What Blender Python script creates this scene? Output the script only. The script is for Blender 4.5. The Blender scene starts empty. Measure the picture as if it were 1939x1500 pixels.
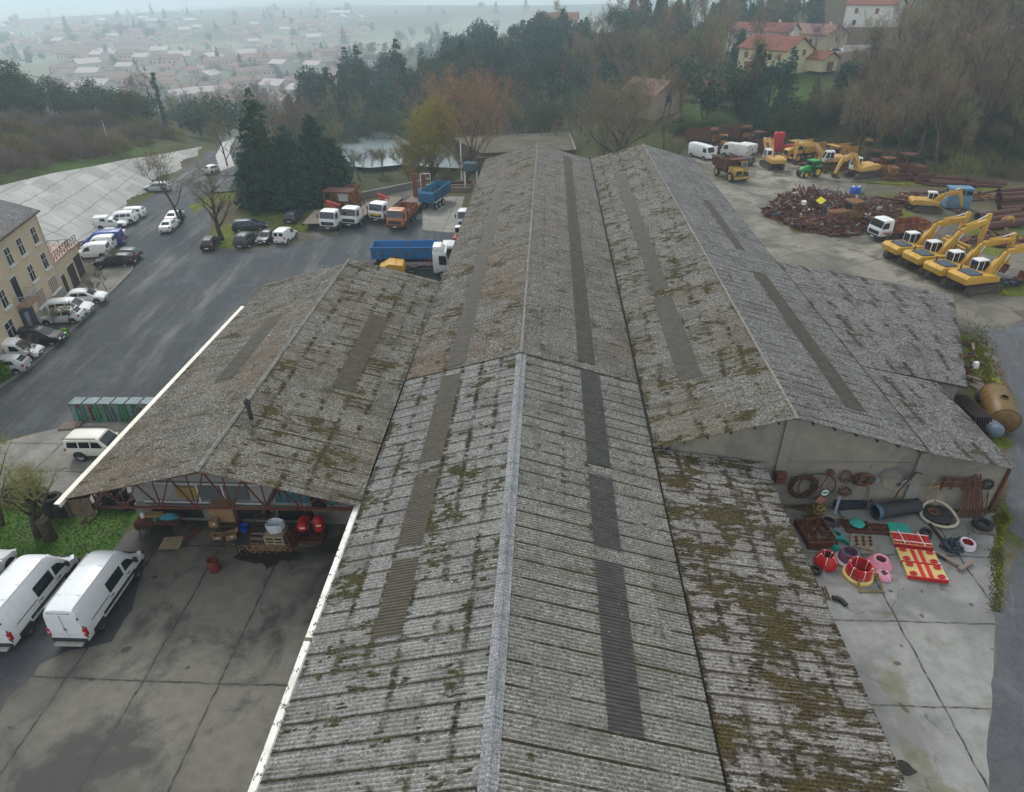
import bpy, bmesh, math, random
import numpy as np
from mathutils import Vector, Matrix
rnd = random.Random(7)
S = bpy.context.scene
COL = S.collection
# ---------------------------------------------------------------- camera
IW, IH, F = 1939.0, 1500.0, 1265.0
CH = 29.0
_rho = math.radians(0.8)
_dy = Vector(((1042 - IW / 2) / F, (-38 - IH / 2) / F, 1.0)).normalized()
_h = Vector((math.cos(_rho), -math.sin(_rho), 0))
_u = _dy.cross(_h).normalized()
if _u.y > 0: _u = -_u
_dx = _dy.cross(_u).normalized()
if _dx.x < 0: _dx = -_dx
# rows: world axes written in image axes (x right, y down, z forward)
def ray(px, py):
    c = Vector(((px - IW / 2) / F, (py - IH / 2) / F, 1.0))
    return Vector((_dx.dot(c), _dy.dot(c), _u.dot(c)))
CAM = Vector((0, 0, CH))
def at(px, py, z=0.0):
    d = ray(px, py); return CAM + d * ((z - CH) / d.z)
def atY(px, py, Y):
    d = ray(px, py); return CAM + d * (Y / d.y)
cd = bpy.data.cameras.new('camera'); cam = bpy.data.objects.new('camera', cd); COL.objects.link(cam)
cd.sensor_width = 36; cd.sensor_fit = 'HORIZONTAL'; cd.lens = 36 * F / IW; cd.clip_start = 0.5; cd.clip_end = 9000
cx_ = Vector((_dx.x, _dy.x, _u.x)); cy_ = -Vector((_dx.y, _dy.y, _u.y)); cz_ = -Vector((_dx.z, _dy.z, _u.z))
m = Matrix((cx_, cy_, cz_)).transposed().to_4x4(); m.translation = CAM
cam.matrix_world = m
S.camera = cam
# ---------------------------------------------------------------- light
SUN_EL, SUN_AZ = math.radians(45), math.radians(-28)     # azimuth from +Y towards +X
W = bpy.data.worlds.new('World'); S.world = W; W.use_nodes = True
nt = W.node_tree; bg = nt.nodes['Background']
sky = nt.nodes.new('ShaderNodeTexSky'); sky.sky_type = 'NISHITA'; sky.sun_disc = False
sky.sun_elevation = SUN_EL; sky.sun_rotation = SUN_AZ; sky.dust_density = 4.0; sky.air_density = 1.0; sky.altitude = 200
hs = nt.nodes.new('ShaderNodeHueSaturation'); hs.inputs['Saturation'].default_value = 0.22
nt.links.new(sky.outputs[0], hs.inputs['Color'])
cl = nt.nodes.new('ShaderNodeMix'); cl.data_type = 'RGBA'; cl.inputs[0].default_value = .8          # closed grey cloud deck over the clear sky
nt.links.new(hs.outputs[0], cl.inputs[6])
tc = nt.nodes.new('ShaderNodeTexCoord'); sx = nt.nodes.new('ShaderNodeSeparateXYZ'); nt.links.new(tc.outputs['Generated'], sx.inputs[0])
mr = nt.nodes.new('ShaderNodeMapRange'); mr.inputs[1].default_value = .0; mr.inputs[2].default_value = .45; mr.interpolation_type = 'SMOOTHSTEP'; mr.inputs[3].default_value = 1.0; mr.inputs[4].default_value = 0.0; nt.links.new(sx.outputs[2], mr.inputs[0])
gm = nt.nodes.new('ShaderNodeMix'); gm.data_type = 'RGBA'; nt.links.new(mr.outputs[0], gm.inputs[0]); gm.inputs[6].default_value = (6.9, 7.5, 8.1, 1); gm.inputs[7].default_value = (15.6, 16.9, 18.0, 1)   # misty sky: brightest near the horizon
nt.links.new(gm.outputs[2], cl.inputs[7])
nt.links.new(cl.outputs[2], bg.inputs[0]); bg.inputs[1].default_value = 0.085
ld = bpy.data.lights.new('sun', 'SUN'); ld.energy = 1.5; ld.angle = math.radians(22); ld.color = (1.0, .98, .95)
sun = bpy.data.objects.new('sun', ld); COL.objects.link(sun)
sd = Vector((math.sin(SUN_AZ) * math.cos(SUN_EL), math.cos(SUN_AZ) * math.cos(SUN_EL), math.sin(SUN_EL)))
sun.rotation_euler = sd.to_track_quat('Z', 'Y').to_euler(); sun.location = (0, 0, 120)
S.view_settings.view_transform = 'Standard'; S.view_settings.look = 'None'
S.view_settings.exposure = 0.58; S.view_settings.gamma = 1.0
cy = S.cycles
cy.max_bounces = 7; cy.diffuse_bounces = 3; cy.glossy_bounces = 3; cy.transmission_bounces = 3
cy.transparent_max_bounces = 6; cy.volume_bounces = 4
# ---------------------------------------------------------------- materials
def srgb(r, g, b):
    f = lambda c: (c / 255 / 12.92) if c < 10 else ((c / 255 + .055) / 1.055) ** 2.4
    return (f(r), f(g), f(b))
class NT:
    def __init__(s, name):
        s.m = bpy.data.materials.new(name); s.m.use_nodes = True
        s.t = s.m.node_tree; s.b = s.t.nodes['Principled BSDF']
    def n(s, typ, **kw):
        o = s.t.nodes.new(typ)
        for k, v in kw.items():
            if k in o.inputs.keys(): s.set(o.inputs[k], v)
            else: setattr(o, k, v)
        return o
    def set(s, sock, v):
        if isinstance(v, bpy.types.NodeSocket): s.t.links.new(v, sock)
        elif isinstance(v, tuple) and len(v) == 3 and sock.type == 'RGBA': sock.default_value = (*v, 1)
        else: sock.default_value = v
    def math(s, op, a, b=0.0, c=None, clamp=False):
        o = s.t.nodes.new('ShaderNodeMath'); o.operation = op; o.use_clamp = clamp
        s.set(o.inputs[0], a); s.set(o.inputs[1], b)
        if c is not None: s.set(o.inputs[2], c)
        return o.outputs[0]
    def coord(s, kind='Object'):
        return s.t.nodes.new('ShaderNodeTexCoord').outputs[kind]
    def own(s):
        """object coordinates shifted per object, so that no two copies wear alike"""
        oi = s.t.nodes.new('ShaderNodeObjectInfo'); a = s.t.nodes.new('ShaderNodeVectorMath'); a.operation = 'ADD'; m_ = s.math('MULTIPLY', oi.outputs['Random'], 53.0)
        s.set(a.inputs[0], s.coord()); s.set(a.inputs[1], m_); return a.outputs[0]
    def vmul(s, v, k):
        o = s.t.nodes.new('ShaderNodeVectorMath'); o.operation = 'MULTIPLY'
        s.set(o.inputs[0], v); o.inputs[1].default_value = k; return o.outputs[0]
    def noise(s, v, scale, detail=4, rough=.55, dist=0.0):
        o = s.n('ShaderNodeTexNoise', Scale=scale, Detail=detail, Roughness=rough, Distortion=dist)
        s.set(o.inputs['Vector'], v); return o.outputs['Fac']
    def ramp(s, f, a, b, ca=0.0, cb=1.0):
        o = s.t.nodes.new('ShaderNodeMapRange'); o.interpolation_type = 'SMOOTHSTEP'
        s.set(o.inputs[0], f); o.inputs[1].default_value = a; o.inputs[2].default_value = b
        o.inputs[3].default_value = ca; o.inputs[4].default_value = cb; return o.outputs[0]
    def mix(s, f, a, b, mode='MIX'):
        o = s.t.nodes.new('ShaderNodeMix'); o.data_type = 'RGBA'; o.blend_type = mode
        s.set(o.inputs[0], f); s.set(o.inputs[6], a); s.set(o.inputs[7], b); return o.outputs[2]
    def out(s, color, rough=.8, metal=0.0, bump=None, bstr=.3, bdist=.02, spec=.3):
        s.set(s.b.inputs['Base Color'], color); s.set(s.b.inputs['Roughness'], rough); s.set(s.b.inputs['Metallic'], metal)
        s.b.inputs['Specular IOR Level'].default_value = spec
        if bump is not None:
            o = s.n('ShaderNodeBump', Strength=bstr, Distance=bdist); s.set(o.inputs['Height'], bump)
            s.t.links.new(o.outputs[0], s.b.inputs['Normal'])
        return s.m
MATS = {}
def paint(name, col, rough=.45, dirt=.25, dirtcol=(.10, .085, .07), metal=0.0, scale=2.2, spec=.4):
    """painted / plain surface with wear and grime of its own"""
    if name in MATS: return MATS[name]
    t = NT(name); c = t.own()
    n1 = t.noise(c, scale, 5, .65); n2 = t.noise(c, scale * 9, 3)
    f = t.math('MULTIPLY', t.ramp(n1, .45, .75), dirt)
    col2 = t.mix(f, col, dirtcol)
    col3 = t.mix(t.ramp(n2, .35, .7, 0, .22), col2, tuple(x * .6 for x in col))
    MATS[name] = t.out(col3, t.ramp(n1, .3, .7, rough, min(1, rough + .25)), metal, spec=spec)
    return MATS[name]
def rusty(name, col=(.10, .035, .022), col2=(.19, .075, .03), keep=None, amount=.5):
    if name in MATS: return MATS[name]
    t = NT(name); c = t.own()
    n1 = t.noise(c, 1.3, 6, .7); n2 = t.noise(c, 11, 4)
    r = t.mix(t.ramp(n2, .3, .7), col, col2)
    r = t.mix(t.ramp(t.noise(c, 4, 3), .55, .75), r, (.03, .018, .015))
    if keep: r = t.mix(t.ramp(n1, .5 - amount * .25, .62 - amount * .2), keep, r)
    MATS[name] = t.out(r, .85, 0, n2, .3, .02); return MATS[name]
def glass(name='window_glass', col=(.012, .016, .02), rough=.08):
    if name in MATS: return MATS[name]
    t = NT(name); MATS[name] = t.out(col, rough, 0, spec=.6); return MATS[name]
# ---------------------------------------------------------------- mesh builder
class MB:
    def __init__(s): s.v = []; s.f = []; s.mi = []; s.uv = None
    def add(s, vs, fs, mat=0):
        o = len(s.v); s.v.extend(vs)
        for f in fs: s.f.append(tuple(i + o for i in f)); s.mi.append(mat)
    def quad(s, a, b, c, d, mat=0): s.add([a, b, c, d], [(0, 1, 2, 3)], mat)
    def box(s, c, d, rz=0.0, top=(1, 1), mat=0, R=None, shift=(0, 0)):
        x, y, z = d[0] / 2, d[1] / 2, d[2] / 2
        vs = []
        for k, (tx, ty) in ((-1, (1, 1)), (1, top)):
            for sx, sy in ((-1, -1), (1, -1), (1, 1), (-1, 1)):
                vs.append(Vector((sx * x * tx + (shift[0] if k > 0 else 0), sy * y * ty + (shift[1] if k > 0 else 0), k * z)))
        M = R if R is not None else Matrix.Rotation(rz, 3, 'Z')
        C = Vector(c); vs = [tuple(M @ v + C) for v in vs]
        s.add(vs, [(3, 2, 1, 0), (4, 5, 6, 7), (0, 1, 5, 4), (1, 2, 6, 5), (2, 3, 7, 6), (3, 0, 4, 7)], mat)
        return s
    def beam(s, a, b, w, h=None, mat=0):
        a, b = Vector(a), Vector(b); d = b - a; L = d.length
        if L < 1e-6: return s
        q = d.to_track_quat('X', 'Z').to_matrix()
        return s.box((a + b) / 2, (L, w, h or w), R=q, mat=mat)
    def tube(s, a, b, r, r2=None, n=8, caps=True, mat=0):
        a, b = Vector(a), Vector(b); d = b - a
        if d.length < 1e-6: return s
        q = d.to_track_quat('Z', 'Y').to_matrix(); r2 = r if r2 is None else r2
        vs = []
        for p, rr in ((a, r), (b, r2)):
            for i in range(n):
                t = 2 * math.pi * i / n; vs.append(tuple(p + q @ Vector((rr * math.cos(t), rr * math.sin(t), 0))))
        fs = [(i, (i + 1) % n, n + (i + 1) % n, n + i) for i in range(n)]
        if caps: fs += [tuple(range(n - 1, -1, -1)), tuple(range(n, 2 * n))]
        s.add(vs, fs, mat); return s
    def path(s, pts, r, n=6, close=False, mat=0, rs=None):
        pts = [Vector(p) for p in pts]; N = len(pts); vs = []
        for i, p in enumerate(pts):
            a = pts[(i - 1) % N] if (close or i > 0) else p; b = pts[(i + 1) % N] if (close or i < N - 1) else p
            q = (b - a).to_track_quat('Z', 'Y').to_matrix(); rr = rs[i] if rs else r
            for k in range(n):
                t = 2 * math.pi * k / n; vs.append(tuple(p + q @ Vector((rr * math.cos(t), rr * math.sin(t), 0))))
        fs = []
        for i in range(N if close else N - 1):
            j = (i + 1) % N
            for k in range(n): fs.append((i * n + k, i * n + (k + 1) % n, j * n + (k + 1) % n, j * n + k))
        if not close: fs += [tuple(range(n - 1, -1, -1)), tuple((N - 1) * n + k for k in range(n))]
        s.add(vs, fs, mat); return s
    def lathe(s, prof, n=16, c=(0, 0, 0), axis='z', mat=0, closed=False):
        vs = []; C = Vector(c)
        for r, z in prof:
            for k in range(n):
                t = 2 * math.pi * k / n; x, y = r * math.cos(t), r * math.sin(t)
                p = (x, y, z) if axis == 'z' else ((x, z, y) if axis == 'y' else (z, x, y))
                vs.append(tuple(C + Vector(p)))
        fs = []; m_ = len(prof)
        for i in range(m_ if closed else m_ - 1):
            j = (i + 1) % m_
            for k in range(n): fs.append((i * n + k, i * n + (k + 1) % n, j * n + (k + 1) % n, j * n + k))
        if not closed:
            if prof[0][0] > 1e-5: fs.append(tuple(range(n - 1, -1, -1)))
            if prof[-1][0] > 1e-5: fs.append(tuple((m_ - 1) * n + k for k in range(n)))
        s.add(vs, fs, mat); return s
    def prism(s, poly, y0, y1, plane='xz', mat=0, k1=1.0):
        n = len(poly)
        def P(a, b, y): return (a, y, b) if plane == 'xz' else ((a, b, y) if plane == 'xy' else (y, a, b))
        vs = [P(a, b, y0) for a, b in poly] + [P(a, b, y1) for a, b in poly]
        fs = [tuple(range(n)), tuple(range(2 * n - 1, n - 1, -1))] + [((i + 1) % n, i, n + i, n + (i + 1) % n) for i in range(n)]
        s.add(vs, fs, mat); return s
    def loft(s, secs, caps=True, mat=0, close=True):
        n = len(secs[0]); vs = [tuple(p) for sec in secs for p in sec]; fs = []
        for i in range(len(secs) - 1):
            for k in range(n if close else n - 1):
                fs.append((i * n + k, i * n + (k + 1) % n, (i + 1) * n + (k + 1) % n, (i + 1) * n + k))
        if caps: fs += [tuple(range(n - 1, -1, -1)), tuple((len(secs) - 1) * n + k for k in range(n))]
        s.add(vs, fs, mat); return s
    def build(s, name, mats, parent=None, smooth=None, bevel=0.0, fix=True, loc=None):
        me = bpy.data.meshes.new(name); me.from_pydata(s.v, [], s.f)
        if not isinstance(mats, (list, tuple)): mats = [mats]
        for m_ in mats: me.materials.append(m_)
        if len(mats) > 1: me.polygons.foreach_set('material_index', s.mi)
        if s.uv is not None:
            ul = me.uv_layers.new(name='UV'); idx = np.empty(len(me.loops), dtype=np.int32); me.loops.foreach_get('vertex_index', idx)
            ul.data.foreach_set('uv', np.asarray(s.uv, dtype=np.float32)[idx].ravel())
        if bevel or fix:
            bm = bmesh.new(); bm.from_mesh(me)
            if fix: bmesh.ops.recalc_face_normals(bm, faces=bm.faces)
            if bevel:
                es = [e for e in bm.edges if len(e.link_faces) == 2 and e.calc_face_angle(0) > .6]
                bmesh.ops.bevel(bm, geom=es, offset=bevel, segments=2, affect='EDGES', profile=.6, clamp_overlap=True)
            bm.to_mesh(me); bm.free()
        if smooth or bevel:
            me.polygons.foreach_set('use_smooth', [True] * len(me.polygons)); me.set_sharp_from_angle(angle=math.radians(smooth or 35))
        me.update()
        o = bpy.data.objects.new(name, me); COL.objects.link(o)
        if parent is not None: o.parent = parent
        if loc is not None: o.location = loc
        return o
def tag(o, label=None, cat=None, group=None, kind=None):
    if label: o['label'] = label
    if cat: o['category'] = cat
    if group: o['group'] = group
    if kind: o['kind'] = kind
    return o
def thing(name, label, cat, loc=(0, 0, 0), rz=0.0, group=None, scale=1.0):
    o = bpy.data.objects.new(name, None); COL.objects.link(o); o.empty_display_size = .3
    o.location = loc; o.rotation_euler = (0, 0, rz); o.scale = (scale,) * 3
    return tag(o, label, cat, group)
def dup(root, loc=None, rz=None, label=None, group=None, scale=None, parent=None):
    r = root.copy(); COL.objects.link(r)
    if parent is not None: r.parent = parent
    if loc is not None: r.location = loc
    if rz is not None: r.rotation_euler = (0, 0, rz)
    if scale is not None: r.scale = (scale,) * 3 if not isinstance(scale, tuple) else scale
    if label: r['label'] = label
    if group: r['group'] = group
    for ch in list(root.children): dup(ch, parent=r)
    return r
def fillpoly(pts, z):
    """flat sheet filled from an outline"""
    bm = bmesh.new(); vs = [bm.verts.new((p[0], p[1], z)) for p in pts]
    f = bm.faces.new(vs); bm.normal_update()
    if f.normal.z < 0: f.normal_flip()
    bmesh.ops.triangulate(bm, faces=[f]); return bm
def sheet(name, pts, z, mat, kind='structure'):
    bm = fillpoly(pts, z); me = bpy.data.meshes.new(name); bm.to_mesh(me); bm.free(); me.materials.append(mat)
    o = bpy.data.objects.new(name, me); COL.objects.link(o)
    if kind: o['kind'] = kind
    return o
def P2(*pix): return [at(x, y)[:2] for x, y in pix]
def head(a, b): return math.atan2(b[1] - a[1], b[0] - a[0])
# ================================================================ terrain
YARD = np.array([(-52, -80), (-60, 75), (-63.5, 100), (-68, 122), (-71, 140), (-62, 138), (-55, 121), (-45, 110), (-30, 107), (-20, 115),
                 (20, 116), (27, 135), (45, 152), (53, 150), (60, 138), (68, 123), (82, 115), (140, 105), (140, -80)], float)
CT = np.array([
 (-40,150,-7),(-25,140,-7),(-15,135,-7),(-50,165,-7.5),(-30,165,-7),(-20,128,-6),(-40,125,-6),(0,130,-5),(-5,150,-6),(-55,190,-9),(-20,190,-7),(10,150,-3),(10,190,-3),
 (-55,280,-12),(-60,230,-12),(-20,230,-5),(-20,270,-1),(2,300,11.5),(40,290,14),(20,240,3),(-60,340,-25),(-20,340,-12),(20,350,4),(60,360,6),(-20,430,-38),(40,440,-25),(90,440,5),
 (-60,137,-1),(-70,153,-2),(-76,167,-3.5),(-85,186,-6),(-100,220,-12),(-150,300,-28),(-200,400,-44),(-60,160,-4),(-75,220,-13),(-110,260,-20),(-100,350,-34),(-60,420,-42),
 (-100,100,13),(-120,120,14),(-140,160,8),(-95,150,4),(-110,180,0),(-150,220,-15),(-110,60,14),(-160,120,12),(-220,200,-20),(-300,300,-42),(-250,120,-5),(-350,150,-35),(-74,142,1),
 (-500,300,-45),(-400,500,-45),(-200,500,-45),(0,520,-45),(-700,700,-45),(-300,800,-45),(100,700,-45),(0,1000,-45),(-1000,1000,-45),(-1000,300,-45),(-1500,2000,-45),(0,2500,-45),(1500,2500,-40),(500,1200,-40),
 (27,145,2),(36.5,165,4.8),(57,190,8.9),(68,240,9.1),(84,240,9.3),(108,260,14.5),(64,152,3.3),(98,190,15.4),(85,170,10),(75,150,6),(22,160,4.5),(45,170,5),
 (130,200,22),(160,170,28),(120,150,14),(100,130,6),(130,120,11),(160,115,16),(150,260,26),(200,200,34),(200,120,22),(120,330,22),(200,400,30),(300,300,35),(300,100,20),(400,500,20),(90,330,14),
 (300,-50,0),(-300,-50,5),(0,-60,0),(140,60,0),(-70,0,4),(-80,30,8),(-100,30,12)], float)
def sm(t): t = np.clip(t, 0, 1); return t * t * (3 - 2 * t)
EB = np.array([(-57.0,20),(-58.5,50),(-60.0,70),(-60.9,81.4),(-62.4,90.1),(-64.3,100.6),(-66.5,113.2),(-67.8,124),(-70.9,141)], float)   # foot of the concrete slope
ET = np.array([(-70,20,10.5),(-69.3,50,9.8),(-69.0,70,8.5),(-69.1,82.5,7.7),(-69.5,93.3,6.7),(-70.0,103,5.4),(-70.2,112,4.4),(-70.5,125,2.6),(-71.4,141,.6)], float)
def poly_dist(X, Y, poly):
    inside = np.zeros(X.shape, bool); d = np.full(X.shape, 1e9); n = len(poly)
    for i in range(n):
        x1, y1 = poly[i]; x2, y2 = poly[(i + 1) % n]
        c = ((y1 > Y) != (y2 > Y)); xi = (x2 - x1) * (Y - y1) / ((y2 - y1) if y2 != y1 else 1e-9) + x1
        inside ^= c & (X < xi)
        t = np.clip(((X - x1) * (x2 - x1) + (Y - y1) * (y2 - y1)) / ((x2 - x1) ** 2 + (y2 - y1) ** 2), 0, 1)
        d = np.minimum(d, np.hypot(X - x1 - t * (x2 - x1), Y - y1 - t * (y2 - y1)))
    return np.where(inside, 0.0, d)
def terrain(X, Y):
    X = np.asarray(X, float); Y = np.asarray(Y, float); num = np.zeros(X.shape); den = np.zeros(X.shape)
    for cx, cy_, cz in CT:
        w = 1.0 / ((X - cx) ** 2 + (Y - cy_) ** 2 + 60.0) ** 1.7
        num += w * cz; den += w
    z = num / den
    z = z + 0.5 * np.sin(X * .11 + Y * .05) * np.cos(Y * .09) * np.clip((Y - 130) / 60, 0, 1)
    z *= sm(poly_dist(X, Y, YARD) / 9.0)
    # concrete revetment and the bank behind it
    xb = np.interp(Y, EB[:, 1], EB[:, 0]); xt = np.interp(Y, ET[:, 1], ET[:, 0]); zt = np.interp(Y, ET[:, 1], ET[:, 2])
    face = zt * np.clip((xb - X) / np.maximum(xb - xt, .5), 0, 1) - .35 * np.clip((xb - X) * 2, 0, 1) * np.clip((X - xt + .6) * 2, 0, 1)
    back = zt + .26 * (xt - X)
    k = sm((xt - X) / 30.0)
    zz = np.where(X > xt, face, back * (1 - k) + z * k)
    use = sm((145 - Y) / 6.0) * sm((Y - 5) / 10.0)
    return np.where(X < xb, zz * use + z * (1 - use), z)
def gz(x, y): return float(terrain(np.array([x]), np.array([y]))[0])
def hit(px, py):
    """where the line of sight through a picture point meets the ground"""
    d = ray(px, py).normalized(); t = np.concatenate([np.arange(30, 420, 1.5), np.arange(420, 3000, 12)]); X, Y, Z = d.x * t, d.y * t, CH + d.z * t
    k = np.nonzero(Z < terrain(X, Y))[0]
    return (float(X[k[0]]), float(Y[k[0]])) if len(k) else None
def grow(a, b, step, far, k=1.25):
    s = list(np.arange(a, b + .01, step)); d = step
    while s[-1] < far[1]: d *= k; s.append(s[-1] + d)
    d = step
    while s[0] > far[0]: d *= k; s.insert(0, s[0] - d)
    return np.array(s)
xs = grow(-150, 170, 2.0, (-2600, 2600)); ys = grow(-10, 320, 2.0, (-120, 3400))
GX, GY = np.meshgrid(xs, ys); GZ = terrain(GX, GY)
nx, ny = len(xs), len(ys)
me = bpy.data.meshes.new('ground')
co = np.stack([GX, GY, GZ], -1).reshape(-1, 3)
ii = np.arange((nx) * (ny)).reshape(ny, nx)
fq = np.stack([ii[:-1, :-1], ii[:-1, 1:], ii[1:, 1:], ii[1:, :-1]], -1).reshape(-1, 4)
me.from_pydata(co.tolist(), [], fq.tolist())
me.polygons.foreach_set('use_smooth', [True] * len(me.polygons))
# ground cover map: r = woodland litter, g = bright meadow, b = bare earth / gravel
def blob(x0, y0, r, soft=.5): return sm((r * (1 + soft) - np.hypot(GX - x0, GY - y0)) / (r * soft * 2))
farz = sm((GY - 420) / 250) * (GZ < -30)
woods = np.maximum.reduce([sm((GX - 62) / 8) * sm((GY - 118) / 10) * sm((330 - GY) / 40), sm((GY - 165) / 15) * sm((340 - GY) / 30) * sm((40 - GX) / 15) * sm((GX + 75) / 15),
                           blob(-95, 95, 17), blob(-88, 75, 14), blob(-105, 120, 16), sm((GX-24)/4)*sm((52-GX)/6)*sm((GY-140)/4)*sm((156-GY)/4)])
mead = np.maximum.reduce([blob(60, 172, 16), blob(35, 158, 9), blob(-74, 100, 9), blob(-77, 80, 8), blob(-74, 122, 7), blob(-300, 330, 60), blob(-150, 420, 28)])
inyard = (poly_dist(GX, GY, YARD) < .5)
bare = np.where(inyard, 1.0, 0.0)
bare = np.where(inyard & (GX < -26) & (GX > -42) & (GY > 20) & (GY < 33), .15, bare)
ca = me.color_attributes.new('cover', 'FLOAT_COLOR', 'POINT')
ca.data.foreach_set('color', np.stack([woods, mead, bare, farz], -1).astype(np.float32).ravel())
t = NT('ground_cover'); c = t.coord(); at_ = t.n('ShaderNodeAttribute', attribute_name='cover'); sp = t.n('ShaderNodeSeparateColor'); t.t.links.new(at_.outputs['Color'], sp.inputs[0])
n1 = t.noise(c, .06, 6, .65); n2 = t.noise(c, .6, 5); n3 = t.noise(c, 5, 4, .7); n4 = t.noise(c, .012, 3)
g = t.mix(t.ramp(n1, .4, .62), (.052, .062, .022), (.085, .08, .035)); g = t.mix(t.ramp(n3, .35, .65), g, (.035, .04, .015))
w = t.mix(t.ramp(n2, .35, .65), (.065, .04, .026), (.04, .038, .02)); w = t.mix(t.ramp(n3, .5, .7), w, (.10, .065, .04))
md = t.mix(t.ramp(n2, .3, .7), (.045, .085, .018), (.07, .10, .028)); md = t.mix(t.ramp(n3, .4, .7), md, (.04, .07, .015))
br = t.mix(t.ramp(n2, .4, .62), (.13, .115, .095), (.085, .075, .06)); br = t.mix(t.ramp(n1, .45, .55), br, (.075, .082, .02)); br = t.mix(t.ramp(t.noise(c, .11, 4), .52, .6, 0, .8), br, (.085, .06, .04)); br = t.mix(t.ramp(n3, .52, .7), br, (.17, .155, .135))
g = t.mix(at_.outputs['Alpha'], g, t.mix(t.ramp(n4, .42, .56), (.15, .17, .10), (.21, .19, .14))); g = t.mix(sp.outputs[1], g, md); g = t.mix(sp.outputs[0], g, w); g = t.mix(sp.outputs[2], g, br)  # field colours of the far plain paled to stand in for thicker haze
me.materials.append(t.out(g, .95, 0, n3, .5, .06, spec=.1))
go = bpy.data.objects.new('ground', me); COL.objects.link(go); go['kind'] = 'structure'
# ---------------------------------------------------------------- ground surfaces
def rough(pts, amp=.25, step=1.2, seed=1):
    r = random.Random(seed); out = []
    for a, b in zip(pts, pts[1:] + pts[:1]):
        a, b = Vector(a[:2]), Vector(b[:2]); n = max(1, int((b - a).length / step)); d = (b - a); nn = Vector((-d.y, d.x)).normalized() if d.length > 0 else Vector((0, 0))
        for i in range(n): out.append(tuple(a.lerp(b, i / n) + nn * r.gauss(0, amp) * (0 if i == 0 else 1)))
    return out
def concrete(name, base, dark, slab=None, off=(0, 0), stain=.5, warm=.0, rot=0.0, joint=.05, rust=0.0, moss=0.0):
    t = NT(name); c = t.coord()
    n1 = t.noise(c, .22, 6, .62, .4); n2 = t.noise(c, 1.6, 5, .6); n3 = t.noise(c, 14, 4, .7); n5 = t.noise(c, .07, 3)
    g = t.mix(t.ramp(n2, .3, .7), tuple(x * .88 for x in base), tuple(x * 1.12 for x in base))
    g = t.mix(t.math('MULTIPLY', t.ramp(n1, .46, .62), stain), g, dark)
    g = t.mix(t.math('MULTIPLY', t.ramp(n5, .42, .6), stain * .7), g, tuple(x * 1.25 for x in dark))
    g = t.mix(t.ramp(n3, .55, .75, 0, .45), g, tuple(x * .5 for x in base))
    sp_ = t.noise(c, 1.1, 2, .3); g = t.mix(t.ramp(sp_, .71, .745, 0, .8), g, (.03, .028, .026))
    if rust: g = t.mix(t.ramp(t.noise(c, .45, 4), .66, .74, 0, rust), g, (.14, .07, .035))
    if moss: g = t.mix(t.ramp(t.noise(c, .33, 4), .55, .66, 0, moss), g, (.10, .10, .03))
    if slab:
        r = t.n('ShaderNodeVectorRotate', rotation_type='Z_AXIS', Angle=rot); t.set(r.inputs['Vector'], c)
        wob = t.n('ShaderNodeTexNoise', Scale=.9, Detail=4); t.set(wob.inputs['Vector'], c)
        ad = t.n('ShaderNodeVectorMath', operation='MULTIPLY_ADD'); t.set(ad.inputs[0], wob.outputs['Color']); ad.inputs[1].default_value = (.28, .28, 0); t.set(ad.inputs[2], r.outputs[0])
        s2 = t.n('ShaderNodeSeparateXYZ'); t.set(s2.inputs[0], ad.outputs[0])
        for k, (p, o) in enumerate(zip(slab, off)):
            fr = t.math('FRACT', t.math('DIVIDE', t.math('ADD', s2.outputs[k], o + 1000 * p), p))
            d = t.math('MULTIPLY', t.math('ABSOLUTE', t.math('SUBTRACT', fr, .5)), p)
            line = t.math('SUBTRACT', 1, t.ramp(d, joint * .5, joint * 1.5))
            near = t.math('SUBTRACT', 1, t.ramp(d, .0, .5))
            g = t.mix(t.math('MULTIPLY', near, t.ramp(n2, .4, .7, 0, .35)), g, dark)
            g = t.mix(t.math('MULTIPLY', line, t.ramp(n2, .3, .6, .25, .95)), g, (.028, .027, .024))
    crk = t.n('ShaderNodeTexVoronoi', feature='DISTANCE_TO_EDGE', Scale=.23)
    wv = t.n('ShaderNodeTexNoise', Scale=1.2, Detail=5); t.set(wv.inputs['Vector'], c)
    a2 = t.n('ShaderNodeVectorMath', operation='MULTIPLY_ADD'); t.set(a2.inputs[0], wv.outputs['Color']); a2.inputs[1].default_value = (1.4, 1.4, 0); t.set(a2.inputs[2], c); t.set(crk.inputs['Vector'], a2.outputs[0])
    cr = t.math('MULTIPLY', t.math('SUBTRACT', 1, t.ramp(crk.outputs['Distance'], .003, .009)), t.ramp(n1, .46, .58, 0, .6 if slab else 0.0))
    g = t.mix(cr, g, (.04, .038, .034))
    return t.out(g, t.ramp(n1, .4, .65, .85, .55), 0, n3, .25, .02, spec=.25)
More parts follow.
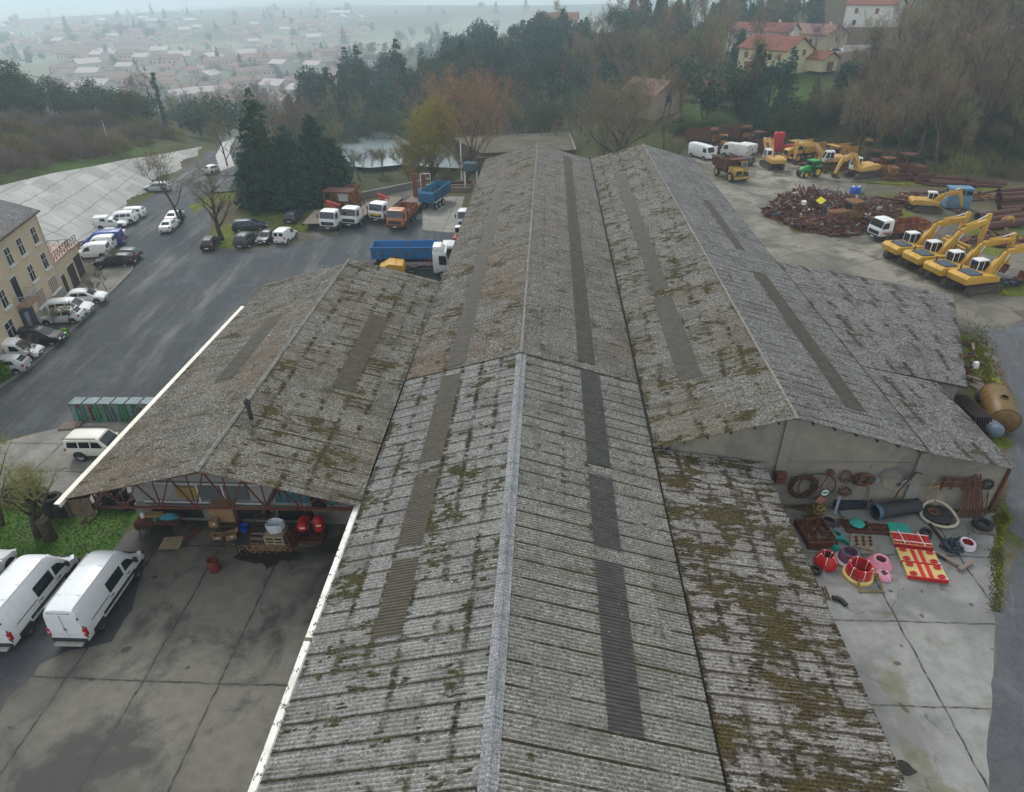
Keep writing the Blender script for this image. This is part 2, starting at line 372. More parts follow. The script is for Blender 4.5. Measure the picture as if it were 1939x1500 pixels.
def asphalt_mat(name, base=(.052, .056, .06), light=(.13, .135, .14), streak=0.0):
    t = NT(name); c = t.coord(); r = t.n('ShaderNodeVectorRotate', rotation_type='Z_AXIS', Angle=streak); t.set(r.inputs['Vector'], c)
    st = t.vmul(r.outputs[0], (.42, .06, 1)); n1 = t.noise(st, 1.0, 9, .66, .15); n2 = t.noise(c, .16, 6, .66, .5); n3 = t.noise(c, 9, 4, .75); n6 = t.noise(t.vmul(r.outputs[0], (1.6, .05, 1)), 1, 3)
    g = t.mix(t.ramp(n3, .3, .72), tuple(x * .8 for x in base), tuple(x * 1.25 for x in base))
    g = t.mix(t.ramp(n1, .5, .7, 0, .3), g, light); g = t.mix(t.ramp(n2, .53, .64, 0, .55), g, tuple(x * 1.6 for x in base)); g = t.mix(t.ramp(n6, .55, .7, 0, .3), g, tuple(x * .7 for x in light))
    g = t.mix(t.ramp(t.noise(c, .1, 4), .58, .7, 0, .5), g, (.10, .085, .07)); g = t.mix(t.ramp(t.noise(c, 1.3, 6, .75), .42, .7, 0, .55), g, tuple(x * .6 for x in base)); g = t.mix(t.ramp(t.noise(t.vmul(r.outputs[0], (2.5, .25, 1)), 1.0, 5, .7), .55, .7, 0, .4), g, light)
    return t.out(g, t.ramp(n1, .45, .7, .9, .62), 0, n3, .3, .02, spec=.3)
m_asph = asphalt_mat('wet_asphalt', streak=math.radians(-6))
m_lane = asphalt_mat('lane_asphalt', (.078, .081, .086), (.145, .148, .154), math.radians(25))
m_ap_l = concrete('stained_concrete', (.155, .143, .118), (.036, .033, .031), (3.85, 9.2), (2.0, 3.3), stain=.95, rust=.5)
m_ap_r = concrete('pale_concrete', (.245, .24, .225), (.10, .098, .092), (5.6, 4.9), (0.6, 2.2), stain=.55, moss=.55)
m_yd_r = concrete('yard_concrete', (.25, .23, .19), (.085, .075, .06), (7.0, 6.0), (1, 0), stain=1.0, rot=math.radians(-28), rust=.45, moss=.35)
m_pave = concrete('pavement_concrete', (.16, .15, .13), (.08, .075, .065), stain=.6, moss=.3)
m_emb = None
sheet('asphalt_yard', rough([(-56, 20)] + P2((0, 735), (60, 695), (130, 632), (200, 565), (255, 508), (235, 498)) + [(-58, 80), (-60.5, 81.4), (-62, 90.1), (-63.9, 100.6), (-66, 113.2), (-67.4, 124), (-70, 140),
      (-62.5, 138), (-56.5, 122)] + P2((400, 372), (395, 440), (395, 470), (470, 476), (560, 462), (640, 445), (665, 385), (800, 368), (880, 395)) + [(-10.2, 100), (-10.2, 60), (-26, 57), (-26.6, 44), (-36.5, 42), (-42, 38), (-47, 34), (-52, 26)], .22, 1.5), .004, m_asph)
sheet('concrete_slab_yard', P2((800, 385), (850, 372), (880, 372), (860, 440), (845, 440), (800, 435)), .008, concrete('worn_slab', (.27, .255, .22), (.12, .11, .09), (4, 4), (0, 0), stain=.6, moss=.5))
sheet('forecourt', [(-36.5, 41.5), (-26.4, 42.5), (-26.4, 31.5), (-44, 33), (-42, 38)], .004, concrete('patched_concrete', (.24, .225, .2), (.09, .085, .075), (5.5, 3.2), (0, 1.1), stain=.7, moss=.3))
sheet('apron', [(-25.0, 31.0)] + P2((240, 1010), (215, 1040)) + [(-24.4, 27.5), (-28, 22), (-36, 14), (-36, 2), (-9.6, 2), (-9.6, 31)], .004, m_ap_l)
# black asphalt corner beside the vans
sheet('asphalt_strip', rough(P2((0, 1350), (40, 1300), (75, 1258), (130, 1232), (170, 1226), (212, 1215), (250, 1155), (262, 1110), (240, 1075), (120, 1065), (0, 1070)) + [(-38, 22), (-38, 14)], .16, .6), .008, asphalt_mat('dark_asphalt', (.045, .046, .05), (.075, .075, .08), .3))
sheet('apron', [(13.2, 33.4), (28.6, 33.4)] + P2((1888, 1005), (1884, 1180), (1872, 1500)) + [(14, 4), (5, 4), (5, 33.4)], .004, m_ap_r)
sheet('lane', rough([(29.0, 31.0)] + P2((1900, 985), (1912, 870), (1925, 760), (1880, 655), (1832, 624), (1868, 624), (1902, 626), (1945, 606)) + [(80, 72), (80, 2), (14.1, 2)] + P2((1872, 1500), (1886, 1180)), .12, .8), .006, m_lane)
sheet('concrete_yard', rough([(23.4, 66)] + P2((1810, 600), (1830, 618), (1900, 625), (1939, 605), (1960, 560)) + [(66, 74), (60, 84)] + P2((1840, 480), (1690, 470), (1640, 445), (1500, 440), (1480, 400), (1620, 372), (1640, 352), (1590, 335), (1450, 300), (1330, 300), (1300, 285)) + [(23.4, 118)], .5, 1.5), .004, m_yd_r)
# house pavement: a real kerb step
KP = P2((0, 735), (60, 695), (130, 632), (200, 565), (252, 512), (250, 504), (236, 499), (200, 505)) + [(-53.0, 74), (-53, 66), (-47, 44), (-45, 38)]
mb = MB(); mb.prism([tuple(p) for p in KP], 0.0, .13, plane='xy'); tag(mb.build('pavement', m_pave), kind='structure')
mb = MB()
for a, b in zip(KP[:5], KP[1:6]): mb.beam((*a, .075), (*b, .075), .16, .17)
tag(mb.build('kerb', paint('kerb_stone', (.2, .19, .17), .9)), kind='structure')
# pond
t = NT('pond_water'); c = t.coord(); t.b.inputs['Base Color'].default_value = (.30, .34, .34, 1); t.b.inputs['Roughness'].default_value = .18  # pale base colour stands in for bright sky reflected in the water
bo = t.n('ShaderNodeBump', Strength=.08, Distance=.05); t.set(bo.inputs['Height'], t.noise(c, 2.5, 3)); t.t.links.new(bo.outputs[0], t.b.inputs['Normal'])
sheet('pond', [at(x, y, -5.6)[:2] for x, y in ((630, 312), (700, 318), (760, 312), (850, 318), (930, 322), (940, 292), (890, 284), (780, 272), (745, 252), (700, 246), (670, 250), (640, 272))], -5.6, t.m)
# concrete revetment
t = NT('shotcrete_revetment'); uv = t.n('ShaderNodeUVMap', uv_map='UV').outputs[0]; c = t.coord()
s2 = t.n('ShaderNodeSeparateXYZ'); wob = t.noise(c, .35, 3); t.set(s2.inputs[0], uv)
n1 = t.noise(c, .3, 5, .6); n2 = t.noise(t.vmul(uv, (2.2, .12, 1)), 1.0, 4); n3 = t.noise(c, 6, 4)
row = t.math('FLOOR', t.math('DIVIDE', s2.outputs[1], 2.4)); cell = t.n('ShaderNodeTexWhiteNoise', noise_dimensions='2D'); cb = t.n('ShaderNodeCombineXYZ'); t.set(cb.inputs[0], t.math('FLOOR', t.math('DIVIDE', s2.outputs[0], 4.2))); t.set(cb.inputs[1], row); t.set(cell.inputs['Vector'], cb.outputs[0])
g = t.mix(t.ramp(n1, .3, .7), (.44, .43, .39), (.56, .54, .49)); g = t.mix(t.ramp(cell.outputs['Value'], .5, 1, 0, .5), g, (.28, .285, .28)); g = t.mix(t.ramp(n2, .5, .72, 0, .6), g, (.2, .2, .19))
for k, p, wd in ((1, 2.4, .045), (0, 4.2, .03)):
    fr = t.math('FRACT', t.math('DIVIDE', t.math('ADD', s2.outputs[k], t.math('MULTIPLY', wob, .9)), p)); d = t.math('MULTIPLY', t.math('ABSOLUTE', t.math('SUBTRACT', fr, .5)), p)
    g = t.mix(t.math('MULTIPLY', t.math('SUBTRACT', 1, t.ramp(d, wd * .4, wd * 2.2)), .55 if k else .3), g, (.12, .11, .095))
m_emb = t.out(g, .9, 0, n3, .3, .03)
mb = MB(); mb.uv = []; yv = np.linspace(20, 141, 122); NR = 9
for y in yv:
    xb, xt, zt = np.interp(y, EB[:, 1], EB[:, 0]), np.interp(y, ET[:, 1], ET[:, 0]), np.interp(y, ET[:, 1], ET[:, 2])
    for r in range(NR):
        s = r / (NR - 1); bul = .12 * math.sin(s * math.pi)
        mb.v.append((xb + (xt - xb) * s, y, zt * s + .03 + bul * (zt / 8) + 0.0)); mb.uv.append((y + s * 6, s * math.hypot(xb - xt, zt)))
for i in range(len(yv) - 1):
    for r in range(NR - 1): mb.f.append((i * NR + r, i * NR + r + 1, (i + 1) * NR + r + 1, (i + 1) * NR + r)); mb.mi.append(0)
tag(mb.build('embankment', m_emb, smooth=60), kind='structure')
# descending road and pale ramp wall
def drape(name, pts, width, mat, dz=.06, kind='structure'):
    pts = [Vector((p[0], p[1])) for p in pts]; mb = MB(); dense = []
    for a, b in zip(pts[:-1], pts[1:]):
        n = max(1, int((b - a).length / 2.0)); dense += [a.lerp(b, i / n) for i in range(n)]
    dense.append(pts[-1]); K = 5
    for i, p in enumerate(dense):
        d = (dense[min(i + 1, len(dense) - 1)] - dense[max(i - 1, 0)]).normalized(); nrm = Vector((-d.y, d.x))
        for k in range(K):
            q = p + nrm * width * (k / (K - 1) - .5); mb.v.append((q.x, q.y, gz(q.x, q.y) + dz))
    for i in range(len(dense) - 1):
        for k in range(K - 1): mb.f.append((i * K + k, i * K + k + 1, (i + 1) * K + k + 1, (i + 1) * K + k)); mb.mi.append(0)
    o = mb.build(name, mat, smooth=60)
    if kind: o['kind'] = kind
    return o
drape('road', [(-53, 108), (-55.5, 118), (-61, 136), (-70, 153), (-78, 170), (-88, 190), (-104, 225), (-150, 300)], 5.5, m_lane, .25)

t = NT('verge_grass'); c = t.coord(); n1 = t.noise(c, .7, 5, .7); n2 = t.noise(c, 8, 4, .7)
g = t.mix(t.ramp(n1, .34, .5), (.10, .08, .04), (.11, .135, .018)); g = t.mix(t.ramp(n1, .5, .62), g, (.19, .195, .02)); g = t.mix(t.ramp(n2, .45, .7), g, (.04, .05, .012))
m_verge = t.out(g, .95, 0, n2, .6, .06, spec=.1)
for k, pix in enumerate((((1822, 632), (1850, 645), (1882, 690), (1902, 745), (1913, 800), (1908, 850), (1888, 850), (1850, 790), (1832, 720)), ((1884, 968), (1908, 962), (1922, 985), (1905, 1015), (1896, 1060), (1890, 1115), (1884, 1110), (1887, 1010)),
    ((400, 440), (420, 428), (470, 418), (540, 402), (640, 392), (652, 408), (600, 430), (560, 446), (500, 456), (440, 470), (410, 470)), ((355, 392), (400, 372), (455, 362), (440, 372), (400, 388), (362, 404)), ((1835, 440), (1870, 428), (1930, 435), (1939, 470), (1900, 490), (1850, 478)), ((1870, 545), (1900, 532), (1960, 528), (1960, 560), (1900, 562)), ((1640, 400), (1700, 392), (1730, 408), (1690, 425), (1650, 420)), ((760, 408), (800, 388), (850, 362), (830, 360), (780, 376), (745, 395)), ((1600, 345), (1700, 352), (1860, 362), (1939, 365), (1939, 352), (1800, 352), (1700, 342)), ((1520, 285), (1600, 300), (1680, 325), (1640, 325), (1560, 305)))):
    sheet('verge', rough(P2(*pix), .25, .8, k), .011 + .0007 * k, m_verge)
# ================================================================ corrugated roofs
def corr(P00, P10, P01, P11, rows, pitch=.177, amp=.026, step=.014, lift=0.0, u0=0.0, spw=6, vlen=None):
    """corrugated sheets: P00-P10 along the ridge, P01-P11 along the eave; rows of lapped sheets down the slope"""
    P00, P10, P01, P11 = map(Vector, (P00, P10, P01, P11))
    n = ((P10 - P00).cross(P01 - P00)).normalized()
    if n.z < 0: n = -n
    Lu = (P10 - P00).length; Lv = vlen or (P01 - P00).length; N = max(2, int(Lu / pitch * spw)); mb = MB(); mb.uv = []
    us = np.linspace(0, 1, N + 1); a = np.array
    p00, p10, p01, p11, nn = map(np.array, (P00, P10, P01, P11, n))
    wave = amp * np.cos(2 * np.pi * (us * Lu + u0) / pitch) + lift
    for r in range(rows):
        base = len(mb.v)
        for k, (v, dz) in enumerate(((r / rows, 0.0), (min(1.0, (r + 1) / rows + (.04 / Lv if r < rows - 1 else 0)), step))):
            pts = (p00[None] * (1 - us[:, None]) + p10[None] * us[:, None]) * (1 - v) + (p01[None] * (1 - us[:, None]) + p11[None] * us[:, None]) * v
            pts = pts + nn[None] * (wave[:, None] + dz)
            mb.v += pts.tolist(); mb.uv += np.stack([us * Lu + u0, np.full(N + 1, v * Lv)], -1).tolist()
        o = base
        mb.f += [(o + i, o + i + 1, o + N + 2 + i, o + N + 1 + i) for i in range(N)]
    mb.mi = [0] * len(mb.f)
    return mb
def roof_mat(name, c1, c2, moss=.5, lap=.6, rowlen=1.42, patch=.5, streak=.4, dark=(.035, .033, .028), mosscol=((.030, .025, .009), (.066, .055, .014)), period=1.062, endlap=.5, stag=0.0, red=0.0, newrow=0.0, seed=0.0, troughs=.5, pale=(.46, .45, .43), lapw=1.0):
    t = NT(name); uv = t.n('ShaderNodeUVMap', uv_map='UV').outputs[0]
    sh = t.n('ShaderNodeVectorMath', operation='ADD'); t.set(sh.inputs[0], uv); sh.inputs[1].default_value = (0, 0, seed); uvs = sh.outputs[0]
    s2 = t.n('ShaderNodeSeparateXYZ'); t.set(s2.inputs[0], uv); u, v = s2.outputs[0], s2.outputs[1]
    if stag: v = t.math('ADD', v, t.math('MULTIPLY', t.math('MODULO', t.math('ADD', t.math('FLOOR', t.math('DIVIDE', t.math('ADD', u, seed), period)), 4000), 4), stag))
    big = t.noise(uvs, .16, 4, .6); mid = t.noise(uvs, .8, 5, .65); fine = t.noise(uvs, 9, 5, .75); grain = t.noise(uvs, 26, 3, .8)
    g = t.mix(t.ramp(fine, .36, .64), c1, c2)
    vg = t.n('ShaderNodeTexVoronoi', Scale=17); t.set(vg.inputs['Vector'], t.vmul(uvs, (1.0, .75, 1))); vs_ = t.n('ShaderNodeSeparateColor'); t.set(vs_.inputs[0], vg.outputs['Color'])
    g = t.mix(t.ramp(vs_.outputs[0], .45, .95, 0, .7), g, tuple(x * .36 for x in c1)); g = t.mix(t.ramp(vs_.outputs[1], .62, .95, 0, .6), g, pale)       # speckle of crust and lichen
    g = t.mix(t.ramp(grain, .5, .66, 0, .75), g, tuple(x * .40 for x in c1))
    vor = t.n('ShaderNodeTexVoronoi', Scale=15); t.set(vor.inputs['Vector'], uvs)
    g = t.mix(t.math('MULTIPLY', t.math('SUBTRACT', 1, t.ramp(vor.outputs['Distance'], .16, .3)), t.ramp(mid, .38, .62, .15, .85)), g, pale)       # lichen rosettes
    g = t.mix(t.ramp(mid, .48, .68, 0, .45), g, tuple(x * .62 for x in c1))
    # every sheet weathers a little differently
    cell = t.n('ShaderNodeTexWhiteNoise', noise_dimensions='2D'); cb = t.n('ShaderNodeCombineXYZ')
    ku = t.math('FLOOR', t.math('DIVIDE', t.math('ADD', u, seed), period)); kv = t.math('FLOOR', t.math('DIVIDE', v, rowlen))
    t.set(cb.inputs[0], ku); t.set(cb.inputs[1], kv); t.set(cell.inputs['Vector'], cb.outputs[0])
    g = t.mix(t.ramp(cell.outputs['Value'], .55, 1.0, 0, .28), g, tuple(x * .55 for x in c1)); g = t.mix(t.ramp(cell.outputs['Value'], .3, 0.0, 0, .18), g, c2)
    # streaks down the slope
    sk = t.noise(t.vmul(uvs, (2.6, .22, 1)), 1.0, 4, .6); g = t.mix(t.ramp(sk, .5, .68, 0, streak), g, tuple(x * .55 for x in c1))
    if red: g = t.mix(t.ramp(big, .5, .64, 0, red), g, (.16, .105, .06))
    # trough shade painted into the colour so the corrugation reads in flat light
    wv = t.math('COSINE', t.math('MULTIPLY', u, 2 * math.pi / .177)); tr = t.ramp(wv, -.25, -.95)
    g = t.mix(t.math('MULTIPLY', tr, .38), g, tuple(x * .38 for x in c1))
    # moss
    mA = t.noise(t.vmul(uvs, (1.0, .75, 1)), .55, 5, .62); mB = t.noise(t.vmul(uvs, (3.4, 1.1, 1)), 1.0, 5, .68); mC = t.noise(t.vmul(uvs, (5.6, 1.6, 1)), 1.6, 3, .6)
    ml = t.noise(t.vmul(uvs, (.5, .6, 1)), 1.0, 3)
    fu = t.math('FRACT', t.math('DIVIDE', t.math('ADD', u, seed), period)); du = t.math('MULTIPLY', t.math('ABSOLUTE', t.math('SUBTRACT', fu, .5)), period)
    du = t.math('ADD', du, t.math('MULTIPLY', t.math('SUBTRACT', mB, .5), .09))
    lapm = t.math('MULTIPLY', t.math('SUBTRACT', 1, t.ramp(du, .025 * lapw, .085 * lapw)), t.ramp(t.math('ADD', ml, t.math('MULTIPLY', mA, .4)), .78 - lap * .55, .98 - lap * .55))
    fv = t.math('FRACT', t.math('DIVIDE', v, rowlen)); dv = t.math('MULTIPLY', t.math('SUBTRACT', 1, fv), rowlen)      # just above a lap: grows from the lap upward
    dv2 = t.math('MULTIPLY', t.math('MINIMUM', fv, t.math('SUBTRACT', 1, fv)), rowlen)
    endm = t.math('MULTIPLY', t.math('SUBTRACT', 1, t.ramp(t.math('ADD', dv2, t.math('MULTIPLY', t.math('SUBTRACT', mC, .5), .35)), .06, .26)), t.ramp(t.math('ADD', mB, t.math('MULTIPLY', t.math('SUBTRACT', mA, .5), .7)), .66 - endlap * .3, .72 - endlap * .3)); endm = t.math('MULTIPLY', endm, t.ramp(t.noise(uvs, .42, 4, .65), .40, .56, .12, 1.0))
    th = .74 - patch * .3
    pm = t.ramp(t.math('ADD', t.math('MULTIPLY', mB, .55), t.math('MULTIPLY', mA, .55)), th, th + .035)
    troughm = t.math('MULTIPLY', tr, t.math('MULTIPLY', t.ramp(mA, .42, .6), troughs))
    mm = t.math('MAXIMUM', t.math('MAXIMUM', lapm, endm), t.math('MAXIMUM', t.math('MULTIPLY', pm, .95), troughm))
    mm = t.math('MULTIPLY', mm, t.ramp(t.noise(uvs, 18, 3, .7), .3, .5, .35, 1.0))
    mm = t.math('MULTIPLY', mm, t.ramp(moss, 0, 1, 0, 1) if False else min(1.0, .45 + moss))
    mc = t.mix(t.ramp(mA, .45, .62), mosscol[0], mosscol[1]); mc = t.mix(t.ramp(fine, .45, .65), mc, tuple(x * .5 for x in mosscol[0]))
    g = t.mix(mm, g, mc)
    # thin black line where one sheet laps the next
    g = t.mix(t.math('MULTIPLY', t.math('SUBTRACT', 1, t.ramp(t.math('MULTIPLY', t.math('SUBTRACT', 1, fv), rowlen), 0, .03)), .55), g, dark)
    bh = t.math('ADD', t.math('MULTIPLY', mm, 1.0), t.math('MULTIPLY', grain, .35))
    return t.out(g, .93, 0, bh, .6, .03, spec=.15)
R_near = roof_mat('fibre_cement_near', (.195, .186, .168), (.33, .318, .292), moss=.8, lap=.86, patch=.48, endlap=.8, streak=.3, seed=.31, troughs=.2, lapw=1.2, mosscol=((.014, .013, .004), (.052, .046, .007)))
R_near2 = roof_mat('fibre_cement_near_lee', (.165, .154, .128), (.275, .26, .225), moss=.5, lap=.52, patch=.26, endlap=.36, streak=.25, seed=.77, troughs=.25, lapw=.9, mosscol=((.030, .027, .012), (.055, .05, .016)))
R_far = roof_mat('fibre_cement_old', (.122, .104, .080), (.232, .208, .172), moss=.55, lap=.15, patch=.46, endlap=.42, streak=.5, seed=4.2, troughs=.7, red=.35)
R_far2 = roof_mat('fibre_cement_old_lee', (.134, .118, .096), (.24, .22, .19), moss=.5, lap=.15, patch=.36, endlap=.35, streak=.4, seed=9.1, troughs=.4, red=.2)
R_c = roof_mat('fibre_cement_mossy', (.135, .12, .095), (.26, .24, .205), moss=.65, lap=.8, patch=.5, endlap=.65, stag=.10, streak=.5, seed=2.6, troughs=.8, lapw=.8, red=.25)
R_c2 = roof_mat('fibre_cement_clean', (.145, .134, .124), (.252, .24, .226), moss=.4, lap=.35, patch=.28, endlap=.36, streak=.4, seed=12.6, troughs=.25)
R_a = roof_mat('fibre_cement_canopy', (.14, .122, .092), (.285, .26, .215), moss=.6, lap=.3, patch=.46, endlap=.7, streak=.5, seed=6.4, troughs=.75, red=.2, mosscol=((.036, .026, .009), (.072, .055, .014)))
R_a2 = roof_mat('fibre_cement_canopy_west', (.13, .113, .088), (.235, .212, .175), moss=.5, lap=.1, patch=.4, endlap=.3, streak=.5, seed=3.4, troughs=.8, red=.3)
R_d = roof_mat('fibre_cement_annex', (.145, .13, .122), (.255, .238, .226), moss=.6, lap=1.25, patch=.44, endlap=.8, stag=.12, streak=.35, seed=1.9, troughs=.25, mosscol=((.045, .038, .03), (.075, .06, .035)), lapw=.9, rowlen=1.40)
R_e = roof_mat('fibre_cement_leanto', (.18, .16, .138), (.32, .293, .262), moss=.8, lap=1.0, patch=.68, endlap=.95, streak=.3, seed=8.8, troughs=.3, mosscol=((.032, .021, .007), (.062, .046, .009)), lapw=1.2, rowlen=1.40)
def skylight_mat(name, base, moss=.3):
    t = NT(name); uv = t.n('ShaderNodeUVMap', uv_map='UV').outputs[0]; n1 = t.noise(uv, 1.2, 5, .65); n2 = t.noise(t.vmul(uv, (6, .7, 1)), 1.5, 4); n3 = t.noise(uv, 12, 3)
    g = t.mix(t.ramp(n1, .35, .65), base, tuple(x * 1.5 for x in base)); g = t.mix(t.ramp(n2, .45, .65, 0, .7), g, tuple(x * .55 for x in base)); g = t.mix(t.ramp(n3, .5, .7, 0, .4), g, (.10, .085, .05))
    vor = t.n('ShaderNodeTexVoronoi', Scale=2.6); t.set(vor.inputs['Vector'], uv); g = t.mix(t.math('MULTIPLY', t.math('SUBTRACT', 1, t.ramp(vor.outputs['Distance'], .06, .1)), .8), g, (.32, .30, .22))
    g = t.mix(t.ramp(t.noise(uv, .6, 4), .55, .65, 0, moss), g, (.075, .06, .018)); su = t.n('ShaderNodeSeparateXYZ'); t.set(su.inputs[0], uv); g = t.mix(t.math('MULTIPLY', t.ramp(t.math('COSINE', t.math('MULTIPLY', su.outputs[0], 2 * math.pi / .177)), .2, -.9), .6), g, tuple(x * .35 for x in base))  # troughs darkened here too, shade put into the colour to show the waves
    return t.out(g, .6, 0, n3, .2, .02, spec=.35)
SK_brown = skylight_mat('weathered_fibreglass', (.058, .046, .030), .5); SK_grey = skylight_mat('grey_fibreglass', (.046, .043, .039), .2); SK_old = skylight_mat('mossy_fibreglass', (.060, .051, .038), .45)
m_cem = concrete('gable_concrete', (.29, .262, .21), (.13, .118, .10), stain=.7)
m_cem2 = concrete('cast_pilaster', (.235, .225, .20), (.12, .115, .10), stain=.5)
m_steel = rusty('red_oxide_steel', (.085, .028, .02), (.13, .042, .03)); m_dksteel = rusty('dark_rusty_steel', (.055, .035, .028), (.085, .055, .04))
t = NT('white_fascia'); c = t.coord(); n = t.noise(t.vmul(c, (1.4, 1.0, 1)), 2.6, 4, .7); t.out(t.mix(t.ramp(n, .585, .61, 0, .95), t.mix(t.ramp(t.noise(c, .7, 4), .45, .65, 0, .5), (.70, .68, .62), (.42, .40, .33)), (.06, .055, .03)), .5); m_fascia = t.m
t = NT('cream_fascia'); c = t.coord(); t.out(t.mix(t.ramp(t.noise(c, .8, 3), .5, .8, 0, .4), (.70, .65, .55), (.42, .36, .26)), .5); m_fascia2 = t.m
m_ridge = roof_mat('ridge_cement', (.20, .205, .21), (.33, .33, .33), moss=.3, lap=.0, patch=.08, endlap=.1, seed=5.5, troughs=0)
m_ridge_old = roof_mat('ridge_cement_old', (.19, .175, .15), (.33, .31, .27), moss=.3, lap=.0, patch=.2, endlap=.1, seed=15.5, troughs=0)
def ridge_cap(name, x, z, y0, y1, mat, parent, wing=.26, slope=.285, r=.075, seg=1.12):
    mb = MB(); mb.uv = []; k = int((y1 - y0) / seg); prof = [(-wing, -wing * slope + .045), (-r * 1.3, -r * .4 + .04), (-r * .8, r * .6 + .03), (0, r + .04), (r * .8, r * .6 + .03), (r * 1.3, -r * .4 + .04), (wing, -wing * slope + .045)]
    for i in range(k):
        a, b = y0 + (y1 - y0) * i / k, y0 + (y1 - y0) * (i + 1) / k + .06
        for y, dz in ((a, .016), (b, 0.0)):
            for px, pz in prof:
                mb.v.append((x + px, y, z + pz + dz)); mb.uv.append((y, px * 2 + 3))
        o = len(mb.v) - 14
        for j in range(6): mb.f.append((o + j, o + j + 1, o + 8 + j, o + 7 + j)); mb.mi.append(0)
    return mb.build(name, mat, parent, smooth=50, fix=False)
def slope_pt(xr, zr, x, k, y): return (x, y, zr - k * abs(x - xr))
def roof_part(parent, xr, zr, k, xe, y0, y1, rows, mat, sky=(), skymat=None, name='roof', dz=0.0):
    mb = corr(slope_pt(xr, zr + dz, xr, k, y0), slope_pt(xr, zr + dz, xr, k, y1), slope_pt(xr, zr + dz, xe, k, y0), slope_pt(xr, zr + dz, xe, k, y1), rows)
    o = mb.build(name, mat, parent, smooth=60, fix=False)
    sgn = 1 if xe > xr else -1
    for (ya, yb, d0, d1) in sky:
        ya = y0 + round((ya - y0) / .177) * .177; xa, xb = xr + sgn * d0, xr + sgn * d1
        mb = corr(slope_pt(xr, zr + dz, xa, k, ya), slope_pt(xr, zr + dz, xa, k, yb), slope_pt(xr, zr + dz, xb, k, ya), slope_pt(xr, zr + dz, xb, k, yb), 1, lift=.022, u0=0, spw=6)
        mb.build('skylight_strip', skymat, o, smooth=60, fix=False)
    return o
# ---------------------------------------------------------------- central hall
BX, BZ, BK = -1.6, 7.0, .285
hall = thing('central_hall', 'long central hall with grey corrugated twin slope roof and two rows of dark skylights', 'building', (0, 0, 0))
xl, xr_ = -9.95, 6.62
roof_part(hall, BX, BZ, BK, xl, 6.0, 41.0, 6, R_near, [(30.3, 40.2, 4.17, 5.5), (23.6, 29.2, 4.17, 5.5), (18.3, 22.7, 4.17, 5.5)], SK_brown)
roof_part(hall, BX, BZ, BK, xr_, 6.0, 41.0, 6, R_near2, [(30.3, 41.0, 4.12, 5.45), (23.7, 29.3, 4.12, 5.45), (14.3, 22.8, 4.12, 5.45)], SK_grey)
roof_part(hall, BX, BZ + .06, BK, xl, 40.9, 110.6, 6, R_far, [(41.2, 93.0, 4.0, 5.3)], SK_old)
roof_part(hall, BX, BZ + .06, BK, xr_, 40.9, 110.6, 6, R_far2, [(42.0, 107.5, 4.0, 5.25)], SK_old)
ridge_cap('ridge_cap', BX, BZ, 6.0, 40.9, m_ridge, hall, wing=.34)
ridge_cap('ridge_cap', BX, BZ + .06, 40.8, 110.7, m_ridge_old, hall, wing=.12, r=.09, seg=2.3)
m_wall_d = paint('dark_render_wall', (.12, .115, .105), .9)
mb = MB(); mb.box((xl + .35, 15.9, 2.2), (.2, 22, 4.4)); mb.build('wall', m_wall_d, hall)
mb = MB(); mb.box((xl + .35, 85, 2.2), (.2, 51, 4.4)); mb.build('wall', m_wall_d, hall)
mb = MB(); mb.prism([(xl + .3, -7), (xr_, -7), (xr_, 4.5), (BX, BZ - .15), (xl + .3, 4.5)], 110.2, 110.4); mb.build('wall', m_cem, hall)
mb = MB(); mb.prism([(xl + .3, 0), (6.7, 0), (6.7, 4.5), (BX, BZ - .15), (xl + .3, 4.5)], 6.3, 6.5); mb.build('wall', m_cem, hall)
# white gutter in two lengths along the near eave
for ya, yb in ((6.0, 18.62), (18.82, 27.7)):
    mb = MB(); z = BZ - BK * abs(xl - BX)
    mb.prism([(xl - .06, z - .30), (xl - .02, z - .30), (xl - .02, z - .02), (xl - .30, z - .02), (xl - .30, z - .16), (xl - .34, z - .16), (xl - .34, z + .02), (xl - .06, z + .02)], ya, yb)
    mb.build('gutter', m_fascia, hall)
mb = MB(); mb.box((xl - .2, 18.72, BZ - BK * 8.35 - .06), (.34, .2, .16)); mb.build('gutter_outlet', paint('dirty_zinc', (.10, .11, .06), .7), hall)
mb = MB(); z = BZ - BK * abs(xl - BX) - .08
mb.prism([(xl - .14, z), (xl + .02, z), (xl + .02, z + .05), (xl - .14, z + .05)], 59.5, 110); mb.build('gutter', m_dksteel, hall)
# ---------------------------------------------------------------- side hall + annex
CX, CK = 14.9, .285
sh_ = thing('side_hall', 'gabled hall on the right with streaky grey roof and a bare concrete end wall', 'building', (0, 0, 0))
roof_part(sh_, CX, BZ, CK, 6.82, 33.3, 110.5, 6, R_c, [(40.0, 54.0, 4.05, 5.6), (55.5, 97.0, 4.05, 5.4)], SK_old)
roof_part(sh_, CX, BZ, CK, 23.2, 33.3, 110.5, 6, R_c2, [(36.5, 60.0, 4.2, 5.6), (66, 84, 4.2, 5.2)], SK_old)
ridge_cap('ridge_cap', CX, BZ, 33.2, 110.6, m_ridge_old, sh_, wing=.10, r=.08, seg=2.3)
ez = BZ - CK * 8.25
mb = MB(); mb.prism([(6.75, 0), (28.3, 0), (28.3, 3.38), (23.2, ez - .12), (CX, BZ - .14), (6.75, ez - .12)], 33.75, 33.95); wl = mb.build('wall', m_cem, sh_)
for x in (14.75, 23.15):
    mb = MB(); zt = BZ - CK * abs(x - CX) - .2; mb.box((x, 33.66, zt / 2), (.62, .22, zt)); mb.build('pilaster', m_cem2, wl)
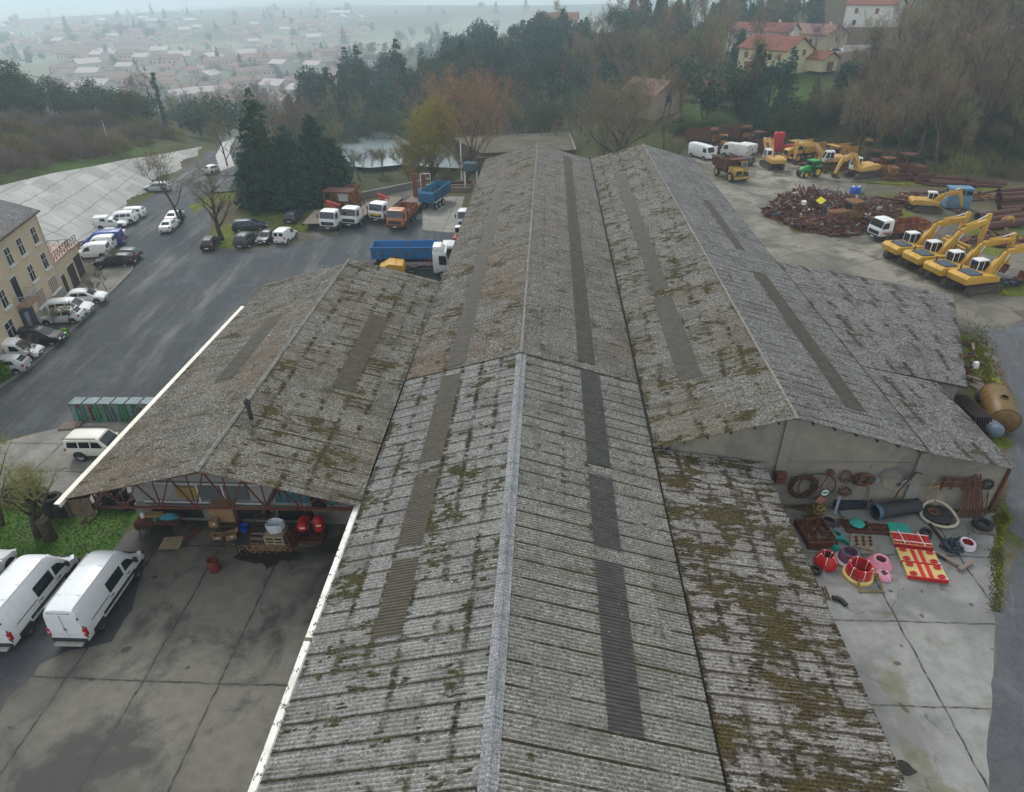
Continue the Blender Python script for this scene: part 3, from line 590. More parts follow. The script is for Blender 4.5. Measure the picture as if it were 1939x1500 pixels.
mb = MB(); mb.box((19.0, 33.70, 3.62), (7.5, .1, .07)); mb.box((25.5, 33.71, 1.95), (4.9, .08, .05)); mb.box((19.2, 33.71, 2.5), (7.1, .08, .05)); mb.build('ledge', m_cem2, wl)
mb = MB(); mb.beam((28.42, 33.62, 0), (28.42, 33.62, 3.35), .16); mb.build('corner_post', m_steel, sh_)
for i in range(6):
    for sx in (-1, 1):
        x = CX + sx * (1.0 + i * 1.33); mb = MB(); mb.box((x, 33.5, BZ - CK * abs(x - CX) - .12), (.09, .42, .14)); mb.build('purlin_end', m_dksteel, sh_)
mb = MB(); mb.prism([(6.75, -3), (24.5, -3), (24.5, 4.2), (23.2, ez - .12), (CX, BZ - .14), (6.75, ez - .12)], 110.0, 110.2); mb.build('wall', m_cem, sh_)
mb = MB(); mb.box((23.05, 89, 2.1), (.2, 42, 4.2)); mb.build('wall', m_cem, sh_)
mb = MB(); mb.box((6.72, 72, ez - .13), (.22, 77, .06)); mb.build('valley_gutter', paint('valley_dirt', (.02, .02, .018), .9), sh_)
# lean-to
ann = thing('lean_to_annex', 'low lean-to along the right hall with dark blotchy grey sheet roof widening towards the yard', 'building', (0, 0, 0))
far_r = at(1805.6, 558, 2.45)
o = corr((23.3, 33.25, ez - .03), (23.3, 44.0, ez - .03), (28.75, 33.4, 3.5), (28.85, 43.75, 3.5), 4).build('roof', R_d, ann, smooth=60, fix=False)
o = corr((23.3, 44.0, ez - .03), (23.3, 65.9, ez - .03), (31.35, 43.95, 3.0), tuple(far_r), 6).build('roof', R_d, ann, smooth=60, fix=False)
mb = corr((25.9, 46.5, 4.05), (25.4, 56, 4.19), (27.5, 46.5, 3.70), (27.0, 56, 3.80), 1, lift=.03); mb.build('skylight_strip', SK_old, o, smooth=60, fix=False)
mb = MB(); mb.prism([(27.4, 0), (30.9, 0), (30.9, 3.0), (27.4, 3.6)], 44.25, 44.42); mb.build('wall', m_cem2, ann)
mb = MB(); mb.box((29.9, 44.0, 3.23), (3.0, .1, .14), R=Matrix.Rotation(.2, 3, 'Y')); mb.build('fascia', m_dksteel, ann)
mb = MB(); a, b = Vector((31.3, 44.1, 2.92)), Vector(far_r) - Vector((0, 0, .08)); mb.beam(a, b, .1, .14); mb.build('gutter', m_dksteel, ann)
mb = MB()
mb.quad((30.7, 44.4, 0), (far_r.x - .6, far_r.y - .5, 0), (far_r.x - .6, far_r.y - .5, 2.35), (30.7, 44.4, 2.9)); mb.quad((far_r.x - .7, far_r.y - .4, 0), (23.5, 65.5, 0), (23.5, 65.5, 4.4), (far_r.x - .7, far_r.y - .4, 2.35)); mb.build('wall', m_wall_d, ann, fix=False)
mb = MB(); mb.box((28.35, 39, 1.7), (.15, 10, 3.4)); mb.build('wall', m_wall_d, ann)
# near lean-to against the central hall
lt = thing('near_lean_to', 'narrow lean-to roof thick with brown moss in the foreground, tucked beside the central hall', 'building', (0, 0, 0))
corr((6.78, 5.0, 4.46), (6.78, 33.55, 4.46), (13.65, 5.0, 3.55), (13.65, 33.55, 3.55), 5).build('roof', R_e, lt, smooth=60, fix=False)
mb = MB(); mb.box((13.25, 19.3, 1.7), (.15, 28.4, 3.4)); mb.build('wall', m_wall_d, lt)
mb = MB(); mb.prism([(6.8, 0), (13.3, 0), (13.3, 3.4), (6.8, 4.3)], 5.2, 5.4); mb.build('wall', m_cem, lt)
mb = MB(); mb.box((6.7, 19.3, 4.33), (.2, 28.5, .06)); mb.build('valley_gutter', MATS['valley_dirt'], lt)
# ---------------------------------------------------------------- open canopy on the left
AX, AZ, AK = -18.4, 7.0, .262
cn = thing('open_canopy', 'open sided truss canopy on the left with mossy pitched roof and long white eave board', 'building', (0, 0, 0))
roof_part(cn, AX, AZ, AK, -26.45, 27.1, 58.2, 6, R_a2, [(38.3, 48.5, 2.75, 4.1)], SK_old)
roof_part(cn, AX, AZ, AK, -9.98, 27.2, 59.2, 6, R_a, [(37.8, 49.3, 4.15, 5.5)], SK_brown)
ridge_cap('ridge_cap', AX, AZ, 27.1, 59.0, m_ridge_old, cn, wing=.14, r=.10, slope=.262, seg=2.0)
ezA = AZ - AK * 8.05
mb = MB(); mb.prism([(-26.46, ezA - .2), (-26.42, ezA - .2), (-26.42, ezA + .03), (-26.74, ezA + .05), (-26.74, ezA - .0), (-26.46, ezA - .02)], 26.7, 52.9); mb.build('eave_board', m_fascia2, cn)
mb = MB(); mb.box((-26.52, 55.6, ezA - .05), (.14, 5.2, .12)); mb.build('gutter', m_dksteel, cn)
def warren(mb, a, b, h, n, w=.09, top=None):
    """lattice girder: bottom chord a-b, top chord h above (or following top(t))"""
    a, b = Vector(a), Vector(b); T = (lambda s: a.lerp(b, s) + Vector((0, 0, h))) if top is None else top
    mb.beam(a, b, w)
    for i in range(n): mb.beam(T(i / n), T((i + 1) / n), w)
    for i in range(n):
        s0, s1 = i / n, (i + 1) / n
        mb.beam(a.lerp(b, (s0 + s1) / 2), T(s0), w * .7); mb.beam(a.lerp(b, (s0 + s1) / 2), T(s1), w * .7); mb.beam(a.lerp(b, (s0 + s1) / 2), T((s0 + s1) / 2), w * .6)
for y, m_ in ((27.45, m_steel), (33.0, m_dksteel), (39.0, m_dksteel), (45, m_dksteel), (51, m_dksteel), (57.5, m_dksteel)):
    mb = MB(); tp = lambda s: Vector((-26.3 + s * 16.1, y, AZ - .16 - AK * abs(-26.3 + s * 16.1 - AX)))
    warren(mb, (-26.3, y, 4.1), (-10.2, y, 4.35), 0, 8, .10, tp); mb.build('truss', m_, cn)
mb = MB(); warren(mb, (-26.25, 27.2, 3.0), (-26.25, 57, 3.0), 1.75, 20, .12); warren(mb, (-25.75, 27.6, 2.95), (-25.75, 57, 2.95), 1.9, 20, .1)
for y in (27.4, 33, 39, 45, 51, 57): mb.beam((-26.25, y, 3.0), (-25.75, y, 2.95), .1); mb.beam((-26.25, y, 3.0), (-24.6, y, 4.5), .1); mb.beam((-26.1, y, 3.0), (-24.0, y, 6.0 - .5), .08)
mb.build('lattice_girder', m_dksteel, cn)
mb = corr((-26.46, 27.0, ezA - .05), (-26.46, 57.5, ezA - .05), (-26.46, 27.0, ezA - 1.3), (-26.46, 57.5, ezA - 1.3), 1, pitch=.22); mb.build('cladding', rusty('brown_cladding', (.075, .052, .034), (.12, .085, .055)), cn, smooth=60, fix=False)
mb = corr((-26.36, 27.15, ezA - .1), (-25.05, 27.15, ezA + .16), (-26.36, 27.15, ezA - 1.35), (-25.05, 27.15, ezA - 1.3), 1, pitch=.22); mb.build('cladding', MATS['brown_cladding'], cn, smooth=60, fix=False)
for y in (39, 51): mb = MB(); mb.beam((-26.2, y, 0), (-26.2, y, 4.7), .2); mb.build('column', m_dksteel, cn)
mb = MB(); mb.beam((-17.3, 30.6, 1.1), (-14.2, 28.2, 6.1), .2); mb.build('column', m_dksteel, cn)
mb = MB(); mb.tube((-17.55, 32.6, 6.6), (-17.55, 32.6, 7.85), .13, n=10); mb.lathe([(.13, 7.85), (.20, 7.85), (.20, 8.05), (.05, 8.2)], 10, (-17.55, 32.6, 0)); mb.build('flue_pipe', paint('black_flue', (.02, .02, .022), .6), cn)
# workshop behind the canopy truss
ws = thing('canopy_workshop', 'pale rendered workshop front with teal sliding doors under the open canopy', 'building', (0, 0, 0))
m_pale = paint('pale_render', (.29, .28, .27), .9, .45, (.16, .14, .11)); m_teal = paint('teal_sheet', (.05, .14, .17), .5, .3); m_blk = paint('dark_opening', (.012, .012, .013), .9)
mb = MB(); mb.prism([(-25.7, 1.2), (-10.4, 1.2), (-10.4, 4.75), (AX, 6.75), (-25.7, 4.9)], 31.2, 31.4); mb.build('wall', m_pale, ws)
mb = MB(); mb.box((-18.05, 31.2, .62), (15.3, .5, 1.24)); mb.build('plinth', m_cem2, ws)
mb = MB(); mb.box((-25.6, 44, 2.4), (.2, 25.2, 4.8)); mb.build('wall', m_pale, ws)
mb = MB()
for i in range(8): mb.box((-16.4 + i * .42, 31.14, 2.75), (.36, .07, 2.5))
d_ = mb.build('sliding_door', m_teal, ws)
mb = MB(); mb.box((-12.9, 31.16, 2.7), (1.7, .08, 2.6)); mb.build('sliding_door', m_teal, ws)
mb = MB(); mb.box((-13.9, 31.13, 2.6), (.9, .1, 3.0)); mb.build('doorway', m_blk, ws)
mb = MB(); mb.box((-22.1, 31.12, 2.15), (1.3, .06, .9)); mb.build('hatch', paint('ochre_sheet', (.28, .19, .05), .7), ws)
for x in (-20.6, -18.9):
    mb = MB(); mb.box((x, 31.12, 2.25), (1.35, .06, 1.2)); mb.build('window', glass('dusty_glass', (.10, .11, .115), .35), ws)
mb = MB(); mb.box((-21.2, 31.05, 2.95), (7.6, .12, .1)); mb.box((-21.2, 31.06, 1.45), (7.6, .12, .12)); mb.box((-19.75, 31.07, 2.2), (.12, .1, 1.4)); mb.box((-21.35, 31.07, 2.2), (.12, .1, 1.4)); mb.build('window_frame', paint('pale_frame', (.5, .5, .48), .6), ws)
mb = MB(); mb.box((-15.2, 31.05, 3.35), (1.0, .03, .3)); sg = mb.build('warning_sign', paint('white_sign', (.75, .73, .72), .5, .1), ws)
mb = MB(); mb.lathe([(.11, -.02), (.16, -.02), (.16, 0), (.11, 0)], 16, (-15.2, 31.02, 3.72), 'y', closed=True); mb.beam((-15.31, 31.01, 3.61), (-15.09, 31.01, 3.83), .04); mb.build('warning_sign', paint('sign_red', (.5, .04, .04), .5, .1), ws)
mb = MB(); mb.box((-14.62, 31.05, 3.3), (.3, .03, .36)); mb.build('warning_sign', paint('pale_sign', (.7, .62, .7), .5, .1), ws)
mb = MB(); mb.box((-12.9, 31.05, 3.2), (.35, .03, .24)); mb.build('warning_sign', MATS['white_sign'], ws)
for x, w_ in ((-23.0, 3.2), (-18.6, 3.2), (-15.4, 2.2)):
    mb = MB(); mb.box((x, 30.93, .72), (w_, .06, .9)); mb.build('vent_opening', m_blk, ws)
# ---------------------------------------------------------------- left house
m_cream = paint('cream_render', (.50, .405, .27), .9, .35, (.30, .23, .14), scale=.5); m_wframe = paint('pale_surround', (.50, .49, .46), .8); m_tile_dk = roof_mat('slate_roof', (.11, .10, .10), (.17, .16, .16), moss=.2, lap=0, patch=.1, endlap=.1, seed=3, troughs=0)
HA = math.radians(15); hs_ = thing('cream_house', 'three storey cream rendered house with balcony at the left edge of the yard', 'building', (-52.45, 65.6, 0), HA)
# local: +x towards the yard, +y away from the camera; facade at x = 0, corner at y = 0
HHt = 9.5; HL = 24.0; HD = 9.0
mb = MB(); mb.prism([(0, 0), (-HD, 0), (-HD, HHt), (0, HHt)], -HL, 0); mb.build('wall', m_cream, hs_)
mb = MB(); mb.box((.03, -HL / 2, .75), (.1, HL, 1.5)); mb.build('plinth', paint('grey_plinth', (.3, .27, .22), .9), hs_)
mb = MB(); mb.uv = None
pr = [(.35, HHt - .1), (-HD / 2, HHt + 1.9), (-HD - .35, HHt - .1), (-HD - .35, HHt - .0), (-HD / 2, HHt + 2.05), (.35, HHt + .05)]
mb.prism(pr, -HL - .3, .35); mb.uv = [(v[1], v[0]) for v in mb.v]; mb.build('roof', m_tile_dk, hs_)
mb = MB(); mb.box((.42, -HL / 2, HHt - .05), (.14, HL + .6, .13)); mb.build('gutter', m_dksteel, hs_)
m_shut = paint('brown_shutter', (.24, .17, .12), .7, .2)
def hwin(y, z, w, h, kind='glass'):
    mb = MB(); mb.box((.02, y, z), (.06, w + .24, h + .24)); fr = mb.build('window', m_wframe, hs_)
    mb = MB(); mb.box((.06, y, z), (.04, w, h)); mb.build('pane', m_shut if kind == 'shutter' else glass(), fr)
    mb = MB()
    if kind == 'glass':
        mb.box((.09, y, z), (.03, .06, h)); mb.box((.09, y, z + h * .12), (.03, w, .05))
    else:
        [mb.box((.09, y + (k - 2) * w / 5, z), (.03, .05, h)) for k in range(5)]
    mb.build('frame', m_wframe, fr)
    mb = MB(); mb.box((.12, y, z - h / 2 - .14), (.26, w + .5, .12)); mb.build('sill', paint('white_sill', (.62, .6, .56), .8), fr)
for y, z, w, h, k in ((-1.9, 7.6, .95, 1.5, 'glass'), (-5.4, 7.6, .95, 1.5, 'glass'), (-8.2, 7.6, .95, 1.5, 'glass'), (-12, 7.6, .95, 1.5, 'glass'), (-1.9, 4.9, .95, 1.45, 'glass'), (-5.4, 4.9, .95, 1.45, 'glass'), (-12, 4.9, .95, 1.45, 'glass'),
                      (-2.0, 2.35, 2.0, 1.35, 'shutter'), (-5.6, 2.35, 2.0, 1.35, 'shutter'), (-13, 2.3, 1.4, 1.5, 'glass')): hwin(y, z, w, h, k)
mb = MB(); mb.box((.03, -9.2, 4.75), (.06, 1.4, 2.5)); d_ = mb.build('balcony_door', m_wframe, hs_); mb = MB(); mb.box((.07, -9.2, 4.7), (.05, 1.1, 2.3)); mb.build('pane', glass(), d_)
mb = MB(); mb.box((.55, -9.2, 3.35), (1.1, 2.6, .2)); bl = mb.build('balcony', paint('terracotta_slab', (.30, .17, .10), .9), hs_)
mb = MB(); mb.beam((1.05, -10.45, 4.35), (1.05, -7.95, 4.35), .05); mb.beam((1.05, -10.45, 4.35), (.05, -10.45, 4.35), .05); mb.beam((1.05, -7.95, 4.35), (.05, -7.95, 4.35), .05)
for i in range(15): mb.beam((1.05, -10.45 + i * 2.5 / 14, 3.45), (1.05, -10.45 + i * 2.5 / 14, 4.35), .025)
for i in range(6): [mb.beam((1.05 - i * .2, s, 3.45), (1.05 - i * .2, s, 4.35), .025) for s in (-10.45, -7.95)]
mb.build('railing', paint('grey_railing', (.35, .35, .36), .5), bl)
mb = MB(); mb.box((.05, -9.2, 1.5), (.1, 2.6, 2.9)); en = mb.build('entrance_door', paint('navy_door', (.02, .03, .05), .4), hs_); mb = MB(); mb.box((.12, -9.6, 1.7), (.04, .7, 1.6)); mb.build('pane', glass('pale_glass', (.2, .22, .25), .2), en)
mb = MB(); mb.box((.06, -.12, 4.7), (.09, .09, 9.3)); mb.build('downpipe', paint('pale_pipe', (.55, .5, .45), .5), hs_)
# garages
gr = thing('garage_block', 'low cream garage pair with pink roof terrace and iron railing beside the cream house', 'building', (-52.45, 65.6, 0), HA)
m_pink = concrete('pink_terrace', (.42, .27, .21), (.28, .19, .15), (1.2, 1.2), (0, 0), stain=.5, joint=.03)
mb = MB(); mb.box((-3.2, 2.6, 1.9), (6.2, 4.7, 3.8)); mb.build('wall', m_cream, gr)
mb = MB(); mb.box((-3.6, 6.7, 1.65), (6.0, 3.4, 3.3)); mb.build('wall', m_cream, gr)
mb = MB(); mb.box((-3.2, 2.6, 3.87), (6.6, 5.0, .14)); mb.build('roof_terrace', m_pink, gr)
mb = MB(); mb.box((-3.6, 6.8, 3.36), (6.4, 3.6, .14)); mb.build('roof_terrace', m_pink, gr)
for x, y, w_, h_ in ((-.1, .75, .9, 2.3), (-.1, 3.3, 1.9, 2.5), (-.6, 6.9, 2.0, 2.4)):
    mb = MB(); mb.box((x + .04, y, h_ / 2), (.1, w_ + .24, h_ + .1)); d_ = mb.build('garage_door', m_wframe, gr); mb = MB(); mb.box((x + .07, y, h_ / 2), (.1, w_, h_)); mb.build('door_leaf', paint('dark_brown_door', (.035, .025, .022), .6), d_)
mb = MB()
def rail(a, b, z, n):
    a, b = Vector(a), Vector(b); mb.beam((*a, z + .95), (*b, z + .95), .05)
    for i in range(n + 1):
        p = a.lerp(b, i / n); mb.beam((*p, z), (*p, z + .95), .04)
        if i < n: q = a.lerp(b, (i + 1) / n); mb.beam((*p, z + .1), (*q, z + .9), .03); mb.beam((*p, z + .9), (*q, z + .1), .03)
rail((0, .2), (0, 5.0), 3.94, 6); rail((0, 5.0), (-6, 5.0), 3.94, 6); rail((-6, .2), (-6, 5), 3.94, 6); rail((-.5, 5.2), (-.5, 8.5), 3.43, 4)
mb.build('railing', m_dksteel, gr)
# ================================================================ road vehicles
m_tyre = paint('tyre_rubber', (.022, .022, .024), .9, .4, (.09, .08, .07)); m_rim = paint('wheel_rim', (.35, .35, .36), .4, .3); m_plast = paint('black_plastic', (.028, .028, .03), .7, .2)
m_head = paint('headlamp', (.62, .65, .68), .15, 0); m_tail = paint('tail_lamp', (.35, .015, .015), .25, 0); m_plate = paint('number_plate', (.7, .7, .66), .5, .2)
m_darkrim = paint('dark_rim', (.10, .095, .09), .6, .4)
def carpaint(name, col): return paint('paint_' + name, col, .28, .12, (.22, .20, .17), spec=.5, scale=1.2)
_wc = {}
def wheel(parent, x, y, r, w, rim=None, name='wheel'):
    rim = rim or m_rim; key = (round(r, 3), round(w, 3), rim.name)
    if key not in _wc:
        mb = MB(); h = w / 2; mb.lathe([(r * .60, -h * .8), (r * .84, -h), (r * .97, -h * .75), (r, -h * .3), (r, h * .3), (r * .97, h * .75), (r * .84, h), (r * .60, h * .8)], 20, axis='y', closed=True)
        o = mb.build('tyre', m_tyre, None, smooth=40)
        mb = MB(); mb.lathe([(0, -h * .45), (r * .2, -h * .5), (r * .25, -h * .7), (r * .55, -h * .55), (r * .62, -h * .85), (r * .62, h * .85), (r * .55, h * .55), (r * .25, h * .7), (r * .2, h * .5), (0, h * .45)], 20, axis='y')
        p = mb.build('rim', rim, None, smooth=40); _wc[key] = (o.data, p.data); bpy.data.objects.remove(o); bpy.data.objects.remove(p)
    t_, r_ = _wc[key]
    o = bpy.data.objects.new(name, t_); COL.objects.link(o); o.parent = parent; o.location = (x, y, r)
    p = bpy.data.objects.new('rim', r_); COL.objects.link(p); p.parent = o
    return o
def body_sections(st):
    """st: list of (x, zbottom, zbelt, zroof, halfwidth, roof halfwidth)"""
    secs = []
    for x, zb, zs, zr, w, wr in st:
        zr = max(zr, zs + .005)
        half = [(w * .90, zb), (w * .985, zb + (zs - zb) * .22), (w, zb + (zs - zb) * .62), (w * .975, zs - .01), (wr + (w * .975 - wr) * .12, zs + (zr - zs) * .86), (wr * .88, zs + (zr - zs) * .98), (wr * .4, zr + (zr - zs) * .015)]
        pts = [(x, y, z) for y, z in half] + [(x, -y, z) for y, z in reversed(half)]
        secs.append(pts)
    return secs
def lerp_st(st, x):
    for a, b in zip(st[:-1], st[1:]):
        if a[0] <= x <= b[0]:
            t = (x - a[0]) / (b[0] - a[0]); return tuple(p + (q - p) * t for p, q in zip(a, b))
    return st[-1]
def side_glass(mb, st, x0, x1, lo=.12, hi=.80, x0t=None, x1t=None, side=0, out=.012):
    x0t = x0 if x0t is None else x0t; x1t = x1 if x1t is None else x1t; n = 4
    for sg in ((1, -1) if side == 0 else (side,)):
        pts = []
        for i in range(n + 1):
            row = []
            for s, xa, xb in ((lo, x0, x1), (hi, x0t, x1t)):
                x = xa + (xb - xa) * i / n; _, zb, zs, zr, w, wr = lerp_st(st, x)
                y0, y1 = w * .975, wr + (w * .975 - wr) * .12; z0, z1 = zs - .01, zs + (zr - zs) * .86
                row.append((x, sg * (y0 + (y1 - y0) * s + out), z0 + (z1 - z0) * s + .004))
            pts.append(row)
        for i in range(n): mb.quad(pts[i][0], pts[i + 1][0], pts[i + 1][1], pts[i][1])
def top_glass(mb, st, x0, x1, k=.86, out=.014):
    """windscreen / rear window lying on the loft between two stations"""
    rows = []; d = 1 if x1 > x0 else -1
    for i in range(4):
        x = x0 + (x1 - x0) * i / 3; _, zb, zs, zr, w, wr = lerp_st(st, x)
        sl = .7; z = zs + (zr - zs) * .985 + out
        rows.append([(x + d * out * sl, s * wr * kk, z - (0.0 if abs(s * kk) < .5 else .012)) for s, kk in ((1, k), (1, .42), (-1, .42), (-1, k))])
    for i in range(3):
        for j in range(3): mb.quad(rows[i][j], rows[i][j + 1], rows[i + 1][j + 1], rows[i + 1][j])
CARS = {
 'hatch': dict(st=[(-1.95,.38,.72,.74,.76,.66),(-1.92,.28,.90,.95,.80,.66),(-1.72,.24,.93,1.12,.83,.62),(-1.38,.22,.94,1.38,.84,.60),(-.9,.21,.94,1.44,.845,.60),(-.1,.21,.93,1.46,.85,.61),(.32,.21,.92,1.40,.85,.61),(1.02,.21,.91,.93,.845,.70),(1.55,.23,.80,.82,.83,.70),(1.86,.27,.66,.68,.78,.64),(1.95,.36,.55,.57,.68,.55)],
   ws=(.40,.98), rw=(-1.44,-1.80), sg=[(-1.30,-.42,-1.12,-.42),(-.34,.62,-.34,.28)], wh=(-1.22,1.22), r=.30),
 'estate': dict(st=[(-2.3,.38,.72,.74,.80,.7),(-2.27,.28,.92,.96,.84,.68),(-2.12,.25,.95,1.2,.87,.64),(-1.9,.23,.96,1.40,.88,.62),(-1.2,.22,.96,1.48,.885,.63),(0,.22,.95,1.49,.89,.63),(.4,.22,.94,1.42,.89,.63),(1.15,.22,.93,.95,.88,.74),(1.85,.24,.84,.86,.86,.72),(2.2,.28,.68,.70,.80,.66),(2.28,.38,.56,.58,.7,.55)],
   ws=(.48,1.10), rw=(-1.94,-2.18), sg=[(-1.85,-1.25,-1.72,-1.25),(-1.17,-.30,-1.17,-.30),(-.22,.78,-.22,.36)], wh=(-1.4,1.4), r=.32),
 'sedan': dict(st=[(-2.2,.38,.78,.80,.74,.66),(-2.16,.28,.92,.94,.79,.68),(-1.45,.24,.95,.98,.83,.68),(-.95,.22,.94,1.32,.84,.58),(-.5,.21,.93,1.39,.845,.58),(.1,.21,.92,1.40,.85,.59),(.4,.21,.91,1.34,.85,.59),(1.08,.21,.90,.92,.845,.70),(1.8,.24,.80,.82,.82,.68),(2.12,.28,.66,.68,.76,.62),(2.2,.38,.55,.57,.66,.5)],
   ws=(.46,1.04), rw=(-.99,-1.40), sg=[(-1.05,-.36,-.85,-.36),(-.28,.70,-.28,.34)], wh=(-1.32,1.32), r=.30),
 'mpv': dict(st=[(-2.05,.38,.8,.82,.80,.72),(-2.02,.28,.96,1.05,.84,.70),(-1.92,.25,1.0,1.38,.87,.67),(-1.7,.23,1.0,1.60,.88,.66),(-.9,.22,1.0,1.66,.885,.66),(.1,.22,.98,1.65,.89,.66),(.5,.22,.97,1.55,.89,.66),(1.25,.22,.96,.98,.88,.76),(1.75,.24,.84,.86,.85,.72),(2.0,.28,.66,.68,.79,.66),(2.06,.38,.55,.57,.7,.55)],
   ws=(.56,1.20), rw=(-1.74,-1.98), sg=[(-1.62,-.98,-1.52,-.98),(-.9,-.10,-.9,-.10),(-.02,.92,-.02,.46)], wh=(-1.3,1.3), r=.32),
 'smallvan': dict(st=[(-2.0,.36,.8,.82,.78,.74),(-1.98,.28,1.0,1.72,.83,.74),(-1.85,.25,1.02,1.80,.85,.74),(-.6,.23,1.02,1.84,.86,.74),(.0,.23,1.0,1.80,.86,.73),(.4,.23,.98,1.68,.86,.70),(1.05,.23,.96,.99,.855,.74),(1.6,.25,.84,.86,.83,.72),(1.92,.28,.66,.68,.78,.66),(2.0,.38,.55,.57,.7,.55)],
   ws=(.46,1.0), rw=None, sg=[(-.08,.82,-.08,.40)], wh=(-1.25,1.3), r=.31),
 'suv': dict(st=[(-2.1,.45,.85,.87,.82,.74),(-2.06,.36,1.05,1.12,.86,.72),(-1.9,.34,1.06,1.45,.88,.68),(-1.6,.32,1.06,1.66,.89,.67),(-.6,.32,1.05,1.70,.895,.67),(.15,.32,1.04,1.68,.90,.67),(.5,.32,1.03,1.58,.90,.67),(1.1,.32,1.02,1.05,.89,.80),(1.85,.34,.92,.94,.87,.78),(2.08,.40,.72,.74,.82,.7),(2.14,.48,.6,.62,.74,.6)],
   ws=(.56,1.06), rw=(-1.64,-1.95), sg=[(-1.55,-1.0,-1.42,-1.0),(-.92,-.15,-.92,-.15),(-.07,.84,-.07,.46)], wh=(-1.3,1.32), r=.36),
}
def vehicle_from_spec(name, label, cat, sp, mat, loc, rz, group=None, rim=None, plate=True, trim=None):
    t = thing(name, label, cat, loc, rz, group); st = sp['st']; L0, L1 = st[0][0], st[-1][0]
    mb = MB(); mb.loft(body_sections(st)); mb.build('body', mat, t, smooth=38)
    g = glass()
    mb = MB(); top_glass(mb, st, *sp['ws']); mb.build('windscreen', g, t)
    if sp.get('rw'): mb = MB(); top_glass(mb, st, *sp['rw'], k=.80); mb.build('rear_window', g, t)
    for s in (1, -1):
        mb = MB()
        for w in sp['sg']: side_glass(mb, st, w[0], w[1], x0t=w[2], x1t=w[3], side=s)
        mb.build('side_window', g, t, fix=False)
    W_ = max(s[4] for s in st)
    for x in sp['wh']:
        for s in (1, -1):
            w = lerp_st(st, x)[4]; wheel(t, x, s * (w - .085), sp['r'], .20, rim)
            mb = MB(); R_ = sp['r'] + .07; n = 12
            pts = [(x + R_ * math.cos(math.pi * k / n), s * (w + .004), sp['r'] + R_ * math.sin(math.pi * k / n)) for k in range(n + 1)]
            mb.add(pts + [(x, s * (w + .004), sp['r'])], [(k, k + 1, n + 1) for k in range(n)]); mb.build('wheel_arch', m_plast, t, fix=False)
    zf = st[-2][2] - .06; wf = st[-2][4]
    for s in (1, -1):
        mb = MB(); mb.box((st[-2][0] - .03, s * wf * .72, zf), (.26, .34, .13), rz=-s * .35); mb.build('headlight', m_head, t, bevel=.02)
        mb = MB(); zt = st[1][2] - .08; mb.box((st[1][0] + .05, s * st[1][4] * .90, zt), (.16, .18, .26 if sp.get('tallt') is None else .6)); mb.build('taillight', m_tail, t, bevel=.015)
        mb = MB(); xw = sp['ws'][1] - .22; mb.box((xw, s * (lerp_st(st, xw)[4] + .09), lerp_st(st, xw)[2] + .06), (.10, .18, .13)); mb.build('mirror', trim or mat, t, bevel=.02)
    mb = MB(); mb.box((L1 + .0, 0, .42), (.10, W_ * 1.25, .14)); mb.build('bumper', trim or m_plast, t, bevel=.03)
    mb = MB(); mb.box((L0 - .0, 0, .44), (.10, W_ * 1.45, .14)); mb.build('bumper', trim or m_plast, t, bevel=.03)
    if plate:
        for x in (L1 + .055, L0 - .055): mb = MB(); mb.box((x, 0, .46), (.012, .5, .11)); mb.build('number_plate', m_plate, t)
    mb = MB(); mb.box((st[-2][0] + .03, 0, st[-2][2] - .10), (.12, wf * .8, .10)); mb.build('grille', m_plast, t)
    return t
white = carpaint('white', (.74, .74, .72)); silver = carpaint('silver', (.42, .43, .44)); black = carpaint('black', (.012, .013, .016)); navy = carpaint('navy', (.018, .03, .05)); dgrey = carpaint('dark_grey', (.045, .055, .06)); blue = carpaint('blue', (.02, .05, .26)); dred = carpaint('dark', (.02, .015, .018))
def car(kind, label, mat, pix, deg, cat='car', group=None, name=None, rim=None, trim=None):
    p = at(*pix); return vehicle_from_spec(name or {'smallvan': 'small_van', 'suv': 'off_roader', 'mpv': 'people_carrier'}.get(kind, kind + '_car'), label, cat, CARS[kind], mat, (p.x, p.y, .13 if p.y > 40 and -54 < p.x < -46 and p.y < 66 else .006), math.radians(deg), group, rim, trim=trim)
G1 = 'cars parked in front of the cream house'
car('hatch', 'silver hatchback nearest the camera by the cream house, tail to the road', silver, (14, 706), 192, group=G1)
car('smallvan', 'white small van between the silver and the black car by the house', white, (38, 680), 12, 'van', G1)
car('mpv', 'black people carrier parked nose out beneath the balcony of the house', black, (80, 652), 12, group=G1)
car('hatch', 'white hatchback parked nose in beside the black people carrier', white, (122, 611), 192, group=G1)
car('mpv', 'white tall car tucked behind the white nose-in hatchback', white, (138, 596), 12, group=G1)
car('hatch', 'white three door car nearest the garages, nose to the road', white, (168, 574), 12, group=G1)
G2 = 'cars parked below the concrete slope'
car('estate', 'black estate car in front of the dark grey car beyond the garages', black, (220, 503), 190, group=G2)
car('hatch', 'dark grey car just behind the black estate', dgrey, (238, 492), 190, group=G2)
car('smallvan', 'white van with boxy back half hidden by the garage corner', white, (178, 487), 195, 'van', G2)
car('smallvan', 'white van between the blue van and the garages', white, (190, 473), 195, 'van', G2)
SV = dict(st=[(-2.4,.4,.9,.92,.86,.8),(-2.38,.3,1.1,1.9,.92,.8),(-2.25,.27,1.12,1.95,.94,.8),(-.3,.25,1.12,1.97,.95,.8),(.5,.25,1.1,1.92,.95,.79),(.9,.25,1.08,1.8,.95,.76),(1.7,.25,1.06,1.09,.94,.8),(2.15,.27,.92,.94,.9,.76),(2.4,.3,.7,.72,.84,.68),(2.45,.4,.55,.57,.72,.55)], ws=(.98,1.64), rw=None, sg=[(.45,1.4,.45,.95)], wh=(-1.5,1.55), r=.34, tallt=1)
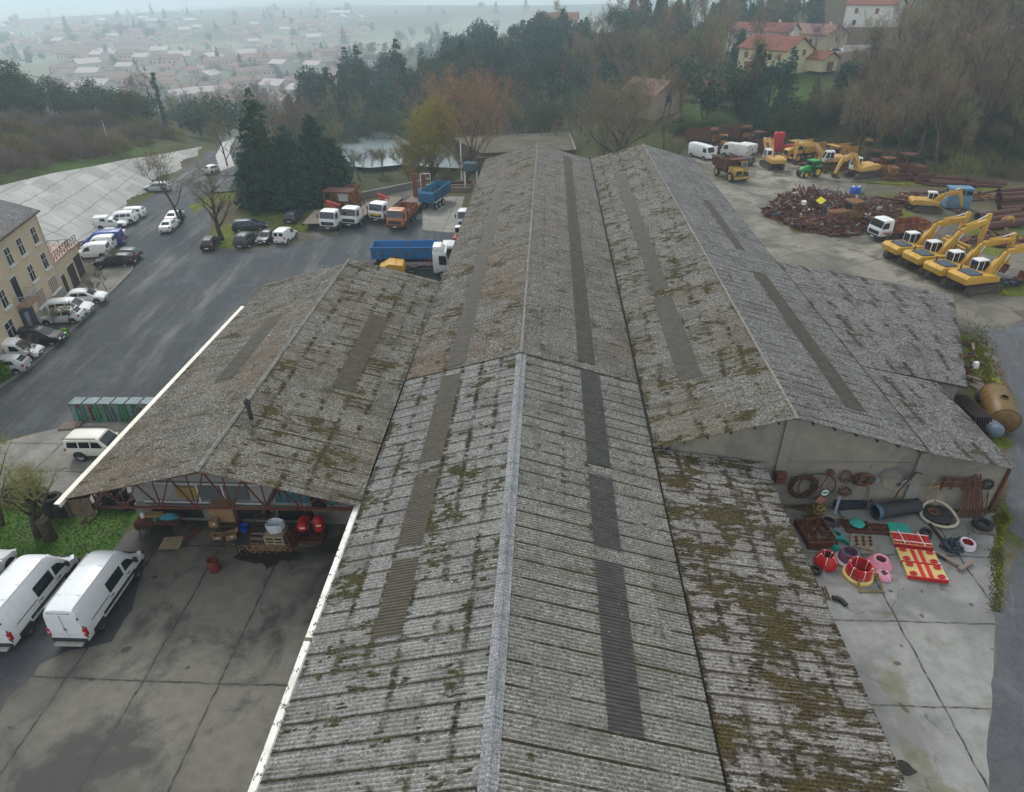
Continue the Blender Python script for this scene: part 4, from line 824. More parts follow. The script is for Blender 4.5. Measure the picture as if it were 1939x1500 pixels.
p = at(199, 465); vehicle_from_spec('panel_van', 'dark blue panel van parked below the concrete slope', 'van', SV, blue, (p.x, p.y, .006), math.radians(195), G2)
car('sedan', 'silver saloon between the blue van and the white pickup', silver, (207, 452), 195, group=G2)
def pickup():
    p = at(214, 431); st = [(-2.1,.4,.8,.82,.76,.7),(-2.05,.3,.9,.93,.80,.7),(-.2,.26,.92,.95,.82,.68),(-.15,.25,.92,1.38,.82,.6),(.35,.25,.9,1.38,.82,.6),(.95,.25,.88,.9,.82,.68),(1.6,.26,.8,.82,.8,.66),(1.95,.3,.66,.68,.75,.6),(2.05,.38,.55,.57,.66,.5)]
    t = vehicle_from_spec('pickup_van', 'white pickup with boxy white canopy, bonnet towards the road', 'pickup', dict(st=st, ws=(.40,.92), rw=None, sg=[(-.08,.6,-.08,.3)], wh=(-1.3,1.25), r=.3), white, (p.x, p.y, .006), math.radians(15), G2)
    mb = MB(); mb.box((-1.12, 0, 1.3), (1.85, 1.58, .85), top=(.97, .92)); mb.build('canopy', white, t, bevel=.05)
    for s in (1, -1): mb = MB(); mb.box((-.8, s * .78, 1.35), (.6, .06, .36)); mb.build('side_window', glass(), t)
pickup()
car('suv', 'white off-roader second from the far end of the slope row', white, (233, 423), 195, group=G2)
car('estate', 'white car at the far end of the row under the slope', white, (246, 412), 195, group=G2)
car('estate', 'silver estate alone at the foot of the slope behind bare branches', silver, (299, 362), 190)
car('sedan', 'white saloon behind the leafless roadside tree, boot towards the camera', white, (323, 434), 98)
car('sedan', 'white saloon partly hidden behind the other white saloon by the tree', white, (333, 417), 98)
car('hatch', 'white car far down the side road by the ramp wall', white, (405, 327), 70)
car('hatch', 'dark car with red tail lamps beside the pollarded tree', dred, (401, 468), 98)
car('estate', 'navy estate parked side on along the grass verge', navy, (475, 435), 15)
car('suv', 'dark grey car second from the left at the edge of the grass', dgrey, (469, 463), 86)
car('hatch', 'black car with pale lamps between the grey car and the small white van', black, (508, 457), 262)
car('smallvan', 'little white van with two rear windows at the edge of the grass', white, (543, 455), 84, 'van')
car('estate', 'dark blue car under the conifers behind the little white van', navy, (558, 417), 90)
o = bpy.data.objects
# rear windows of the vans
for t in [x for x in COL.objects if x.name.startswith(('small_van', 'panel_van')) and x.type == 'EMPTY']:
    for s in (1, -1): mb = MB(); mb.box((-2.0 if t.name.startswith('small') else -2.4, s * .36, 1.38), (.06, .5, .42)); mb.build('rear_window', glass(), t)
# 4x4 by the gas cages
p = at(183, 866); t = vehicle_from_spec('off_roader', 'old cream white four wheel drive half under the canopy eave', 'off roader',
  dict(st=[(-2.3,.6,.95,.97,.84,.76),(-2.27,.5,1.12,1.3,.87,.78),(-2.2,.48,1.14,1.78,.88,.74),(-1.9,.46,1.14,1.86,.89,.74),(-.4,.46,1.13,1.88,.9,.74),(.25,.46,1.12,1.84,.9,.74),(.85,.46,1.1,1.14,.89,.82),(1.85,.46,1.05,1.07,.88,.8),(2.1,.5,.9,.92,.85,.76),(2.15,.58,.7,.72,.8,.7)],
  ws=(.32,.80), rw=(-2.21,-2.255), sg=[(-2.05,-1.25,-1.98,-1.25),(-1.15,-.4,-1.15,-.4),(-.3,.55,-.3,.25)], wh=(-1.35,1.35), r=.42), carpaint('cream', (.70, .67, .58)), (p.x + .6, p.y + .35, .008), math.radians(2))
mb = MB(); mb.lathe([(.28, -.1), (.38, -.1), (.38, .1), (.1, .12), (0, .12)], 18, (-2.42, .25, 1.15), 'x'); mb.build('spare_wheel', m_tyre, t, smooth=40)
mb = MB(); mb.beam((-2.2, .78, 1.94), (.2, .78, 1.93), .05); mb.beam((-2.2, -.78, 1.94), (.2, -.78, 1.93), .05); mb.build('roof_rail', m_plast, t)
# big white vans
VAN = [(-2.95,.52,1.15,1.17,.93,.88),(-2.94,.42,1.22,2.38,.965,.80),(-2.86,.40,1.26,2.60,.985,.79),(-2.6,.40,1.30,2.66,.99,.79),(-.5,.40,1.30,2.69,.99,.79),(.9,.40,1.30,2.66,.99,.79),(1.25,.40,1.28,2.56,.985,.78),(1.55,.40,1.26,2.36,.98,.77),(2.18,.40,1.20,1.34,.96,.80),(2.62,.42,1.05,1.10,.92,.74),(2.88,.46,.80,.84,.86,.66),(2.96,.52,.62,.66,.74,.55)]
def big_van(label, loc, rz, notice=False):
    t = thing('panel_van', label, 'van', loc, rz, 'white panel vans on the apron'); g = glass('van_glass', (.015, .022, .024), .1)
    mb = MB(); mb.loft(body_sections(VAN)); body = mb.build('body', carpaint('van_white', (.70, .71, .71)), t, smooth=38)
    mb = MB(); top_glass(mb, VAN, 1.60, 2.16, k=.92); mb.build('windscreen', g, t)
    for s in (1, -1):
        mb = MB(); side_glass(mb, VAN, .98, 1.98, lo=.06, hi=.56, x0t=1.02, x1t=1.50, side=s, out=.014); mb.build('cab_window', g, t, fix=False)
        mb = MB(); side_glass(mb, VAN, -.55, .82, lo=.02, hi=.58, side=s, out=.014); w = mb.build('side_window', g, t, fix=False)
        if notice and s == -1:
            mb = MB(); side_glass(mb, VAN, -.35, .25, lo=.10, hi=.40, side=s, out=.024); n_ = mb.build('notice', paint('notice_paper', (.70, .66, .64), .6, .05), w, fix=False)
            mb = MB(); side_glass(mb, VAN, -.3, .18, lo=.31, hi=.36, side=s, out=.03); side_glass(mb, VAN, -.3, .2, lo=.22, hi=.26, side=s, out=.03); side_glass(mb, VAN, -.3, .05, lo=.14, hi=.18, side=s, out=.03); mb.build('notice_print', paint('notice_red', (.45, .08, .09), .6, .05), w, fix=False)
        mb = MB(); mb.box((.1, s * .995, .80), (3.1, .045, .17)); mb.build('rubbing_strip', m_plast, t, bevel=.012)
        mb = MB(); mb.box((-2.0, s * .975, .62), (.9, .05, .3)); mb.build('wheel_arch_trim', m_plast, t, bevel=.015)
        mb = MB(); mb.box((2.05, s * .95, .62), (1.0, .06, .26)); mb.build('wheel_arch_trim', m_plast, t, bevel=.015)
        mb = MB(); mb.beam((-2.3, s * .992, 1.31), (-.7, s * .992, 1.31), .018, .03); mb.build('slide_rail', m_plast, t)
        for xx, z0, z1 in ((.92, .5, 1.28), (-.62, .5, 1.28), (2.0, .55, 1.2)): mb = MB(); mb.beam((xx, s * .990, z0), (xx, s * .990, z1), .012); mb.build('door_seam', m_plast, t)
        mb = MB(); mb.box((1.15, s * .995, 1.1), (.22, .03, .05)); mb.build('door_handle', m_plast, t); mb = MB(); mb.box((-.42, s * .995, 1.1), (.22, .03, .05)); mb.build('door_handle', m_plast, t)
        mb = MB(); mb.box((-2.88, s * .93, 1.12), (.2, .14, .52)); tl = mb.build('taillight', m_tail, t, bevel=.02); mb = MB(); mb.box((-2.985, s * .93, 1.13), (.02, .12, .10)); mb.build('indicator_lens', paint('amber_lens', (.6, .5, .45), .3, 0), tl)
        mb = MB(); mb.box((2.62, s * .78, 1.0), (.42, .22, .2), rz=-s * .45); mb.build('headlight', m_head, t, bevel=.03)
        mb = MB(); mb.box((1.82, s * 1.12, 1.42), (.12, .2, .36)); mb.build('mirror', m_plast, t, bevel=.03)
        for x in (-1.85, 1.80): wheel(t, x, s * .88, .35, .22, m_darkrim)
        for x in (-1.85, 1.80):
            mb = MB(); n = 14; R_ = .43; w_ = lerp_st(VAN, x)[4] + .006
            pts = [(x + R_ * math.cos(math.pi * k / n), s * w_, .35 + R_ * math.sin(math.pi * k / n)) for k in range(n + 1)]; mb.add(pts + [(x, s * w_, .35)], [(k, k + 1, n + 1) for k in range(n)]); mb.build('wheel_arch', m_plast, t, fix=False)
        mb = MB(); mb.beam((-2.78, s * .72, 2.655), (1.0, s * .72, 2.665), .04, .015); mb.build('roof_gutter', paint('van_grey', (.5, .5, .5), .5), t)
        for z in (.8, 1.5, 2.1): mb = MB(); mb.box((-2.93, s * (.955 if z < 2 else .87), z), (.06, .05, .12)); mb.build('door_hinge', m_plast, t)
        mb = MB(); mb.box((2.45, s * .32, 1.17), (.3, .3, .015), R=Matrix.Rotation(.3, 3, 'Y')); mb.build('bonnet_vent', m_plast, t)
    for xx in (-1.9, -.9, .1): mb = MB(); mb.box((xx, 0, 2.685), (.02, 1.3, .012)); mb.build('roof_seam', MATS['van_grey'], t)
    mb = MB(); mb.box((-2.963, 0, 1.55), (.012, .012, 1.6)); mb.build('door_seam', m_plast, t)
    mb = MB(); mb.box((-2.90, 0, 2.45), (.05, 1.2, .03)); mb.build('door_seam', m_plast, t)
    mb = MB(); mb.box((-2.975, 0, 1.35), (.02, .16, .16)); mb.build('badge', paint('chrome', (.6, .6, .62), .2, 0, metal=.9), t, bevel=.01)
    mb = MB(); mb.box((-2.98, .18, .93), (.02, .55, .13)); mb.build('number_plate', m_plate, t)
    mb = MB(); mb.box((-2.98, -.02, 1.06), (.03, 1.0, .05)); mb.build('door_trim', carpaint('van_white', 0), t)
    mb = MB(); mb.box((-2.98, 0, .58), (.12, 1.86, .2)); mb.build('bumper', m_plast, t, bevel=.04)
    mb = MB(); mb.box((-3.14, 0, .46), (.26, 1.5, .09)); mb.build('rear_step', paint('galvanised_step', (.32, .31, .28), .5, .5), t, bevel=.02)
    mb = MB(); mb.box((2.93, 0, .55), (.16, 1.7, .26)); mb.build('bumper', m_plast, t, bevel=.05)
    mb = MB(); mb.box((2.83, 0, .86), (.12, .95, .2)); mb.build('grille', m_plast, t, bevel=.03)
    return t
big_van('white panel van nearest the drum, clean windows and a rear step', (-24.05, 24.3, .012), math.radians(90.5))
big_van('white panel van with a paper notice in its side window', (-27.75, 23.85, .012), math.radians(91))
p = at(10, 1095); vehicle_from_spec('estate_car', 'white car at the left edge beyond the two panel vans', 'car', CARS['suv'], white, (-31.9, 25.2, .012), math.radians(88))
# ================================================================ lorries and plant
m_yel = paint('machine_yellow', (.52, .30, .035), .5, .45, (.20, .10, .035), scale=1.4); m_yel2 = paint('loader_yellow', (.46, .27, .05), .6, .8, (.15, .07, .03), scale=1.6)
m_yrust = rusty('rusty_yellow', keep=(.36, .20, .03), amount=.55); m_rust = rusty('rust', (.075, .028, .02), (.13, .05, .028)); m_rust2 = rusty('rust_purple', (.06, .022, .02), (.10, .04, .03)); m_orust = rusty('rusty_orange', keep=(.42, .13, .04), amount=.5)
m_hood = paint('slate_hood', (.055, .07, .085), .6, .2); m_track = paint('track_steel', (.085, .065, .05), .8, .6, (.16, .10, .06)); m_cabw = carpaint('cab_white', (.72, .72, .70)); m_wood = paint('grey_planks', (.22, .17, .14), .9, .5, (.10, .07, .06), scale=4)
m_chas = paint('chassis_black', (.03, .028, .026), .8, .5, (.12, .08, .05)); m_red = paint('crane_red', (.40, .03, .02), .5, .3); m_mast = rusty('mast_rust', (.15, .05, .035), (.20, .075, .05)); m_chrome = paint('rod_chrome', (.7, .7, .7), .25, .1, metal=.6); m_green = paint('tractor_green', (.02, .28, .05), .35, .1); m_wy = paint('wheel_yellow', (.55, .40, .03), .5, .2)
def lorry_cab(t, mat, x0, L=1.75, W=2.4, z0=.75, H=2.05, low=None, stripe=None):
    low = low or mat; st = [(x0, z0, z0 + .95, z0 + H, W/2, W/2 - .10), (x0 + L * .62, z0, z0 + .95, z0 + H, W/2, W/2 - .10), (x0 + L * .80, z0, z0 + .93, z0 + H - .08, W/2, W/2 - .12), (x0 + L * .97, z0, z0 + .90, z0 + 1.0, W/2 - .03, W/2 - .12), (x0 + L, z0 + .03, z0 + .80, z0 + .84, W/2 - .06, W/2 - .12)]
    mb = MB(); mb.loft(body_sections(st)); cab_ = mb.build('cab', mat, t, smooth=35)
    mb = MB(); top_glass(mb, st, x0 + L * .815, x0 + L * .96, k=.96, out=.02); mb.build('windscreen', glass(), cab_, fix=False)
    for s in (1, -1):
        mb = MB(); side_glass(mb, st, x0 + L * .36, x0 + L * .86, lo=.05, hi=.82, x1t=x0 + L * .78, side=s, out=.016); mb.build('side_window', glass(), cab_, fix=False)
        mb = MB(); mb.box((x0 + L * .93, s * (W/2 + .14), z0 + 1.35), (.10, .16, .52)); mb.build('mirror', m_plast, cab_)
        mb = MB(); mb.box((x0 + L + .03, s * W * .36, .72), (.10, .34, .2)); mb.build('headlight', m_head, t, bevel=.02)
        if stripe:
            for dz in (.42, .58): mb = MB(); mb.box((x0 + L * .45, s * (W/2 + .006), z0 + dz), (1.2, .03, .09)); mb.build('stripe', stripe, cab_)
    mb = MB(); mb.box((x0 + L + .0, 0, z0 + .42), (.06, W * .76, .46)); mb.build('grille', m_plast, cab_, bevel=.02)
    mb = MB(); mb.box((x0 + L - .05, 0, .66), (.34, W, .36)); mb.build('bumper', low if low is not mat else m_plast, t, bevel=.05)
    mb = MB(); mb.box((x0 + L + .13, 0, .62), (.02, .55, .12)); mb.build('number_plate', m_plate, t)
    mb = MB(); mb.box((x0 + L * .45, 0, z0 + H + .03), (.5, .7, .06)); mb.build('roof_hatch', mat, cab_, bevel=.02)
    return cab_
def lorry(label, loc, rz, mat, L=7.5, bed='tip', bedmat=None, low=None, stripe=None, axles=None, crane=False, W=2.45, boards=.75, group=None, name='lorry', wind=False):
    t = thing(name, label, 'lorry', loc, rz, group); x1 = L / 2; x0 = x1 - 1.78
    lorry_cab(t, mat, x0, low=low, W=W, stripe=stripe)
    mb = MB()
    for s in (1, -1): mb.box((-.4, s * .42, .85), (L - 1.0, .12, .24))
    for x in np.linspace(-L / 2 + .6, x0 - .4, 5): mb.box((x, 0, .85), (.1, .84, .18))
    mb.box((x0 - .7, .9, .7), (.9, .5, .5)); mb.build('chassis', m_chas, t)
    for x in (axles or (x1 - 1.35, -L / 2 + 1.1, -L / 2 + 2.35)):
        for s in (1, -1): wheel(t, x, s * (W / 2 - .2), .5, .34, m_darkrim)
    for s in (1, -1): mb = MB(); mb.box((x1 - 1.35, s * (W / 2 - .12), 1.06), (1.3, .28, .12)); mb.build('mudguard', m_plast, t, bevel=.03)
    bx1 = x0 - (1.25 if crane else .35); bx0 = -L / 2 - .1; bl = bx1 - bx0; c = (bx0 + bx1) / 2
    if bed in ('tip', 'flat'):
        mb = MB(); mb.box((c, 0, 1.18), (bl, W, .16)); b = mb.build('bed', bedmat or m_wood, t)
        if bed == 'tip':
            mb = MB(); h = boards
            for s in (1, -1):
                mb.box((c, s * (W / 2 - .04), 1.27 + h / 2), (bl, .07, h))
                for i in range(6): mb.box((bx0 + .15 + (bl - .3) * i / 5, s * (W / 2 + .02), 1.24 + h / 2), (.1, .08, h))
            mb.box((bx0 + .04, 0, 1.27 + h / 2), (.07, W - .16, h)); mb.box((bx1 - .04, 0, 1.27 + (h + .5) / 2), (.08, W - .16, h + .5)); mb.build('sideboards', bedmat or m_wood, b)
        else:
            mb = MB()
            for s in (1, -1):
                for i in range(6): mb.beam((bx0 + .2 + (bl - .4) * i / 5, s * (W / 2 - .05), 1.26), (bx0 + .2 + (bl - .4) * i / 5, s * (W / 2 - .05), 2.2), .07)
            mb.build('stakes', m_rust, b)
    if crane:
        xc = x0 - .65; mb = MB(); mb.box((xc, 0, 1.25), (.55, 1.5, .5)); mb.tube((xc, 0, 1.4), (xc, 0, 2.6), .2, n=10); mb.beam((xc, .1, 2.6), (xc - .2, -1.0, 3.5), .26); mb.beam((xc - .2, -1.0, 3.5), (xc - .1, .9, 3.0), .22); mb.beam((xc, .2, 2.0), (xc - .1, -.5, 3.1), .12); mb.build('crane', m_red, t, bevel=.02)
    if wind: mb = MB(); mb.box((x1 - 1.2, 0, 2.98), (1.0, 1.9, .5), top=(.5, .85), shift=(-.2, 0)); mb.build('wind_deflector', mat, t, bevel=.06)
    return t
G3 = 'lorries lined up facing the yard'
def trk(pix, ang, **k):
    p = at(*pix); L = k.get('L', 7.5); a = math.radians(ang); return dict(loc=(p.x - math.cos(a) * L / 2, p.y - math.sin(a) * L / 2, .006), rz=a)
H = -104
q = trk((622, 440), H + 4, L=8); lorry('white lorry with folded red crane, leftmost of the row', q['loc'], q['rz'], m_cabw, 8, 'tip', m_rust, crane=True, group=G3, boards=.5)
q = trk((662, 434), H + 2, L=9); lorry('white lorry with a long staked timber flatbed', q['loc'], q['rz'], m_cabw, 9, 'flat', m_wood, group=G3, low=carpaint('cab_white', 0))
q = trk((711, 425), H - 6, L=8); lorry('white lorry with yellow nose band and red crane, third of the row', q['loc'], q['rz'], m_cabw, 7.5, 'none', crane=True, group=G3)
t_ = COL.objects[-1]
mb = MB(); mb.box((3.79, 0, 1.32), (.05, 1.5, .26)); mb.build('nose_band', paint('sign_yellow', (.6, .42, .02), .5, .1), bpy.data.objects['lorry.002'])
q = trk((749, 438), H + 6, L=6.5); lorry('orange tipper lorry with rusty sides, rightmost of the row', q['loc'], q['rz'], carpaint('faded_orange', (.42, .15, .055)), 6.5, 'tip', m_orust, low=m_rust, group=G3, boards=.9)
def trailer(label, front, rear, W=2.5, z=1.25, ramps=False, mat=None, skirt=None, name='flatbed_trailer', tipper=None):
    a, b = at(*front, z), at(*rear, z); c = (a + b) / 2; L = (a - b).xy.length; rz = head(b, a); t = thing(name, label, 'trailer', (c.x, c.y, 0), rz)
    mb = MB(); n = int(L / .3)
    for i in range(n): mb.box((-L / 2 + (i + .5) * L / n, 0, z), (L / n - .02, W, .09))
    mb.build('deck', mat or m_wood, t)
    mb = MB()
    for s in (1, -1): mb.box((0, s * (W / 2 + .03), z - .12), (L, .08, .3)); mb.box((0, s * .45, z - .3), (L * .95, .14, .4))
    mb.build('frame', skirt or m_chas, t)
    for i in range(3):
        for s in (1, -1): wheel(t, -L / 2 + 1.2 + i * 1.25, s * (W / 2 - .22), .46, .3, m_darkrim)
    if ramps:
        for s in (1, -1): mb = MB(); mb.box((-L / 2 + .15, s * .75, z + 1.75), (.22, .72, 3.5)); [mb.box((-L / 2 + .28, s * .75, z + .3 + k * .3), (.06, .7, .07)) for k in range(11)]; mb.build('loading_ramp', m_mast, t)
        mb = MB(); mb.box((L / 2 + .8, 0, z + .35), (1.9, W * .9, .12)); mb.beam((L / 2 - .1, .7, z), (L / 2 + .6, .7, z + .35), .12); mb.beam((L / 2 - .1, -.7, z), (L / 2 + .6, -.7, z + .35), .12); mb.build('gooseneck', m_wood, t)
        mb = MB(); [mb.beam((L / 2 - .4, s, 0), (L / 2 - .4, s, z - .1), .14) for s in (.9, -.9)]; mb.build('landing_legs', m_chas, t)
    else:
        mb = MB(); [mb.beam((L / 2 - 1.2, s, 0), (L / 2 - 1.2, s, z - .1), .14) for s in (.8, -.8)]; mb.build('landing_legs', m_chas, t)
    return t
trailer('long empty flatbed trailer behind the yellow banded lorry', (722, 396), (748, 374), 2.4)
trailer('low loader trailer with two upright rusty ramps at its tail', (764, 396), (797, 373), 2.6, .95, True, skirt=paint('yellow_edge', (.42, .27, .03), .6, .5))
trailer('weathered flatbed beneath the conifers, left of the lorries', (590, 424), (612, 398), 2.5, 1.0)
def skip_body(mb, L, W, z, h, flare=.25, wall=.09):
    """open tipping tub with real thickness"""
    o = [(-L / 2, -W / 2), (L / 2, -W / 2), (L / 2, W / 2), (-L / 2, W / 2)]; k = (W - 2 * flare) / W
    def ring(s, zz, kx=1.0): return [(x * kx + (0), y * s, zz) for x, y in o]
    lo, up, ui, li = ring(k, z), ring(1, z + h), [(x * (1 - 2 * wall / L), y * (1 - 2 * wall / W), z + h) for x, y in o], [(x * (1 - 2 * wall / L), y * k * (1 - 2 * wall / W), z + wall) for x, y in o]
    vs = lo + up + ui + li; fs = [(3, 2, 1, 0)] + [(i, (i + 1) % 4, 4 + (i + 1) % 4, 4 + i) for i in range(4)] + [(4 + i, 4 + (i + 1) % 4, 8 + (i + 1) % 4, 8 + i) for i in range(4)] + [(8 + i, 8 + (i + 1) % 4, 12 + (i + 1) % 4, 12 + i) for i in range(4)] + [(12, 13, 14, 15)]
    mb.add(vs, fs)
m_blue = rusty('tipper_blue', keep=(.015, .15, .36), amount=-.15); m_blue2 = rusty('trailer_blue', keep=(.02, .13, .23), amount=-.2)
def tub(t, L, W, z, h, mat, inner, cx=0, ribs=7, flare=.18):
    mb = MB(); skip_body(mb, L, W, z, h, flare); b = mb.build('tipping_body', mat, t, loc=(cx, 0, 0))
    mb = MB(); k = .16; mb.box((0, 0, z + .15), (L - .25, W - 2 * flare - .25, .08)); mb.build('load_floor', inner, b)
    mb = MB()
    for s in (1, -1):
        for i in range(ribs): x = -L / 2 + .1 + (L - .2) * i / (ribs - 1); mb.beam((x, s * (W / 2 - flare + .02), z + .05), (x, s * (W / 2 + .02), z + h - .05), .13, .10)
        mb.box((0, s * (W / 2 + .01), z + h - .04), (L + .1, .12, .16))
    mb.build('ribs', mat, b); return b
c = at(790, 498); q = (c.x - 2.6, c.y + 1.2)
t = thing('tipper_lorry', 'white cabbed lorry with long blue tipping body beside the central hall', 'lorry', (-13.9, 75.6, .006), math.radians(2))
tub(t, 7.6, 2.5, 1.35, 1.45, m_blue, m_rust, cx=-2.8); lorry_cab(t, m_cabw, 1.75, H=2.2)
mb = MB(); [mb.box((-1.6, s * .45, .95), (8.5, .16, .35)) for s in (1, -1)]; mb.box((1.3, 0, 1.6), (.3, 2.0, 1.2)); mb.build('chassis', m_chas, t)
for x in (2.5, -3.6, -4.9, -6.0):
    for s in (1, -1): wheel(t, x, s * 1.02, .52, .36, m_darkrim)
t = thing('tractor_unit', 'white tractor unit with roof fairing parked right of the blue tipper', 'lorry', (-13.5, 72.6, .006), math.radians(3))
lorry_cab(t, m_cabw, .7, L=1.9, H=2.5); mb = MB(); mb.box((1.4, 0, 3.5), (1.3, 2.0, .55), top=(.7, .85), shift=(-.2, 0)); mb.build('roof_fairing', m_cabw, t, bevel=.08)
mb = MB(); [mb.box((-.9, s * .42, .95), (5.2, .14, .3)) for s in (1, -1)]; mb.box((-1.7, 0, 1.2), (.9, .9, .12)); mb.build('chassis', m_chas, t)
mb = MB(); mb.path([(.5, -.3, 1.2), (.3, -.3, 2.2), (-.2, -.2, 1.6), (-.6, 0, 1.25)], .06); mb.build('air_hose', m_red, t)
for x in (1.7, -1.9):
    for s in (1, -1): wheel(t, x, s * 1.02, .52, .36, m_rim)
# big loose bucket between them
t = thing('loader_bucket', 'yellow plant attachment standing between the blue tipper and the tractor unit', 'bucket', (-17.6, 72.3, .006), .1)
mb = MB(); mb.prism([(-1.6, .3), (.9, .3), (1.5, .9), (1.3, 1.7), (-.3, 1.9), (-1.5, 1.3)], -1.1, 1.1); mb.build('shell', m_yel, t, bevel=.06); mb = MB(); [mb.box((-.9 + i * .42, 0, 1.74 + i * .06 - .14), (.3, 1.7, .08), R=Matrix.Rotation(-.35, 3, 'Y')) for i in range(4)]; mb.build('cover_plates', m_yel2, t)
t = thing('tipper_trailer', 'blue tipper trailer parked tail on by the boundary wall', 'trailer', (*at(826, 388)[:2], 0), math.radians(75))
tub(t, 6.5, 2.5, 1.3, 1.5, m_blue2, m_rust, ribs=5)
mb = MB(); mb.prism([(-3.35, 1.2), (-3.27, 1.2), (-3.27, 2.85), (-3.6, 2.6)], -1.25, 1.25); mb.build('tailgate', m_blue2, t)
mb = MB(); [mb.box((.2, s * .45, 1.0), (6.8, .14, .3)) for s in (1, -1)]; mb.build('chassis', m_chas, t)
for i in range(3):
    for s in (1, -1): wheel(t, -2.4 + i * 1.3, s * 1.0, .5, .34, m_rim)
# yellow site cab behind the lorries
t = thing('site_cab', 'open fronted rusty yellow container cab behind the first two lorries', 'cabin', (*at(648, 402)[:2], 0), math.radians(-8))
mb = MB(); mb.box((0, 0, .9), (4.2, 2.3, 1.6)); mb.build('base', m_yrust, t); mb = MB(); mb.box((0, 0, 3.25), (4.4, 2.5, .12)); mb.build('roof', m_rust, t)
mb = MB(); [mb.box((x, y, 2.4), (.16, .16, 1.6)) for x in (-2, 0, 2) for y in (-1.05, 1.05)]; mb.box((1.95, 0, 2.4), (.1, 2.1, 1.6)); mb.box((0, 1.08, 2.4), (4, .08, 1.6)); mb.build('frame', m_yrust, t); mb = MB(); mb.box((1.0, -1.1, 2.5), (1.5, .05, 1.1)); mb.build('panel', paint('pale_panel', (.4, .38, .34), .8), t)
t = thing('dump_box', 'separate yellow skip wall standing right of the rusty cab', 'skip', (*at(672, 388)[:2], 0), math.radians(-8)); mb = MB(); skip_body(mb, 1.8, 1.6, .3, 2.6, .05); mb.build('shell', m_yrust, t)
# vehicles peeping out beside the hall roof
t = thing('lorry', 'white cab peeping past the left eave of the hall, further one', 'lorry', (-10.9, 89.5, .006), math.radians(-95)); lorry_cab(t, m_cabw, -.9, z0=.7); [wheel(t, .0, s, .5, .3) for s in (1, -1)]
t = thing('dumper', 'small red dumper with white cab half hidden by the hall eave', 'dumper', (-11.2, 83.6, .006), math.radians(-95)); mb = MB(); mb.box((.4, 0, .9), (1.6, 1.3, .7)); mb.build('body', m_red, t, bevel=.12); mb = MB(); mb.box((-.5, 0, 1.7), (1.0, 1.2, 1.1)); mb.build('cab', m_cabw, t, bevel=.08); mb = MB(); mb.box((0.02, 0, 1.85), (.06, 1.0, .6)); mb.build('windscreen', glass(), t); [wheel(t, x, s * .75, .4, .3) for x in (.7, -.7) for s in (1, -1)]
q = at(1672, 458); lorry('white lorry with red door stripes and rusty tipper box at the excavators', (q.x + 2.2, q.y + 1.6, .006), math.radians(196), m_cabw, 7.2, 'tip', m_orust, low=m_plast, stripe=paint('stripe_red', (.42, .05, .06), .5, .1), boards=.9)
# ---------------------------------------------------------------- excavators
def track_mesh(L, h, w):
    pts = []; r = h / 2; n = 8
    for k in range(n + 1): a = -math.pi / 2 + math.pi * k / n; pts.append((L / 2 - r + r * math.cos(a), r + r * math.sin(a)))
    for k in range(n + 1): a = math.pi / 2 + math.pi * k / n; pts.append((-L / 2 + r + r * math.cos(a), r + r * math.sin(a)))
    return pts
def add_tracks(t, L=4.4, h=.95, w=.6, gauge=2.35, mat=None):
    mat = mat or m_track
    for s in (1, -1):
        mb = MB(); o = track_mesh(L, h, w); i_ = [(x * (1 - .24 / L), (z - h / 2) * (1 - .24 / h) + h / 2) for x, z in o]; n = len(o); y0, y1 = s * gauge / 2 - w / 2, s * gauge / 2 + w / 2
        vs = [(x, y, z) for y in (y0, y1) for x, z in o] + [(x, y, z) for y in (y0, y1) for x, z in i_]
        fs = []
        for k in range(n):
            j = (k + 1) % n; fs += [(k, j, n + j, n + k), (2 * n + k, 3 * n + k, 3 * n + j, 2 * n + j), (k, 2 * n + k, 2 * n + j, j), (n + k, n + j, 3 * n + j, 3 * n + k)]
        mb.add(vs, fs)
        P = [Vector((x, 0, z)) for x, z in o]
        for k in range(0, n):
            a, b = P[k], P[(k + 1) % n]; m_ = max(1, int((b - a).length / .2))
            for i in range(m_): p = a.lerp(b, (i + .5) / m_); d = (b - a).normalized(); nn = Vector((d.z, 0, -d.x)); mb.box((p.x + nn.x * .02, s * gauge / 2, p.z + nn.z * .02), (.06, w, .06))
        tk = mb.build('track', mat, t)
        mb = MB(); mb.box((0, s * gauge / 2, h / 2), (L - .9, w * .6, h * .42))
        for x in (-L / 2 + h / 2, L / 2 - h / 2): mb.lathe([(0, -w * .42), (h * .34, -w * .42), (h * .34, w * .42), (0, w * .42)], 14, (x, s * gauge / 2, h / 2), 'y')
        for i in range(6): x = -L / 2 + h + (L - 2 * h) * i / 5; mb.lathe([(0, -w * .35), (h * .17, -w * .35), (h * .17, w * .35), (0, w * .35)], 10, (x, s * gauge / 2, h * .26), 'y')
        mb.build('rollers', mat, tk)
    mb = MB(); mb.box((0, 0, h * .62), (2.0, gauge - w, .4)); mb.tube((0, 0, h * .7), (0, 0, h + .2), .75, n=16); mb.build('undercarriage', mat, t)
def arm_seg(mb, a, b, wa, wb, y0, y1, bulge=0.0):
    a, b = Vector((a[0], a[1])), Vector((b[0], b[1])); d = (b - a).normalized(); n = Vector((-d.y, d.x)); m_ = a.lerp(b, .45)
    pts = [a - n * wa / 2, m_ - n * max(wa, wb) / 2 * (1 + bulge), b - n * wb / 2, b + n * wb / 2, m_ + n * max(wa, wb) / 2 * (1 + bulge), a + n * wa / 2]
    mb.prism([tuple(p) for p in pts], y0, y1)
